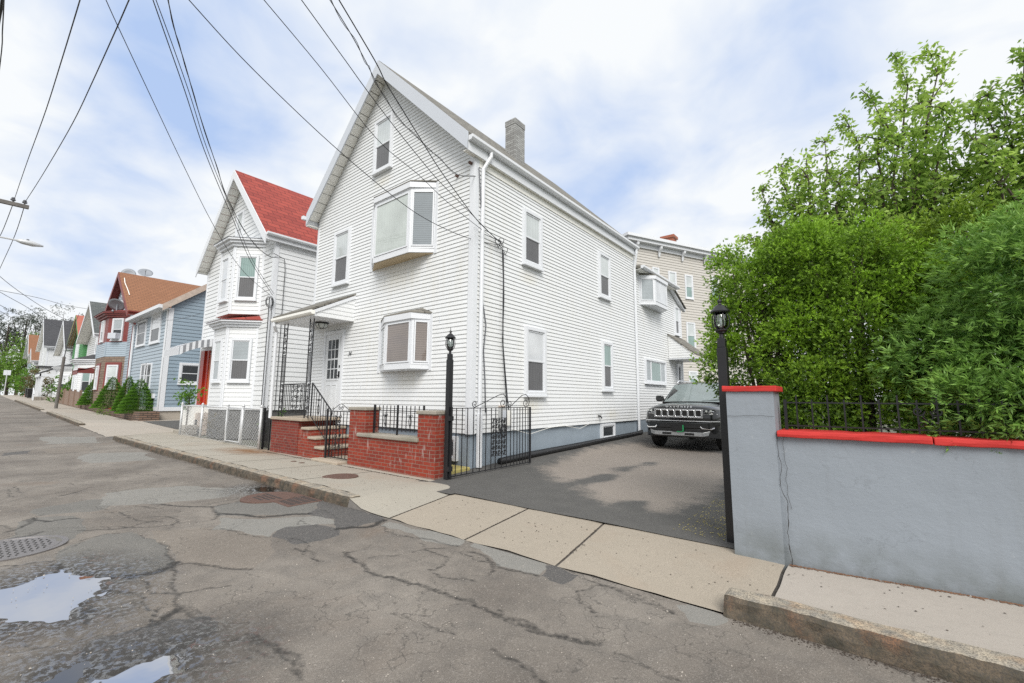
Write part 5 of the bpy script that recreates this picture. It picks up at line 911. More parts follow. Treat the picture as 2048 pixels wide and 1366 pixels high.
def solid_bay(g, fr, pl, z0, z1, wall, ex=.15, trim="trim_white", nm="bay"):
    """bay of several storeys: plan points (u, n) left to right; returns its part object and face frames"""
    m = MB(); fs = []
    for (ua, na), (ub, nb) in zip(pl[:-1], pl[1:]):
        A = np.array(fr.p(ua, 0, na)); B = np.array(fr.p(ub, 0, nb)); U = (B - A) / np.linalg.norm(B - A); N = np.array((U[1], -U[0], 0.0)); N = -N if N @ fr.N < 0 else N; f = F((A[0], A[1], 0), U, N); w = float(np.linalg.norm(B - A)); fs.append((f, w))
        siding(m, f, [(0, z0), (w, z0), (w, z1), (0, z1)], ex, .019, jitter=False)
    m.prism([fr.p(u, z1 - .01, max(n - .01, -.1)) for u, n in pl], (0, 0, .01)); m.prism([fr.p(u, z0, max(n - .01, -.1)) for u, n in pl], (0, 0, .01)); b = m.build(nm, wall, g)
    q = MB()
    for f, w in fs: q.fbox(f, -.03, .07, z0, z1, -.01, .028); q.fbox(f, w - .07, w + .03, z0, z1, -.01, .027)
    q.build("corner_trim", trim, b); return b, fs
def cornice(g, fr, pl, z, h, out, mat="trim_white", roofm=None, rh=.25, parent=None):
    m = MB()
    for k, (o, a, b) in enumerate(((out * .35, z, z + h * .4), (out * .7, z + h * .4, z + h * .75), (out, z + h * .75, z + h))):
        q = [(pl[0][0] - o, 0)] + [(u + (-o * .4 if i < len(pl) / 2 - .5 else o * .4), n + o) for i, (u, n) in list(enumerate(pl))[1:-1]] + [(pl[-1][0] + o, 0)]; m.prism([fr.p(u, a, n) for u, n in q], (0, 0, b - a - .001))
    c = m.build("cornice", mat, parent or g)
    if roofm:
        m = MB(); o = out + .03; q = [(pl[0][0] - o, 0)] + [(u + (-o * .4 if i < len(pl) / 2 - .5 else o * .4), n + o) for i, (u, n) in list(enumerate(pl))[1:-1]] + [(pl[-1][0] + o, 0)]
        L = [fr.p(u, z + h + .005, n) for u, n in q]; T = [fr.p(q[0][0] + .3, z + h + rh, 0), fr.p(q[-1][0] - .3, z + h + rh, 0)]; n = len(L); m.add(L + T, [(0, 1, n)] + [(i, i + 1, n + 1, n) if i == 1 else (i, i + 1, n + (0 if i < 1 else 1)) for i in range(1, n - 1)] + [(0, n, n + 1, n - 1)]); m.build("bay_roof", roofm, parent or g)
    return c
# red-roofed white house
N2 = gable_house("red_roof_house", "white clapboard house with bright red shingle roof and two storey bay", -22.9, -16.1, 6.6, 17, 1.0, 7.05, .99, "vinyl_grey_white", "shingle_red", over=.42, eave=.16, board=.3)
f2 = FY(6.6); pl = [(-19.75, 0), (-18.95, .75), (-17.72, .75), (-16.98, 0)]
b, fs = solid_bay(N2, f2, pl, 1.0, 3.95, "vinyl_grey_white"); cornice(N2, f2, pl, 3.95, .22, .28, roofm="shingle_red", rh=.2, parent=b)
for (f, w), (a, c) in zip(fs[1:], ((.28, .95), (.2, .85))): window(b, f, w * .5 - .36, w * .5 + .36, 1.98, 3.52, cw=.07, up="glass_sheer" if a == .28 else "glass_blind", lo="glass_screen" if a != .28 else "glass_blind")
b, fs = solid_bay(N2, f2, pl, 4.42, 6.95, "vinyl_grey_white", nm="bay"); cornice(N2, f2, pl, 6.95, .26, .28, "trim_white", "trim_grey", .12, b)
for (f, w) in fs[1:]: window(b, f, w * .5 - .36, w * .5 + .36, 4.95, 6.62, cw=.07, up="glass_light" if f is fs[1][0] else "glass_teal", lo="glass_light" if f is fs[1][0] else "glass_screen")
m = MB(); m.prism([f2.p(u, .0, n - .02) for u, n in pl], (0, 0, 1.0)); m.build("bay_foundation", "found_grey", N2)
window(N2, f2, -19.9, -19.2, 7.55, 9.0, up="glass_sheer", lo="glass_light", cw=.07)
m = MB(); m.tube([(-16.04, 6.95, 1.0), (-16.04, 6.95, 6.0), (-16.04, 6.9, 6.4), (-16.0, 6.5, 6.5)], .011, 6); m.tube([(-16.05, 6.5, 4.9), (-16.02, 6.5, .7)], .014, 6); m.tube([(-16.05, 6.6, 4.9), (-16.02, 6.56, .7)], .008, 5); m.build("service_cable", "wire_black", N2)
m = MB(); 
for r_ in (.1, .13): m.tube([(-16.02, 6.5 + r_ * math.cos(w), 4.75 + 1.6 * r_ * math.sin(w)) for w in np.linspace(0, 6.28, 13)], .012, 4)
m.build("cable_loop", "wire_black", N2)
# recessed entry with red surround and striped metal awning
m = MB(); ua, ub, uc = (f2.px(x, 760)[0] for x in (405, 417, 425)); m.fbox(f2, ua, ua + (ub - ua) * .55, 1.1, 3.4, .0, .14, "red_door"); m.fbox(f2, ua + (ub - ua) * .58, ub, 1.1, 3.4, .0, .07, "red_door"); m.fbox(f2, ub, uc, 1.1, 3.2, .0, .04, "orange_door"); m.split("entry_surround", None, N2)
m = MB(); m.box(-22.1, -20.6, 5.9, 6.6, zr(-21.5) + .0, 1.08); m.build("entry_landing", "soffit_white", N2)
for i in range(3): m = MB(); m.box(-20.6, -20.3 + i * .3, 5.95, 6.55, 0, .82 - i * .26); m.build("step", "worn_paint", N2)
m = MB(); AP = [(6.58, 3.80), (6.2, 3.76), (5.8, 3.66), (5.45, 3.50), (5.22, 3.34)]; A0, A1, na = -22.6, -20.6, 20
for (ya, za), (yb_, zb_) in zip(AP[:-1], AP[1:]): m.quad((A0, ya, za - .012), (A1, ya, za - .012), (A1, yb_, zb_ - .012), (A0, yb_, zb_ - .012), "awning_grey")
for i in range(na):
    a = A0 + (A1 - A0) * i / na; b_ = a + (A1 - A0) / na * .6
    for (ya, za), (yb_, zb_) in zip(AP[:-1], AP[1:]): m.quad((a, ya, za), (b_, ya, za), (b_, yb_, zb_), (a, yb_, zb_), "trim_white")
    m.box(a, b_, 5.212, 5.222, 3.06, 3.345, "trim_white"); m.box(b_, a + (A1 - A0) / na, 5.215, 5.222, 3.10, 3.335, "awning_grey")
for i in range(14):
    y = 5.23 + i * .097; q0, q1 = (float(np.interp(v, [5.22, 5.45, 5.8, 6.2, 6.6], [3.34, 3.50, 3.66, 3.76, 3.80])) for v in (y, y + .097)); mt = "trim_white" if i % 2 == 0 else "awning_grey"; m.prism([(A1, y, q0 - .3), (A1, y + .097, q1 - .3), (A1, y + .097, q1), (A1, y, q0)], (.012, 0, 0), mt)
m.build("awning", None, N2)
# blue house addition with street-side eave + brown roofed gable house behind it: one building
zg = float(zr(-30)); BL = empty("blue_house", (-32, 6.6, zg), "blue clapboard house with white corner board, rusty roof edge and narrow windows", "house")
fb, fbs = FY(6.6), FX(-28.4)
m = MB(); siding(m, fb, [(-35.4, .88), (-28.4, .88), (-28.4, 6.15), (-35.4, 6.15)], .19, .03, jitter=False); m.build("front_wall", "vinyl_pale_blue", BL)
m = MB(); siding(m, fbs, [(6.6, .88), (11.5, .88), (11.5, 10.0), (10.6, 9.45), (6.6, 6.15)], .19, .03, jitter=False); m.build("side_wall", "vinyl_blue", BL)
m = MB(); m.box(-35.4, -28.43, 6.65, 11.5, -.3, .89); m.build("foundation", "conc_far", BL)
m = MB(); m.fbox(fb, -28.75, -28.37, .7, 6.1, 0, .04); m.fbox(fbs, 6.56, 6.78, .7, 6.1, -.02, .04); m.fbox(fbs, 6.78, 11.5, .7, .9, 0, .04); m.fbox(fb, -35.4, -28.76, .7, .9, 0, .04); m.split("corner_board", "trim_white", BL)
def slope_strip(x0, x1, y0, z0, y1, z1, th): return [(x0, y0, z0), (x0, y1, z1), (x0, y1, z1 - th), (x0, y0, z0 - th)], (x1 - x0, 0, 0)
m = MB(); P, o_ = slope_strip(-35.6, -28.2, 6.25, 6.2, 11.5, 10.35, .12); m.prism(P, o_); m.build("roof", "shingle_brown", BL); m = MB(); P, o_ = slope_strip(-28.24, -28.14, 6.25, 6.24, 11.5, 10.39, .36); m.prism(P, o_); m.build("rake_board", "worn_paint", BL)
m = MB(); m.box(-35.5, -28.2, 6.08, 6.24, 6.02, 6.2); m.box(-35.5, -28.2, 6.24, 6.6, 6.0, 6.04); m.split("gutter", "trim_white", BL); m = MB(); m.tube([(-35.2, 6.2, 6.05), (-35.2, 6.5, 5.8), (-35.2, 6.52, .9)], .06, 6); m.build("downspout", "trim_white", BL)
m = MB(); m.lathe((-29.5, 10.3, 9.4), [(.16, 0), (.16, .8), (.22, .82), (.22, 1.1), (.1, 1.15)], 10); m.build("roof_vent", "dish_grey", BL)
winpx(BL, fb, (279, 645), (291, 690), cw=.07, up="glass_dark", lo="glass_dark"); winpx(BL, fb, (307, 632), (320, 684), cw=.1, up="glass_light", lo="glass_dark"); winpx(BL, fb, (286, 728), (293, 776), cw=.07, up="glass_dark", lo="glass_dark"); winpx(BL, fb, (293.5, 728), (301, 776), cw=.07, up="glass_dark", lo="glass_dark")
winpx(BL, fbs, (359, 725), (399, 769), cw=.12, up="glass_dark", lo="glass_dark"); m = MB(); m.fbox(fb, -29.6, -29.3, 1.35, 1.6, .02, .12); m.build("utility_box", "trim_white", BL)
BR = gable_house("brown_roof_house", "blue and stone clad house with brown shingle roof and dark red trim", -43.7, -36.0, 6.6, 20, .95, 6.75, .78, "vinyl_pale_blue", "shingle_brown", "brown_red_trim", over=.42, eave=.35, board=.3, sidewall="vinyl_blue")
pl = [(-42.6, 0), (-41.4, .8), (-38.6, .8), (-37.2, 0)]
b, fs = solid_bay(BR, fb, pl, 4.0, 4.95, "vinyl_pale_blue", .13, "vinyl_pale_blue"); 
b2 = MB(); b2.prism([fb.p(u, .3, n) for u, n in pl], (0, 0, 3.7)); b2.build("stone_base", "stone_brown", BR); b3 = MB(); b3.prism([fb.p(u, 4.95, n) for u, n in pl], (0, 0, 1.75)); b3.build("bay_upper", "brown_red_trim", BR)
cornice(BR, fb, pl, 6.6, .32, .35, "brown_red_trim", "brown_red_trim", .15)
for f, w in fs[1:]:
    window(BR, f, w * .5 - .42, w * .5 + .42, 5.05, 6.5, cw=.08, up="glass_blind", lo="glass_dark"); window(BR, f, w * .5 - .42, w * .5 + .42, 1.9, 3.45, cw=.08, up="glass_sheer", lo="glass_blind"); m = MB(); m.fframe(f, w * .5 - .62, w * .5 + .62, 1.8, 3.62, .19, .0, .035, wb=.08); m.build("window_surround", "brown_red_trim", BR)
f, w = fs[2]; m = MB(); m.fbox(f, w * .5 - .3, w * .5 + .3, 5.12, 5.5, .0, .38); o = m.build("air_conditioner", "trim_grey", bevel=.02); tag(move_origin(o), "window air conditioner in the dark red bay of the stone clad house", "air conditioner")
window(BR, fb, -40.1, -39.6, 7.3, 8.5, up="glass_dark", lo="glass_light", cw=.08)
m = MB(); m.prism([(-45.2, 5.2, 3.2), (-43.3, 5.2, 3.2), (-43.3, 6.6, 3.6), (-45.2, 6.6, 3.6)], (0, 0, .08)); m.box(-45.2, -43.3, 5.2, 5.22, 2.95, 3.22); m.box(-43.32, -43.3, 5.2, 6.6, 3.05, 3.4); m.build("door_awning", "brown_red_trim", BR)
m = MB(); P = [(-37.4 - .03, 6.6, 9.0)]; zr_ = 6.75 + 3.85 * .78 + .25; nr = np.array([.78, 0, 1]); Q = [EYE + ray(x, y) * (((np.array([-39.85, 0, zr_ + .05]) - EYE) @ nr) / (ray(x, y) @ nr)) for x, y in ((249, 556), (250, 566), (254, 575), (257, 583), (259, 590))]; m.tube([tuple(q) for q in Q], .025, 5); m.build("roof_cable", "soffit_white", BR)
# satellite dishes
def dish(px_, py_, Y, r, face, mast, label):
    c = gy(px_, py_, Y); g = empty("satellite_dish", (c[0], c[1], c[2] - mast), label, "satellite dish", "satellite dishes on the brown roof"); d = Vector(face).normalized(); a = d.orthogonal().normalized(); b = d.cross(a); V = []; Fc = []; n = 20
    for k, (rr, h) in enumerate(((.02, -.10), (.35, -.088), (.7, -.05), (1, 0), (1.0, -.012), (.7, -.065), (.35, -.105), (.02, -.115))):
        for j in range(n): w = 2 * PI * j / n; V.append(tuple(Vector(c) + (a * math.cos(w) + b * math.sin(w)) * r * rr + d * h * r * 2))
    for k in range(7):
        for j in range(n): Fc.append((k * n + j, k * n + (j + 1) % n, (k + 1) * n + (j + 1) % n, (k + 1) * n + j))
    m = MB(); m.add(V, Fc); m.build("reflector", "dish_grey", g, smooth=True); back = Vector(c) - d * .2 * r
    m = MB(); m.tube([tuple(back), (back.x, back.y, back.z - mast)], .035, 6); m.build("mast", "dish_grey", g); m = MB(); dn = Vector((0, 0, -1)); s = Vector(c) - (a if a.z < 0 else -a) * 0 + dn * r * .85; m.tube([tuple(s), tuple(Vector(c) + d * r * .9 + dn * r * .4)], .02, 5); q = Vector(c) + d * r * .9 + dn * r * .4; m.lathe(tuple(q), [(.05, -.05), (.06, 0), (.04, .06)], 8); m.build("feed_arm", "dish_grey", g)
dish(257, 548, 7.0, .44, (.95, -.30, .25), .7, "round satellite dish at the street end of the brown ridge"); dish(291, 545, 8.8, .50, (.72, -.15, .62), 1.0, "wide satellite dish further back on the brown ridge")
dish(233, 610, 6.0, .46, (.62, -.45, -.62), .5, "tilted satellite dish hanging off the dark red eave"); dish(258, 598, 6.6, .5, (.45, -.1, .9), .4, "flat lying satellite dish low on the brown roof slope, facing up"); 
# further houses
GR = gable_house("grey_roof_house", "pale grey clapboard house with steep slate roof and flat roofed white bay", -51.2, -44.3, 6.6, 18, 1.2, 6.0, .78, "vinyl_light_grey", "shingle_slate", over=.7, eave=.35)
pl = [(-50.2, 0), (-49.2, .9), (-47.2, .9), (-46.0, 0)]; b, fs = solid_bay(GR, fb, pl, 1.2, 3.9, "vinyl_grey_white"); cornice(GR, fb, pl, 3.9, .35, .35, roofm="shingle_dark", rh=.45, parent=b)
for f, w in fs[1:]: window(b, f, w * .5 - .4, w * .5 + .4, 1.6, 3.5, cw=.1, up="glass_teal", lo="glass_dark")
window(GR, fb, -47.6, -46.9, 4.7, 6.3, up="glass_light", lo="glass_dark"); window(GR, fb, -45.6, -45.0, 4.9, 5.8, up="glass_dark", lo="glass_dark")
GN = gable_house("green_house", "house under repair with green sheathing boards, coral roof and bare rafters", -58.8, -53.4, 6.6, 17, 3.9, 6.35, .82, "green_plywood", "shingle_coral", "green_plywood", over=.45, eave=.35, board=.10)
m = MB(); m.box(-58.8, -53.4, 6.61, 17, .5, 3.92); m.build("brick_storey", "brick_brown", GN); window(GN, fb, -57.0, -56.3, 4.6, 6.3, up="glass_light", lo="glass_light"); window(GN, fb, -56.2, -55.5, 4.6, 6.3, up="glass_light", lo="glass_light")
m = MB(); [m.prism([(-56.1, 6.12 + i * .16, 8.62), (-59.1, 6.12 + i * .16, 6.15), (-59.1, 6.12 + i * .16, 5.95), (-56.1, 6.12 + i * .16, 8.42)], (0, .05, 0)) for i in range(3)]; m.build("rafter", "wood_raw", GN)
DK = gable_house("dark_roof_house", "white house with dark charcoal roof, small porch and ground floor bay", -67.0, -60.0, 6.6, 17, 1.4, 5.9, .84, "vinyl_grey_white", "shingle_dark", over=.5, eave=.35)
pl = [(-62.8, 0), (-61.9, .8), (-60.5, .8), (-59.6, 0)]; b, fs = solid_bay(DK, fb, [(u + 1.6, n) for u, n in pl], 1.3, 3.8, "vinyl_grey_white"); cornice(DK, fb, [(u + 1.6, n) for u, n in pl], 3.8, .35, .35, roofm="shingle_dark", rh=.3, parent=b)
for f, w in fs[1:]: window(b, f, w * .5 - .45, w * .5 + .45, 1.7, 3.4, cw=.12, up="glass_light", lo="glass_dark")
m = MB(); m.prism([(-66.5, 4.9, 3.55), (-62.3, 4.9, 3.55), (-62.3, 6.6, 4.4), (-66.5, 6.6, 4.4)], (0, 0, .14), "shingle_dark"); m.box(-66.5, -62.3, 4.9, 5.0, 3.3, 3.56, "trim_white"); m.box(-62.4, -62.3, 4.9, 6.6, 3.3, 3.56, "trim_white"); [m.box(x, x + .16, 5.0, 5.16, 1.3, 3.3, "trim_white") for x in (-66.4, -64.3, -62.5)]; m.box(-66.5, -62.3, 4.9, 6.6, .8, 1.35, "conc_far"); m.build("porch", None, DK); window(DK, fb, -65, -64.2, 4.7, 6.2, up="glass_light", lo="glass_dark")
m = MB(); 
for i in range(4): m.box(-62.3 + i * .3, -62.0 + i * .3, 4.6, 5.2, .6, 1.3 - i * .2, "conc_far")
m.prism([(-62.3, 4.58, 2.2), (-61.0, 4.58, 1.6), (-61.0, 4.58, 1.5), (-62.3, 4.58, 2.1)], (0, .06, 0), "trim_white"); [m.box(-62.3 + i * .18, -62.26 + i * .18, 4.59, 4.63, 1.15 - i * .08, 2.15 - i * .083, "trim_white") for i in range(8)]; m.build("porch_stair", None, DK)
WH = gable_house("plain_white_house", "big plain white house with broad dark grey roof slope facing down the street", -87.0, -79.5, 6.6, 21, 1.6, 7.6, .95, "vinyl_grey_white", "shingle_dark", over=.4, eave=.35)
window(WH, fb, -84, -83, 5.2, 7, up="glass_dark", lo="glass_dark"); m = MB(); m.box(-79.4, -77.0, 6.0, 9, 1.3, 4.8); m.build("side_annex", "vinyl_grey_white", WH); m = MB(); m.box(-79.5, -76.8, 5.8, 9.2, 4.8, 5.0); m.build("annex_roof", "shingle_dark", WH)
FH = gable_house("far_gable_house", "farthest pale house with narrow gable and brown side roof", -102.0, -95.0, 6.6, 17, 1.6, 7.4, .85, "vinyl_pale_blue", "shingle_brown", over=.6, eave=.35); window(FH, fb, -99, -97.8, 7.2, 9, up="glass_teal", lo="glass_teal"); window(FH, fb, -99, -97.8, 3.6, 5.6, up="glass_teal", lo="glass_teal")
AN = gable_house("small_annex_house", "small pale house with brown roof between two white houses", -93.5, -89.5, 6.4, 14, 1.6, 6.2, .8, "vinyl_light_grey", "shingle_brown", over=.4, eave=.3); window(AN, FY(6.4), -91.5, -90.6, 4.3, 6, up="glass_light", lo="glass_dark"); window(AN, FY(6.4), -91.5, -90.6, 1.8, 3.4, up="glass_dark", lo="glass_dark")
# beige three storey building behind
a0 = gy(1250, 470, 27.0); dv = ROT @ np.array([2900 - CX, -(808 - CY), -FOC]); dv = np.array([dv[0], dv[1]]) / np.hypot(dv[0], dv[1]); P0 = a0[:2]; fB = F((P0[0], P0[1], 0), (dv[0], dv[1], 0), (dv[1], -dv[0], 0))
BE = empty("beige_building", (P0[0], P0[1], 0), "beige three storey clapboard building with white bracketed cornice, behind the white house", "building")
u0, zt = fB.px(1250, 470); LB = 16.0; zc = zt
m = MB(); siding(m, fB, [(u0 + .35, .3), (LB, .3), (LB, zc - .5), (u0 + .35, zc - .5)], .19, .032, jitter=False); m.build("front_wall", "vinyl_beige", BE)
m = MB(); I = np.array(fB.N) * -1; q = lambda u, n, z: fB.p(u, z, n); m.prism([q(u0 + .35, -.01, .2), q(LB, -.01, .2), q(LB, -10, .2), q(u0 + .35, -10, .2)], (0, 0, zc - .7)); m.build("body", "vinyl_beige", BE)
m = MB()
for o_, a, b_ in ((.12, zc - .72, zc - .42), (.45, zc - .42, zc - .2), (.6, zc - .2, zc)): m.prism([q(u0 + .35 - o_, o_, a), q(LB + o_, o_, a), q(LB + o_, -10.3, a), q(u0 + .35 - o_, -10.3, a)], (0, 0, b_ - a - .002))
m.build("cornice", "trim_white", BE)
for x in (1270, 1316, 1362, 1406, 1450, 1500):
    u, _ = fB.px(x, 510); m = MB(); m.prism([fB.p(u - .09, zc - .43, .12), fB.p(u - .09, zc - .43, .42), fB.p(u - .09, zc - .62, .38), fB.p(u - .09, zc - .85, .2), fB.p(u - .09, zc - 1.15, .12)], np.array(fB.U) * .18); m.build("bracket", "trim_white", BE, bevel=.02)
for tl, br, st in (((1303, 534), (1318, 560), 0), ((1335, 542), (1353, 590), 0), ((1368, 549), (1386, 599), 0), ((1371, 644), (1391, 699), 0), ((1376, 742), (1395, 772), 0), ((1300, 640), (1316, 690), 0), ((1420, 552), (1438, 605), 0)): winpx(BE, fB, tl, br, cw=.1, up="glass_sheer", lo="glass_teal")
c = fB.px(1338, 478, -2.5); m = MB(); cc = fB.p(c[0], 0, -2.5); m.box(cc[0] - .45, cc[0] + .45, cc[1] - .4, cc[1] + .4, zc - .2, c[1] - .05); m.box(cc[0] - .55, cc[0] + .55, cc[1] - .5, cc[1] + .5, c[1] - .05, c[1] + .15); m.build("chimney", "brick_orange", BE)
# ------------------------------------------------------------------ vehicle
def car():
    g = empty("parked_suv", (-4.03, 12.6, .085), "black full size SUV with chrome slotted grille parked nose out in the driveway", "car")
    X0, Y0, Z0 = -4.03, 12.4, .085
    def T(p): return (X0 + p[0], Y0 + p[1], Z0 + p[2])
    def W(m):
        m.v = [T(v) for v in m.v]; return m
    # body: cross sections along the length (y), each an outline in x,z (half)
    st = [  # y, halfwidth at sill, halfwidth at shoulder, z bottom, z shoulder, z top centre, halfwidth top
        (-.02, .74, .80, .52, .93, 1.10, .60), (.04, .84, .90, .42, .98, 1.175, .70), (.16, .93, .98, .34, 1.03, 1.215, .76), (.42, .99, 1.03, .32, 1.08, 1.245, .80), (.8, 1.02, 1.05, .32, 1.10, 1.265, .82), (1.25, 1.02, 1.05, .32, 1.13, 1.29, .84), (1.5, 1.02, 1.05, .32, 1.15, 1.30, .86), (3.2, 1.02, 1.05, .32, 1.15, 1.30, .88), (4.9, 1.0, 1.04, .34, 1.15, 1.30, .88), (5.3, .96, 1.0, .38, 1.13, 1.26, .84), (5.42, .9, .92, .45, 1.05, 1.15, .7)]
    m = MB(); n = 0; rows = []
    for y, ws, wh, zb, zs, zt, wt_ in st:
        half = [(0, zb), (ws * .85, zb), (ws, zb + .08), (wh, zb + (zs - zb) * .5), (wh, zs - .04), (wh - .03, zs + .03), (wt_, zt - .035), (wt_ * .8, zt - .005), (wt_ * .45, zt + .012), (0, zt + .016)]
        rows.append([(x, y, z) for x, z in half] + [(-x, y, z) for x, z in half[-2:0:-1]])
    V = [p for r in rows for p in r]; k = len(rows[0]); Fc = [(i * k + j, i * k + (j + 1) % k, (i + 1) * k + (j + 1) % k, (i + 1) * k + j) for i in range(len(rows) - 1) for j in range(k)]; Fc += [tuple(range(k)), tuple(range(len(V) - 1, len(V) - k - 1, -1))]
    m.add(V, Fc); b = W(m).build("body", "black_car_paint", g, smooth=True); s = b.modifiers.new("s", 'SUBSURF'); s.levels = s.render_levels = 2
    # cabin
    rows = []
    for y, wb, zb, wt_, zt in ((1.28, .90, 1.28, .86, 1.30), (1.75, .93, 1.26, .80, 1.64), (2.15, .94, 1.2, .78, 1.87), (2.6, .94, 1.2, .78, 1.93), (4.2, .94, 1.2, .77, 1.92), (5.0, .92, 1.2, .74, 1.85), (5.3, .88, 1.2, .70, 1.4)):
        half = [(wb, zb), (wb - (wb - wt_) * .35, zb + (zt - zb) * .35), (wt_ + .02, zt - .05), (wt_ - .06, zt - .005), (wt_ * .5, zt + .012), (0, zt + .016)]; rows.append([(x, y, z) for x, z in half] + [(-x, y, z) for x, z in half[-2::-1]])
    V = [p for r in rows for p in r]; k = len(rows[0]); Fc = [(i * k + j, i * k + j + 1, (i + 1) * k + j + 1, (i + 1) * k + j) for i in range(len(rows) - 1) for j in range(k - 1)] + [tuple(range(k)), tuple(range(len(V) - 1, len(V) - k - 1, -1))]
    m = MB(); m.add(V, Fc); W(m).build("cabin", "black_car_paint", g, smooth=True)
    m = MB(); P = [(-.84, 1.30, 1.305), (-.42, 1.20, 1.315), (0, 1.17, 1.32), (.42, 1.20, 1.315), (.84, 1.30, 1.305)]; Q = [(-.74, 2.08, 1.835), (-.35, 2.04, 1.865), (0, 2.02, 1.873), (.35, 2.04, 1.865), (.74, 2.08, 1.835)]
    m.add(P + Q, [(i, i + 1, i + 6, i + 5) for i in range(4)]); W(m).build("windscreen", "car_windscreen", g, smooth=True)
    m = MB(); m.box(-.80, .80, 1.14, 1.26, 1.285, 1.30); W(m).build("cowl", "black_plastic", g)
    for sx in (-1, 1):
        m = MB(); y0_ = [1.95, 2.35, 3.15, 4.9]; m.add([(sx * .935, 1.7, 1.31), (sx * .955, 2.9, 1.31), (sx * .955, 4.9, 1.31), (sx * .79, 4.8, 1.70), (sx * .79, 2.9, 1.76), (sx * .80, 2.2, 1.72)], [(0, 1, 4, 5), (1, 2, 3, 4)]); W(m).build("side_window", "car_glass_dark", g)
        m = MB(); m.prism([(sx * .98, 1.62, 1.30), (sx * 1.20, 1.60, 1.31), (sx * 1.24, 1.62, 1.40), (sx * 1.22, 1.64, 1.50), (sx * 1.02, 1.66, 1.50), (sx * .99, 1.66, 1.36)], (0, .12, 0)); mi = W(m).build("mirror", "black_car_paint", g, bevel=.03); m = MB(); m.box(*sorted((sx * .93, sx * 1.02)), 1.66, 1.74, 1.30, 1.35); W(m).build("mirror_arm", "black_plastic", mi)
        m = MB(); m.tube([(sx * .70, 2.2, 1.92), (sx * .71, 2.4, 1.98), (sx * .71, 4.5, 1.97), (sx * .70, 4.7, 1.91)], .02, 6); W(m).build("roof_rail", "chrome", g, smooth=True)
        m = MB(); yl = .055; m.prism([(sx * .68, -.01, 1.00), (sx * .80, .05, 1.00), (sx * .96, .22, 1.01), (sx * .985, .34, 1.10), (sx * .90, .16, 1.115), (sx * .70, .0, 1.10)], (0, -.03, 0)); hl = W(m).build("headlight", "car_glass_dark", g, bevel=.01)
        m = MB(); m.tube([(sx * .63, -.055, .985), (sx * .80, .0, .985), (sx * .96, .17, .99)], .013, 5, "chrome"); m.tube([(sx * .66, -.05, 1.03), (sx * .74, -.015, 1.028), (sx * .80, .01, 1.06), (sx * .90, .08, 1.06)], .010, 5, "chrome"); m.lathe((sx * .74, -.045, 1.07), [(.028, 0), (.022, .03)], 10, "lamp_glass", 'y'); m.lathe((sx * .84, .0, 1.075), [(.028, 0), (.022, .03)], 10, "lamp_glass", 'y'); W(m).build("lamp", None, hl)
        m = MB(); m.prism([(sx * .56, -.055, .60), (sx * .88, .03, .60), (sx * .92, .08, .74), (sx * .56, -.05, .74)], (0, .08, 0), "black_plastic"); m.tube([(sx * .58, -.07, .66), (sx * .62, -.075, .615), (sx * .84, .0, .60), (sx * .90, .05, .63)], .018, 5, "chrome"); W(m).build("fog_lamp", None, g)
        for yw in (.98, 4.15):
            m = MB(); m.lathe((sx * .90, yw, .395), [(.24, -.13), (.36, -.13), (.395, -.10), (.40, 0), (.395, .10), (.36, .13), (.24, .13)], 28, None, 'x'); w = W(m).build("wheel", "rubber", g, smooth=False); m = MB(); m.lathe((sx * .96, yw, .395), [(.25, -.02), (.24, .06), (.10, .04), (.05, .07)], 20, None, 'x'); W(m).build("rim", "silver_plastic", w)
            m = MB(); m.add([(sx * 1.051, yw + .47 * math.cos(a), .395 + .47 * math.sin(a)) for a in np.linspace(-.15, PI + .15, 18)] + [(sx * .6, yw + .47 * math.cos(a), .395 + .47 * math.sin(a)) for a in np.linspace(-.15, PI + .15, 18)], [(i, i + 1, i + 19, i + 18) for i in range(17)]); W(m).build("wheel_arch", "black_plastic", g)
            m = MB(); m.prism([(sx * 1.03, yw + .45 * math.cos(a), .36 + .46 * math.sin(a)) for a in np.linspace(0, PI, 16)], (sx * .026, 0, 0)); W(m).build("arch_shadow_sheet", "rubber", g)  # flat black half disc standing in for the shade inside the arch
    # grille: seven slots in chrome surrounds
    m = MB(); m.fframe(F((0, -.035, 0), (1, 0, 0), (0, -1, 0)), -.655, .655, .885, 1.115, .014, -.02, .02); fr0 = F((0, -.03, 0), (1, 0, 0), (0, -1, 0)); gr = W(m).build("grille", "chrome", g, bevel=.004)
    m = MB(); m.fbox(fr0, -.64, .64, .90, 1.10, -.02, .005); W(m).build("grille_backing", "black_plastic", gr)
    for i in range(7):
        u = (i - 3) * .179; m = MB(); pts = []
        for cx_, cz_, a0_ in ((u + .056, 1.06, 0), (u - .056, 1.06, PI / 2), (u - .056, .94, PI), (u + .056, .94, 1.5 * PI)): pts += [(cx_ + .02 * math.cos(a0_ + t), -.05, cz_ + .025 * math.sin(a0_ + t)) for t in (0, .52, 1.05, PI / 2)]
        m.tube(pts + [pts[0]], .011, 5, "chrome", caps=False); m.prism([(x, -.042, z) for x, y, z in pts], (0, .01, 0), "rubber"); W(m).build("grille_slot", None, gr)
    m = MB(); m.tube([(-1.0, .20, .80), (-.84, .0, .80), (-.5, -.065, .80), (.5, -.065, .80), (.84, .0, .80), (1.0, .20, .80)], .017, 5); W(m).build("bumper_trim", "chrome", g)
    m = MB(); m.prism([(-1.01, .2, .70), (-.8, -.05, .62), (-.5, -.09, .60), (.5, -.09, .60), (.8, -.05, .62), (1.01, .2, .70), (1.01, .5, .7), (-1.01, .5, .7)], (0, 0, .16)); W(m).build("bumper", "black_car_paint", g, bevel=.02)
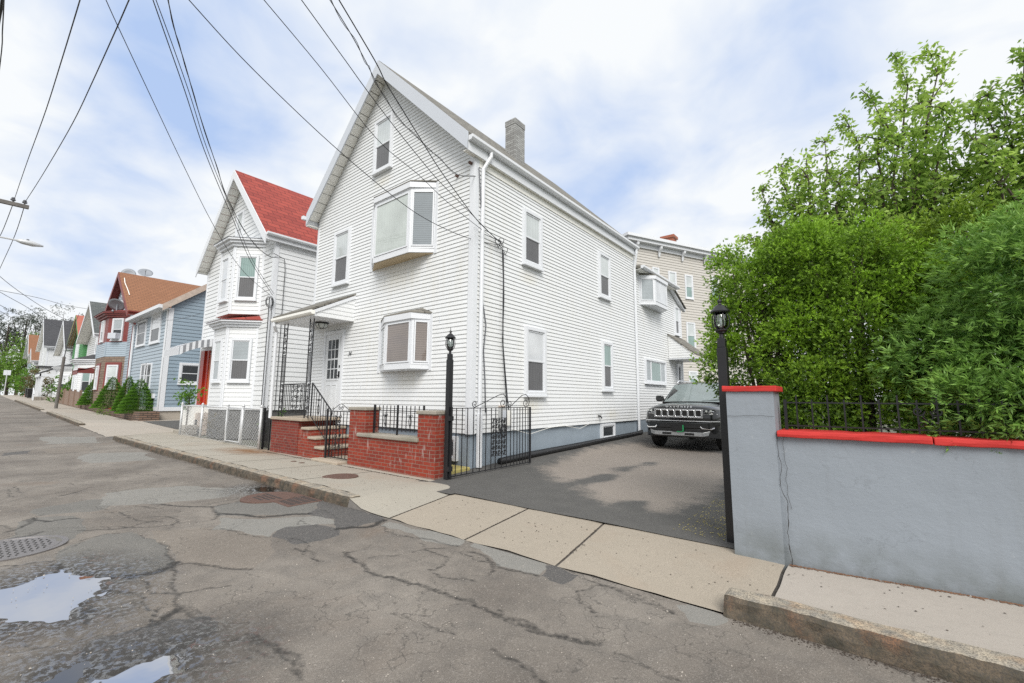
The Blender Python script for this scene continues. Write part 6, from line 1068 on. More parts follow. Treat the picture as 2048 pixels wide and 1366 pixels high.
    m = MB(); m.prism([(-.5, -.10, .62), (.5, -.10, .62), (.5, -.10, .72), (-.5, -.10, .72)], (0, .05, 0)); W(m).build("lower_grille", "black_plastic", g)
    m = MB(); m.prism([(-.98, .25, .34), (-.75, -.04, .36), (-.5, -.08, .36), (.5, -.08, .36), (.75, -.04, .36), (.98, .25, .34), (.98, .6, .34), (-.98, .6, .34)], (0, 0, .24)); W(m).build("lower_bumper", "black_plastic", g, bevel=.02)
    m = MB(); m.prism([(-.72, -.05, .535), (-.62, -.09, .49), (.62, -.09, .49), (.72, -.05, .535), (.68, -.05, .42), (.58, -.095, .405), (-.58, -.095, .405), (-.68, -.05, .42)][::1], (0, -.02, 0)) if False else m.fbox(F((0, -.085, 0), (1, 0, 0), (0, -1, 0)), -.64, .64, .405, .51, -.02, .02); 
    for sx in (-1, 1): m.prism([(sx * .64, -.105, .405), (sx * .76, -.04, .43), (sx * .80, -.01, .55), (sx * .64, -.105, .51)], (0, .03, 0))
    W(m).build("skid_plate", "silver_plastic", g, bevel=.008)
    m = MB(); fr1 = F((0, -.11, 0), (1, 0, 0), (0, -1, 0)); m.fbox(fr1, -.42, -.18, .43, .485, 0, .003); m.fbox(fr1, .18, .42, .43, .485, 0, .003); W(m).build("tow_hook_recess", "black_plastic", g)
    m = MB(); m.fbox(fr1, -.16, .16, .52, .67, 0, .02, "black_plastic"); m.fbox(fr1, .13, .165, .52, .69, .0, .026, "plate_green"); m.fbox(fr1, -.02, .13, .50, .525, 0, .026, "plate_green"); W(m).build("number_plate", None, g)
    cu = bpy.data.curves.new("hood_lettering", 'FONT'); cu.body = "WAGONEER"; cu.size = .075; cu.space_character = 2.1; cu.align_x = 'CENTER'; cu.extrude = .004; cu.materials.append(MAT["chrome"]); t = text_mesh("hood_lettering", cu); t.parent = g; t.location = Vector(T((0, .02, 1.150))) - ROOTLOC[g.name]; t.rotation_euler = (R(62), 0, 0)
    m = MB(); m.tube([(-.2, 1.22, 1.335), (.45, 1.30, 1.37)], .01, 4); m.tube([(.3, 1.22, 1.335), (.78, 1.36, 1.38)], .01, 4); W(m).build("wiper", "black_plastic", g)
glass("car_windscreen", (0.20, 0.24, 0.24), 1.0, 0.02)
car()
# ------------------------------------------------------------------ hedge trees behind the grey wall
def evergreen(name, label, cat, lumps, trunk, mat, dens, seed, L=.075, W=.02, fan=7, spread=.75, lay=0.0, group=None, facing=(-.1, -1, .1), core=.42, rmin=.6, tight=0.0):
    rng = np.random.default_rng(seed); g = empty(name, trunk, label, cat, group)
    m = MB(); zt_ = max(c[2] for c, r in lumps) - .15; hh = max(zt_ - trunk[2], .08); rt = min(.09, .03 * hh + .01); m.tube([trunk, (trunk[0] + .01, trunk[1], trunk[2] + hh * .6), (trunk[0], trunk[1], trunk[2] + hh)], [rt, rt * .7, rt * .2], 7); rq = random.Random(seed); [m.tube([(trunk[0], trunk[1], trunk[2] + hh * rq.uniform(.15, .6)), l[0]], [rt * .3, rt * .1], 4) for l in rq.sample(lumps, min(len(lumps), 14))]; t = m.build("trunk", "bark", g)
    lumps_foliage("crown", lumps, dens, mat, g, rng, L, W, fan, facing, spread=spread, lay=lay, rmin=rmin, tight=tight); return g
def lump_field(x0, x1, y, depth, z0, topf, rg, r=.36, step=.42, leftf=None):
    out = []; nx = max(1, int((x1 - x0) / step))
    for i in range(nx + 1):
        x = x0 + (x1 - x0) * i / nx; top = topf(x); nz_ = max(1, int((top - z0) / step))
        for j in range(nz_ + 1):
            z = z0 + (top - z0) * j / nz_; 
            for dy_ in ((0, .55) if depth > .5 else (0,)):
                q = rg.uniform(.75, 1.3) * r; out.append(((x + rg.uniform(-.13, .13), y + dy_ + rg.uniform(-.24, .16) + .22 * ((j / max(nz_, 1)) ** 3), z - (q * .9 if j == nz_ else 0) + rg.uniform(-.08, .08)), (q * rg.uniform(.8, 1.05), q * .95, q * rg.uniform(1.0, 1.4))))
    return out
rg = random.Random(4)
def H_(px_, py_, Y): return gy(px_, py_, Y)
# outline heights along the hedge
GRP = "tall evergreens behind the grey wall"
def topf(xs_, zs_, d=.16): return lambda x: float(np.interp(x, xs_, zs_)) - d
t12 = topf([-1.44, -1.36, -1.1, -.85, -.54, -.05, .19, .37, .52, .8], [2.4, 3.15, 3.38, 3.48, 3.52, 3.43, 3.37, 3.16, 3.13, 3.0])
L1 = [l for l in lump_field(-1.16, -.56, 5.9, 1, 1.2, t12, rg, .25, .30) if not (l[0][0] < -.92 and l[0][2] < 1.72)] + [((-1.33, 5.95, 2.25), (.13, .2, .2)), ((-1.30, 5.9, 2.0), (.12, .2, .15))]
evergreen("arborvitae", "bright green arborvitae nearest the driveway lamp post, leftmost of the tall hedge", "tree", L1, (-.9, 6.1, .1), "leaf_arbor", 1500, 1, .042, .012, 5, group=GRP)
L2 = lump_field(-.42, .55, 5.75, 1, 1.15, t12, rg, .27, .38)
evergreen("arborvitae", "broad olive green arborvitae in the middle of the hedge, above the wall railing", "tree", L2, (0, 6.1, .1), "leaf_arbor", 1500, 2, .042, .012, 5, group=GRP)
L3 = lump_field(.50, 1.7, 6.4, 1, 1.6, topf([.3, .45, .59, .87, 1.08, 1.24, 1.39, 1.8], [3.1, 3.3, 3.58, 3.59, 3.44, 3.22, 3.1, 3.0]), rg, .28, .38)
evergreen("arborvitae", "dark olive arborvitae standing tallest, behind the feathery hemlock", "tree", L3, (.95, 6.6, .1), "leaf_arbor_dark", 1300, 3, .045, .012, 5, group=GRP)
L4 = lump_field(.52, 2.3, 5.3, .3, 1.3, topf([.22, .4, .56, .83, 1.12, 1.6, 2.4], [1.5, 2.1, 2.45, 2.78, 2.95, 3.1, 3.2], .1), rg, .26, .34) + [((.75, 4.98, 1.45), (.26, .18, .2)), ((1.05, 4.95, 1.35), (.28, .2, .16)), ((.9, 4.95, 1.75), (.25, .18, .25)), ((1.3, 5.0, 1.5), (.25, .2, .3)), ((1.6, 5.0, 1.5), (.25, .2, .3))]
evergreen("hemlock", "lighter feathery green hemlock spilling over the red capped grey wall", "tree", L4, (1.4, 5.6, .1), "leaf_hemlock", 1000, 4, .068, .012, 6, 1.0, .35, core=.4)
# broadleaf trees behind the hedge
def broadleaf(label, base, tips, mat, seed, leafn=1000, rad=.47, L=.085, split=1.0, group=None, name="pear_tree"):
    rng = np.random.default_rng(seed); rr = random.Random(seed); g = empty(name, base, label, "tree", group); m = MB(); b = np.array(base, float); fork = b + (0, 0, 2.6); m.tube([tuple(b), tuple(b + (.03, 0, 1.3)), tuple(fork)], [.14, .11, .08], 8); Ps = []; Ds = []
    for tip in tips:
        tip = np.array(tip); s = b + (0, 0, rr.uniform(1.8, 3.2)); mid = (s + tip) / 2 + np.array([(tip[0] - s[0]) * .22, (tip[1] - s[1]) * .2, -.15]); C = [s * (1 - t) ** 2 + 2 * mid * t * (1 - t) + tip * t * t + np.array([noise.noise(Vector((t * 5, seed, k))) * .12 for k in (1, 2, 3)]) for t in np.linspace(0, 1, 12)]
        m.tube([tuple(c) for c in C], [.036 * (1 - t) + .005 for t in np.linspace(0, 1, 12)], 5)
        for i in range(3, 12):
            t = i / 11; c = C[i]; r_ = rad * (1.15 - .75 * t) + .08
            for k in range(3):
                d = unit(rng.normal(size=3) + np.array([0, 0, .5])); e = c + d * r_ * rr.uniform(.6, 1.1); m.tube([tuple(c), tuple((c + e) / 2 + (0, 0, .03)), tuple(e)], [.011, .008, .004], 4)
                n = int(leafn / 27 * split); tt = rng.random(n) ** .7; Ps.append(c + (e - c) * tt[:, None] + rng.normal(size=(n, 3)) * r_ * .20); dd = unit(d[None] * .5 + rng.normal(size=(n, 3)) * .8); dd[:, 2] -= .35; Ds.append(unit(dd))
    m.build("trunk", "bark", g); P = np.concatenate(Ps); D = np.concatenate(Ds); tint = np.clip(rng.random(len(P)) * .8 + .1 + .2 * np.repeat(rng.normal(size=len(Ps)), [len(x) for x in Ps]), 0, 1)
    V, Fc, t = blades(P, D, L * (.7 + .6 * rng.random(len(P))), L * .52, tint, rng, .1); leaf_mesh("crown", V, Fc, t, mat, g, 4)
def TP(l, Y): return [tuple(gy(x, y, Y + dy_)) for x, y, dy_ in l]
broadleaf("tall light green broadleaf tree with airy crown rising behind the hedge", (.55, 8.9, .2), TP([(1862, 110, 0), (1800, 130, .3), (1745, 205, -.4), (1700, 255, .3), (1835, 200, .6), (1880, 215, -.3), (1780, 260, -.5), (1820, 330, -.4), (1725, 330, .3), (1860, 330, .4), (1900, 340, 0), (1680, 400, -.3), (1770, 420, .2), (1840, 400, -.3), (1700, 460, .2), (1760, 480, -.3), (1900, 420, .2), (1640, 470, .1)], 8.9), "leaf_pear", 5, group="broadleaf trees behind the hedge")
broadleaf("smaller leaning branches of light green broadleaf tree nearest the beige building", (-.3, 8.6, .2), TP([(1560, 335, 0), (1525, 385, .2), (1612, 330, -.3), (1650, 285, .3), (1590, 400, -.2), (1540, 430, .2), (1650, 400, .1), (1680, 350, -.1), (1620, 450, 0), (1450, 505, 0), (1570, 470, -.2), (1660, 450, -.2), (1500, 480, .1), (1590, 360, .3)], 8.6), "leaf_pear", 6, 620, .36, group="broadleaf trees behind the hedge")
broadleaf("light green broadleaf tree cut by the picture edge, behind the hemlock", (2.05, 8.8, .2), TP([(2048, 125, 0), (1975, 190, .2), (1950, 240, -.3), (2010, 215, .3), (2100, 160, 0), (1990, 300, -.3), (2050, 280, .2), (1935, 330, .2), (2080, 340, 0), (1960, 400, -.2), (2030, 420, .2), (1925, 420, .3)], 8.8), "leaf_pear", 7, group="broadleaf trees behind the hedge")
# conical shrubs in the planter
def cone_lumps(x, y, z, r, h, rg):
    out = []; n = 7
    for i in range(n):
        t = i / n; R_ = r * (1 - t) ** .85; k = max(1, int(7 * (1 - t)))
        for j in range(k): a = 2 * PI * j / k + i; out.append(((x + math.cos(a) * R_ * .55, y + math.sin(a) * R_ * .55, z + h * t + .1), (R_ * .55 + .06, R_ * .55 + .06, h / n * .95)))
    out.append(((x, y, z + h * .92), (.08, .08, h * .1))); return out
for i, (x, y, r, h, lab) in enumerate(((-29.9, 6.05, .85, 1.8, "dwarf conical spruce at the near end of the stone planter, by the blue house corner"), (-32.7, 6.1, .62, 1.95, "slim pointed conical spruce second from the near end of the stone planter"), (-36.3, 6.0, .88, 1.95, "wide conical spruce in front of the stone clad bay"), (-41.3, 6.0, .85, 2.0, "conical spruce at the far end of the stone planter, beside the wooden fence"))):
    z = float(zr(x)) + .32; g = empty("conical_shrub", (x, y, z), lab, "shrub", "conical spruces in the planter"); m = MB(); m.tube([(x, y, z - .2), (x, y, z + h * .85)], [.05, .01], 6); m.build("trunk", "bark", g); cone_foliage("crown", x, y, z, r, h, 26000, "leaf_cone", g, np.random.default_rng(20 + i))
PL = empty("stone_planter", (-35, 6, float(zr(-35))), "low brown stone planter wall under the conical shrubs", "planter"); m = MB()
m.prism([(-28.0, 5.75, -.1), (-28.0, 6.55, -.1), (-35.5, 6.55, -.1), (-35.5, 5.6, -.1)], (0, 0, float(zr(-31)) + .5)); m.build("near_section", "stone_wall", PL); m = MB(); m.box(-43.4, -35.52, 5.65, 6.55, 0, float(zr(-39)) + .42); m.build("far_section", "stone_wall", PL)
evergreen("red_shrub", "small orange red shrub between the conical shrubs", "shrub", [((-33.6, 5.9, float(zr(-33)) + .55), (.3, .3, .3))], (-33.6, 5.9, .5), "shrub_orange", 90, 31, .08, .03, 5)
evergreen("ground_weeds", "low green weeds growing at the foot of the stone planter", "plant", [((-34.5, 5.45, float(zr(-34)) + .15), (.8, .2, .18))], (-34.5, 5.45, .4), "leaf_bright", 90, 32, .09, .03, 5)
# young leafy shrub behind the chain link fence
lx = float(gy(380, 785, 5.9)[0]); evergreen("leafy_shrub", "young shrub with large loose leaves in front of the blue wall", "shrub", [((lx, 5.9, 1.75), (.22, .22, .28)), ((lx + .2, 5.85, 1.45), (.2, .2, .25)), ((lx - .3, 5.9, 1.4), (.22, .2, .25)), ((lx, 5.9, 1.15), (.25, .2, .2))], (lx, 5.9, .1), "leaf_cone", 45, 41, .12, .05, 3, core=.05)
# ------------------------------------------------------------------ chain link fence
def linkmat():
    t = NT("chain_link"); p = t.pos(); s = t.n("ShaderNodeSeparateXYZ"); t.l(p, s.inputs[0]); u = t.math('ADD', s.outputs[0], s.outputs[1]); k = 1 / .11
    a = t.math('ABSOLUTE', t.math('SUBTRACT', t.math('FRACT', t.math('MULTIPLY', t.math('ADD', u, s.outputs[2]), k)), .5)); b = t.math('ABSOLUTE', t.math('SUBTRACT', t.math('FRACT', t.math('MULTIPLY', t.math('SUBTRACT', u, s.outputs[2]), k)), .5))
    al = t.math('GREATER_THAN', t.math('MAXIMUM', a, b), .458); t.col((.75, .76, .77)); t.set(Roughness=.5, Metallic=.1, Alpha=al); MAT["chain_link"] = t.m
linkmat()
CF = empty("chain_link_fence", (-16.3, 5.3, 0), "silver chain link fence with round posts in front of the red roof house", "fence")
fy5 = FY(5.28); posts = [-13.45, -15.0, -16.35, -17.95, -19.35] ; FH_ = 1.12
px_posts = [(535, .0), (480, 0), (447, 0), (398, 0), (360, 0)]
posts = [fy5.px(x + 3, 860)[0] for x in (517, 480, 449, 398, 357)]
for x in posts: m = MB(); m.tube([(x, 5.28, -.02), (x, 5.28, FH_ + .06)], .036, 8); m.lathe((x, 5.28, FH_ + .05), [(.042, 0), (.045, .02), (.03, .05), (.012, .07)], 8); m.build("post", "galv", CF, smooth=True)
for a, b in zip(posts, posts[1:]):
    m = MB(); m.tube([(a, 5.28, FH_), (b, 5.28, FH_)], .02, 6); m.build("rail", "galv", CF, smooth=True); m = MB(); m.fbox(fy5, min(a, b), max(a, b), .06, FH_, 0, .0025); m.build("mesh", "chain_link", CF)
m = MB(); m.tube([(posts[1] - .06, 5.26, .14), (posts[2] + .06, 5.26, .14), (posts[2] + .06, 5.26, 1.08), (posts[1] - .06, 5.26, 1.08), (posts[1] - .06, 5.26, .14)], .018, 6); m.build("gate_frame", "galv", CF)
m = MB(); x5 = posts[4]; m.tube([(x5, 5.28, FH_), (x5, 8.2, FH_)], .02, 6); m.build("side_rail", "galv", CF); m = MB(); m.fbox(F((x5, 0, 0), (0, 1, 0), (1, 0, 0)), 5.3, 8.2, .06, FH_, 0, .0025); m.build("side_mesh", "chain_link", CF)
for y in (6.8, 8.2): m = MB(); m.tube([(x5, y, 0), (x5, y, FH_ + .04)], .03, 6); m.build("post", "galv", CF)
m = MB(); m.box(-19.6, -14.1, 5.24, 5.42, -.05, .07); o = m.build("stone_curb", "conc_cap", bevel=.02); tag(move_origin(o), "low mossy concrete edging under the chain link fence", "edging")
m = MB(); m.box(-20.7, -20.05, 5.3, 5.9, 0, .20); m.box(-20.7, -20.1, 5.5, 6.0, .20, .36); o = m.build("stone_step", "conc_cap", bevel=.03); tag(move_origin(o), "old stone steps just beyond the chain link fence corner post", "step")
evergreen("fence_weeds", "dry twiggy pruned bush inside the chain link fence", "shrub", [((-17.9, 5.9, .4), (.45, .35, .35))], (-17.9, 5.9, 0), "leaf_brownish", 40, 33, .10, .012, 4)
evergreen("fence_weeds", "green weeds between the brick stoop and the chain link fence", "shrub", [((-13.0, 5.9, .25), (.3, .4, .25)), ((-12.9, 5.7, .75), (.25, .3, .2))], (-13.0, 5.9, 0), "leaf_cone", 60, 34, .08, .02, 5)
# alley between houses
grid("alley", np.arange(-28.4, -20, .5), np.arange(5.45, 16, .5), lambda X, Y: zr(X) + .04 + X * 0, "conc_far"); grid("alley_tarmac", np.arange(-27.5, -21.5, .5), np.arange(5.8, 15, .5), lambda X, Y: zr(X) + .05 + X * 0, "driveway_asphalt")
# ------------------------------------------------------------------ things further up the pavement
WF = empty("wooden_fence", (-48, 5.6, float(zr(-48))), "weathered reddish brown board fence with square posts", "fence")
m = MB(); z_ = float(zr(-45)); 
for i in range(40): x = -43.6 - i * .24; z_ = float(zr(x)); m.box(x - .22, x, 5.55, 5.58, z_ + .05, z_ + 1.15 + .03 * math.sin(i * 3))
m.build("board_panel", "wood_fence", WF)
for x in (-43.6, -46.0, -48.4, -51.0, -53.2): m = MB(); z_ = float(zr(x)); m.box(x - .07, x + .07, 5.48, 5.62, z_, z_ + 1.3); m.build("post", "wood_fence", WF)
SP = empty("pole_stub", (-42, 4.25, float(zr(-42))), "leaning weathered grey utility pole stub with trailing wires at the kerb", "pole"); z_ = float(zr(-42)); m = MB(); m.tube([(-42, 4.25, z_), (-41.4, 4.25, z_ + 3.5)], [.09, .08], 9); m.build("pole", "wood_pole", SP); m = MB(); m.tube([(-41.4, 4.25, z_ + 3.45), (-40.9, 4.25, z_ + 4.2), (-39.6, 4.3, z_ + 5.4), (-38.8, 4.4, z_ + 6.2)], [.03, .02, .015, .01], 5); m.build("guy_wire", "wire_grey", SP)
evergreen("far_climber", "leafy climbing plant on the chain link fence by the pole stub", "shrub", [((-55, 5.7, float(zr(-55)) + .6), (.8, .5, .7)), ((-57, 5.8, float(zr(-57)) + 1.0), (.7, .5, .9))], (-55, 5.7, .8), "leaf_cone", 40, 35, .16, .06, 4, facing=(.9, -.4, .1))
evergreen("round_shrub", "clipped dark green pointed shrub behind the board fence", "shrub", cone_lumps(-52, 6.2, float(zr(-52)) + .5, .7, 1.5, rg), (-52, 6.2, 1), "leaf_cone", 70, 36, .13, .05, 4, facing=(.9, -.4, .1), core=.8)
for x, lab in ((-68.5, "black wheeled bin nearest the white porch stairs"), (-70.5, "black wheeled bin set a little further up the street")):
    g = empty("wheeled_bin", (x, 4.9, float(zr(x))), lab, "bin"); z_ = float(zr(x)); m = MB(); m.prism([(x - .25, 4.7, z_ + .1), (x + .25, 4.7, z_ + .1), (x + .3, 4.65, z_ + .95), (x - .3, 4.65, z_ + .95)], (0, .55, 0)); m.build("bin_body", "black_plastic", g); m = MB(); m.prism([(x - .33, 4.62, z_ + .95), (x + .33, 4.62, z_ + .95), (x + .33, 4.62, z_ + 1.0), (x - .33, 4.62, z_ + 1.06)], (0, .62, 0)); m.build("lid", "rubber", g)
m = MB(); z_ = float(zr(-75)); m.box(-76, -73, 5.0, 5.6, z_, z_ + .35); o = m.build("brick_planter", "brick_orange"); tag(move_origin(o), "low orange brick planter edge by the tall hedge", "planter")
for i, (x, y, r, h, mt, lab) in enumerate(((-78, 5.6, .9, 3.0, "leaf_cone", "tall dark green columnar shrub by the far pavement"), (-81.5, 5.5, .9, 3.0, "leaf_cone", "second dark columnar shrub, next to the brown hedge"), (-74, 5.9, 1.3, 2.5, "leaf_brownish", "reddish brown leafy hedge at the white house front"), (-85, 5.6, 1.2, 2.6, "leaf_bright", "light green hedge at the far end of the pavement"))):
    z_ = float(zr(x)); evergreen("street_shrub", lab, "shrub", [((x + dx_, y, z_ + h * f), (r * .8, r * .8, h * .3)) for dx_, f in ((0, .25), (.3, .55), (-.2, .8))], (x, y, z_), mt, 30, 50 + i, .2, .08, 4, facing=(.9, -.4, .1))
g = empty("street_sign", (-78, 4.2, float(zr(-78))), "small pale street sign on a thin post at the far end of the pavement", "sign"); p0 = gy(8, 787, 4.3); g.location = p0; ROOTLOC[g.name] = Vector(p0); m = MB(); m.tube([tuple(p0 - (0, 0, .6)), tuple(p0 + (0, 0, 3.2))], .06, 6); m.build("post", "galv", g); m = MB(); m.box(p0[0], p0[0] + .05, p0[1] - .35, p0[1] + .35, p0[2] + 2.6, p0[2] + 3.3); m.build("sign_plate", "trim_white", g)
# far trees
def far_tree(label, x, y, h, seed, mat="leaf_far", r=3.2, trunk_h=.55, name="pine_tree", dens=5):
    rr = random.Random(seed); z_ = 1.4; lumps = [((x + rr.uniform(-r, r), y + rr.uniform(-r, r), z_ + h * rr.uniform(trunk_h, 1.0)), (rr.uniform(.8, 1.6), rr.uniform(.8, 1.6), rr.uniform(.5, .9))) for _ in range(20)]; rng = np.random.default_rng(seed); g = empty(name, (x, y, z_), label, "tree", "far trees at the end of the street")
    m = MB(); m.tube([(x, y, z_ - .5), (x + .2, y, z_ + h * .9)], [.3, .1], 6); [m.tube([(x, y, z_ + h * .5), l[0]], [.09, .03], 4) for l in lumps]; m.build("trunk", "bark", g); lumps_foliage("crown", lumps, dens, mat, g, rng, .4, .13, 2, (1, 0, 0))
for i, (px_, Y, h, lab) in enumerate(((10, 14, 15, "open crowned pine at the street end, nearest the street lamp"), (45, 17, 17, "tallest open crowned pine at the street end"), (-30, 11, 15, "pine partly cut off by the picture edge"), (85, 26, 16, "thin pine beside the far gable house"), (118, 40, 19, "dark pine tip showing above the house roofs"))):
    X_ = -128 - i * 3; q = F((X_, 0, 0), (0, 1, 0), (1, 0, 0)).px(px_, 700); far_tree(lab, X_, q[0], h, 60 + i)
for i, (px_, h, mt, lab) in enumerate(((70, 9, "leaf_bright", "bright green broad tree in front of the pines"), (25, 7, "leaf_bright", "lower bright green tree at the street end"), (5, 6, "leaf_cone", "dark green bush closing the street end"))):
    X_ = -106 - i * 4; q = F((X_, 0, 0), (0, 1, 0), (1, 0, 0)).px(px_, 700); far_tree(lab, X_, q[0], h, 80 + i, mt, 2.6, .25, "street_tree", 12)
# ------------------------------------------------------------------ street ironwork
def ground_disc(name, label, cat, px_, py_, rx, ry, ang, mat, z, holes, dz=.012):
    c = gz(px_, py_, z); g = MB(); n = 32; ca, sa = math.cos(ang), math.sin(ang); T = lambda u, v, h: (c[0] + u * ca - v * sa, c[1] + u * sa + v * ca, z + h)
    return c, T
c = gz(12, 1100, 0); MH = empty("manhole_cover", (c[0], c[1], 0), "round cast iron manhole cover with raised grid in the cracked asphalt", "manhole cover"); m = MB(); m.lathe((c[0], c[1], 0), [(.42, .0), (.42, .012), (.375, .012), (.37, .004)], 40); m.build("ring", "cover_iron" if "cover_iron" in MAT else simple("cover_iron", (.22, .205, .20), .5, .5, .25, 12, .5, 90).name, MH)
m = MB(); m.lathe((c[0], c[1], 0), [(.365, .0), (.365, .009), (.0, .009)], 40); cv_ = m.build("lid", "cover_iron", MH); simple("cover_dark", (.035, .033, .032), .8)
m = MB()
for i in range(-6, 7):
    for j in range(-6, 7):
        x, y = i * .052, j * .046 + (.012 if i % 2 else 0)
        if x * x + y * y < .105: m.box(c[0] + x - .018, c[0] + x + .018, c[1] + y - .007, c[1] + y + .007, .009, .0105)
m.build("lid_pattern", "cover_dark", cv_)
SD = empty("storm_drain", (-6.55, 3.1, 0), "rusty storm drain grate set in asphalt at the kerb", "drain"); m = MB(); d0, d1 = gz(522, 1003, 0), gz(632, 1003, 0)
m.box(-6.80, -6.08, 2.90, 3.37, -.02, .017); m.build("frame", "rust_brown", SD, bevel=.006)
m = MB(); m.lathe((-6.85, 2.98, 0), [(.36, 0), (.36, .019), (.31, .022), (.305, .0195), (0, .0195)], 32); m.build("cover", "rust_brown", SD); m = MB()
for i in range(7):
    for j in range(4): m.box(-6.52 + i * .06, -6.485 + i * .06, 2.95 + j * .10, 3.03 + j * .10, .017, .0185)
for i in range(-4, 5):
    for j in range(-3, 1):
        if (i * .06) ** 2 + (j * .07) ** 2 < .06: m.box(-6.85 + i * .06 - .02, -6.85 + i * .06 + .02, 3.05 + j * .07 - .03, 3.05 + j * .07 + .01, .0195, .0208)
m.build("slots", "cover_dark", SD)
q = gz(683, 957, .07); o = MB().lathe((q[0] - .05, q[1], float(zside(q[0], q[1]))), [(.30, -.01), (.30, .010), (.27, .016), (0, .017)], 32).build("valve_cover", "rust_brown"); tag(move_origin(o), "round rust brown utility cover in the concrete pavement by the brick wall", "utility cover")
for x, y, lab in ((587, 924, "small rusty service cap in the pavement, nearer the stoop"), (603, 927, "small rusty service cap in the pavement, nearer the kerb")):
    q = gz(x, y, .06); o = MB().lathe((q[0], q[1], float(zside(q[0], q[1]))), [(.06, -.01), (.06, .012), (0, .013)], 16).build("service_cap", "rust_brown"); tag(move_origin(o), lab, "cap")
# litter of pebbles and grit on the road and driveway edge
def grit():
    rng = np.random.default_rng(9); V = []; Fc = []; n = 1500
    for i in range(n):
        x = rng.uniform(-9, 1.5); y = rng.uniform(.2, 3.35) if rng.random() < .8 else rng.uniform(3.8, 4.7); z = (float(zside(x, y)) + .008 if y > 3.45 else .001); r = rng.uniform(.002, .006) * (1.6 if rng.random() < .05 else 1)
        if y > 3.5 and rng.random() < .55: continue
        k = len(V); a = rng.uniform(0, 6.28)
        V += [(x + r * math.cos(a + t), y + r * math.sin(a + t), z) for t in (0, 1.57, 3.14, 4.71)] + [(x, y, z + r * .9)]; Fc += [(k, k + 1, k + 4), (k + 1, k + 2, k + 4), (k + 2, k + 3, k + 4), (k + 3, k, k + 4)]
    m = MB(); m.v = V; m.f = [list(f) for f in Fc]; m.m = [0] * len(Fc); o = m.build("grit", "conc_pink"); tag(o, "loose pale grit scattered over the asphalt", "grit", kind="stuff")
grit()
def debris(name, label, n, fx, mat, rmin, rmax, seed, flat=.35):
    rng = np.random.default_rng(seed); m = MB(); V = []; Fc = []
    for i in range(n):
        x, y, z = fx(rng); r = rng.uniform(rmin, rmax); k = len(V); a = rng.uniform(0, 6.28); e = rng.uniform(.35, 1)
        V += [(x + r * math.cos(a + t) * (1 if j % 2 else e), y + r * math.sin(a + t) * (1 if j % 2 else e), z) for j, t in enumerate((0, 1.26, 2.51, 3.77, 5.03))] + [(x, y, z + r * flat)]; Fc += [(k + j, k + (j + 1) % 5, k + 5) for j in range(5)]
    m.v = V; m.f = [list(f) for f in Fc]; m.m = [0] * len(Fc); tag(m.build(name, mat), label, name.replace("_", " "), kind="stuff")
def _pv(rng):
    x = rng.uniform(-9, 1.4); y = rng.uniform(3.66, 4.62); return x, y, float(zside(x, y)) + .009
debris("dark_debris", "scattered dark crumbs and seed husks lying on the pavement slabs", 260, _pv, "soil", .004, .012, 3)
def _wb(rng):
    x = rng.uniform(-.62, 2.4); y = 4.695 - abs(rng.normal()) * .018; return x, y, float(zside(x, y)) + .008
debris("wall_foot_litter", "brown leaf litter and grit gathered along the foot of the grey wall", 1500, _wb, "litter_brown" if "litter_brown" in MAT else simple("litter_brown", (.16, .085, .05), .95, var=.6, scale=14).name, .003, .012, 4)
def _bb(rng):
    x = rng.uniform(-12.4, -5.9); y = 5.17 - abs(rng.normal()) * .03; return x, y, float(zside(x, y)) + .008
debris("wall_foot_grit", "grey crumbled mortar and dirt along the foot of the brick wall and stoop", 1400, _bb, "soil", .004, .014, 5)
def _kg(rng):
    x = rng.uniform(-19, -5.2) if rng.random() < .75 else rng.uniform(-.8, 2.2); y = 3.388 - abs(rng.normal()) * .035; return x, y, float(zr(x)) + .002
debris("gutter_dirt", "dark grit collected in the gutter along the granite kerb", 5200, _kg, "soil", .002, .008, 6, .3)
def _dr(rng):
    x = rng.uniform(-1.75, -1.15); y = rng.uniform(5.0, 6.9); return x, y, float(zdrive(x, y)) + .006
debris("fallen_seeds", "yellowish fallen seeds and crumbs on the driveway beside the gate post", 420, _dr, "yellow_moss", .005, .013, 7)
def _jt(rng):
    j = J[rng.integers(0, 3)]; t = rng.random(); y = 3.45 + t * 1.33; x = j[0] + (j[1] - j[0]) * (y - 3.43) / 2.07 + rng.normal() * .006; return x, y, float(zside(x, y)) + .002
debris("joint_dirt", "dirt filling the joints between the tan pavement slabs", 1400, _jt, "soil", .002, .006, 8)
# ------------------------------------------------------------------ utility pole, lamp arm, wires
cr_ = gy(50, 412, .95); UP = empty("utility_pole", (cr_[0], -2.05, 0), "utility pole with a wooden crossarm and two insulators reaching over the street", "utility pole"); m = MB(); m.tube([(cr_[0], -2.05, 0), (cr_[0], -2.05, 11)], [.17, .12], 10); m.build("pole", "wood_pole", UP)
m = MB(); m.box(cr_[0] - .06, cr_[0] + .06, -2.4, 1.06, cr_[2] - .10, cr_[2] + .05); m.build("crossarm", "wood_pole", UP, bevel=.01)
for y in (.93, .62): m = MB(); m.lathe((cr_[0], y, cr_[2] + .05), [(.02, 0), (.02, .05), (.07, .06), (.08, .10), (.045, .12), (.06, .15), (.03, .19)], 10); m.build("insulator", "wire_grey", UP)
lp_ = gx(87, 493, cr_[0] - .3); SL_ = empty("street_lamp", (cr_[0], -2.0, lp_[2] - .6), "grey cobra head street lamp on a long arm over the street", "street lamp"); m = MB(); m.tube([(cr_[0] - .1, -2.0, lp_[2] - .7), (lp_[0], -1.0, lp_[2] - .1), (lp_[0], 0, lp_[2] + .06), (lp_[0], lp_[1] - .7, lp_[2] + .05)], .035, 7); m.build("arm", "galv", SL_)
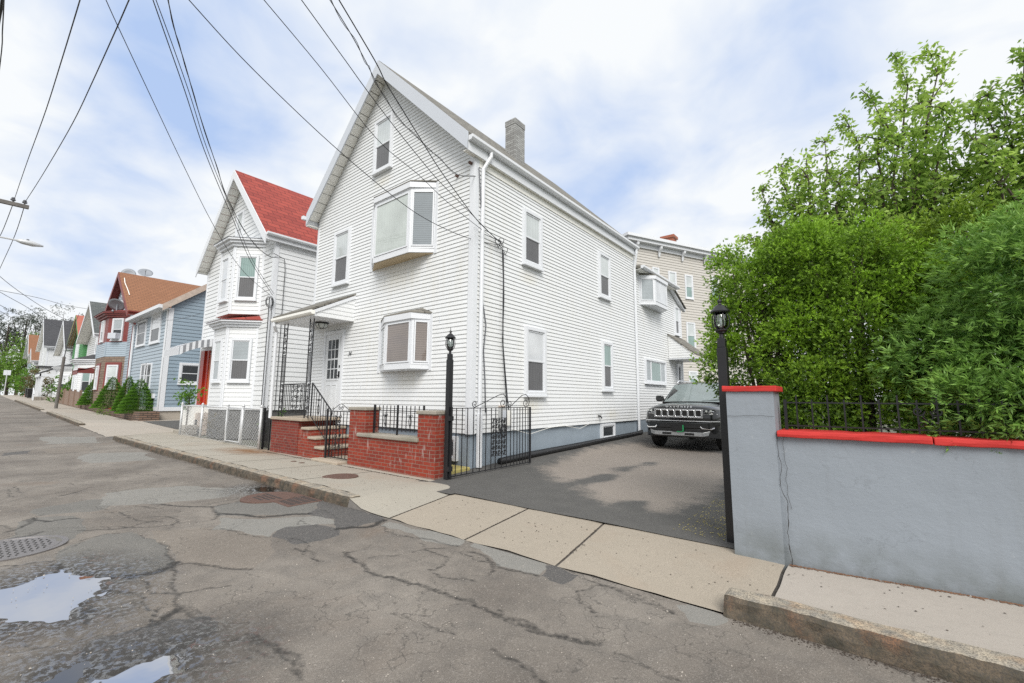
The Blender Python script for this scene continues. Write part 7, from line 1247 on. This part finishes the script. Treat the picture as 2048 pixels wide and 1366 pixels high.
m = MB(); m.tube([(lp_[0], lp_[1] - .75, lp_[2] + .05), (lp_[0], lp_[1] - .6, lp_[2] + .04), (lp_[0], lp_[1] - .3, lp_[2] + .02), (lp_[0], lp_[1], lp_[2])], [.05, .10, .11, .03], 8); h_ = m.build("lamp_head", "galv", SL_, smooth=True); m = MB(); m.lathe((lp_[0], lp_[1] - .45, lp_[2] + .11), [(.04, 0), (.04, .06), (.01, .07)], 8); m.build("photocell", "wire_grey", h_)
def wire(label, pts, d0, d1, r=.012, mat="wire_black", ext0=0, twist=False, n=5):
    pts = [np.array(p, float) for p in pts]; r *= .68
    if len(pts) > 3 and np.linalg.norm(pts[1] - pts[0]) < 30: pts = [pts[1] + (pts[1] - pts[2]) * .25] + pts[2:] if False else pts[1:]
    s = [0.0]
    for a, b in zip(pts, pts[1:]): s.append(s[-1] + float(np.linalg.norm(b - a)))
    P = []; S = s[-1]
    for i in range(len(pts) - 1):
        for k in range(n):
            t = k / n; p0, p1, p2, p3 = pts[max(i - 1, 0)], pts[i], pts[i + 1], pts[min(i + 2, len(pts) - 1)]; q = .5 * (2 * p1 + (p2 - p0) * t + (2 * p0 - 5 * p1 + 4 * p2 - p3) * t * t + (3 * p1 - p0 - 3 * p2 + p3) * t ** 3); P.append((q, s[i] + (s[i + 1] - s[i]) * t))
    P.append((pts[-1], S)); W3 = [gd(q[0], q[1], 1 / ((1 / d0) * (1 - u / S) + (1 / d1) * (u / S))) for q, u in P]
    if ext0: W3 = [W3[0] + (W3[0] - W3[2]) / np.linalg.norm(W3[0] - W3[2]) * ext0] + W3
    m = MB(); m.tube([tuple(w) for w in W3], r, 5)
    if twist: m.tube([tuple(w + np.array([.02 * math.cos(i * .9), .0, .02 * math.sin(i * .9)])) for i, w in enumerate(W3)], r * .7, 5)
    o = m.build("overhead_wire", mat, smooth=True); tag(move_origin(o), label, "wire", "overhead wires")
def dep(p): c = ROT.T @ (np.array(p) - EYE); return float(-c[2])
dH = dep(fS.p(*fS.px(1003, 487, .1), .1)); dC = dep(fF.p(*fF.px(918, 350, .1), .1)); d2 = dep((-16.0, 6.5, 4.9)); dT = 5.2
wire("black service wire crossing the white gable's left slope toward the looped cables", [(520, -10), (528, 0), (640, 134), (752, 276), (834, 347), (890, 400), (945, 445), (992, 480)], dT, dH, .008, ext0=3)
wire("thin service wire running just above the attic window to the cable loops", [(590, -16), (603, 0), (690, 120), (728, 173), (780, 242), (834, 310), (877, 361), (935, 420), (998, 484)], dT, dH, .009, ext0=3)
wire("thick service wire passing the gable peak", [(672, -14), (678, 0), (749, 120), (771, 164), (804, 218), (846, 286), (874, 331), (905, 375), (954, 440), (1002, 486)], dT, dH, .012, ext0=3)
wire("twisted service cable from the gable peak to the rusty insulator at the house corner", [(650, -14), (660, 0), (700, 65), (730, 120), (741, 142), (766, 190), (804, 244), (846, 286), (880, 318), (917, 350), (960, 352)], dT, dC, .009, ext0=3, twist=True)
wire("lowest long wire sweeping under the bay window top to the cable loops", [(366, -12), (378, 0), (480, 112), (600, 230), (699, 320), (801, 404), (863, 444), (933, 475), (996, 490)], dT, dH, .009, ext0=3)
wire("straight single wire ending at the red roof house corner", [(207, -10), (212, 0), (235, 51), (304, 198), (366, 329), (425, 447), (480, 535), (540, 590)], dT + 1.5, d2, .010, ext0=3)
wire("left wire of the close bundle down to the red roof house corner", [(303, -10), (306, 0), (333, 77), (370, 183), (403, 285), (432, 359), (465, 436), (500, 520), (545, 590)], dT + 1.5, d2, .012, ext0=3)
wire("right wire of the close bundle down to the red roof house corner", [(308, -10), (312, 0), (345, 90), (380, 190), (408, 280), (436, 355), (470, 436), (505, 520), (548, 588)], dT + 1.5, d2, .010, ext0=3)
wire("twisted service cable to the upper corner of the red roof house", [(333, -10), (336, 0), (351, 66), (370, 128), (395, 216), (432, 329), (450, 384), (476, 439), (510, 490), (541, 513), (556, 514)], dT + 1.5, dep((-16.05, 6.55, 6.4)), .012, ext0=3, twist=True)
dX = dep((cr_[0], .93, cr_[2] + .2))
wire("primary wire rising from the crossarm tip insulator", [(262, -10), (258, 0), (234, 55), (183, 168), (146, 245), (91, 340), (51, 403)], 7, dX, .014, ext0=6); wire("primary wire rising from the inner crossarm insulator", [(162, -10), (160, 0), (148, 40), (121, 128), (92, 220), (55, 322), (29, 398)], 7, dX, .014, ext0=6)
wire("primary wire dropping away down the street from the crossarm tip", [(51, 405), (30, 470), (-10, 560), (-60, 690)], dX, dX * 4, .02); wire("primary wire dropping away down the street from the inner insulator", [(29, 400), (8, 455), (-20, 520), (-65, 680)], dX, dX * 4, .02)
wire("wire pair high at the picture edge", [(8, -40), (8, 0), (5, 60), (0, 130), (-40, 420)], 6, 16, .012, ext0=8); wire("thick dark cable just inside the top picture edge", [(5, -60), (2, 20), (-60, 340)], 6, 16, .03, ext0=8)
for lab, pts in (("sagging distant wire ending at the green house", [(-90, 470), (0, 553), (60, 598), (110, 628), (150, 643), (250, 655)]), ("distant wire dipping past the grey roof house", [(-90, 530), (0, 584), (50, 612), (95, 640), (150, 668), (205, 680)]), ("distant wire rising faintly from the roofs", [(-90, 565), (60, 592), (130, 610), (190, 620)]), ("distant wire crossing above the pines", [(-90, 560), (0, 610), (40, 630), (120, 655)]), ("lowest distant wire over the pines", [(-90, 570), (0, 622), (40, 645), (80, 665)])):
    wire(lab, pts, 30, 55, .03, "wire_grey")
wire("yellow orange guard sleeve hanging across the far end of the street", [(-30, 728), (0, 729), (20, 729), (36, 723), (46, 718)], 75, 75, .12, "orange_sheath")
wire("drop wire crossing the blue house wall", [(262, 640), (300, 638), (345, 640), (400, 628)], dep((-33, 6, 6)), dep((-25, 6, 6)), .015, "wire_grey")
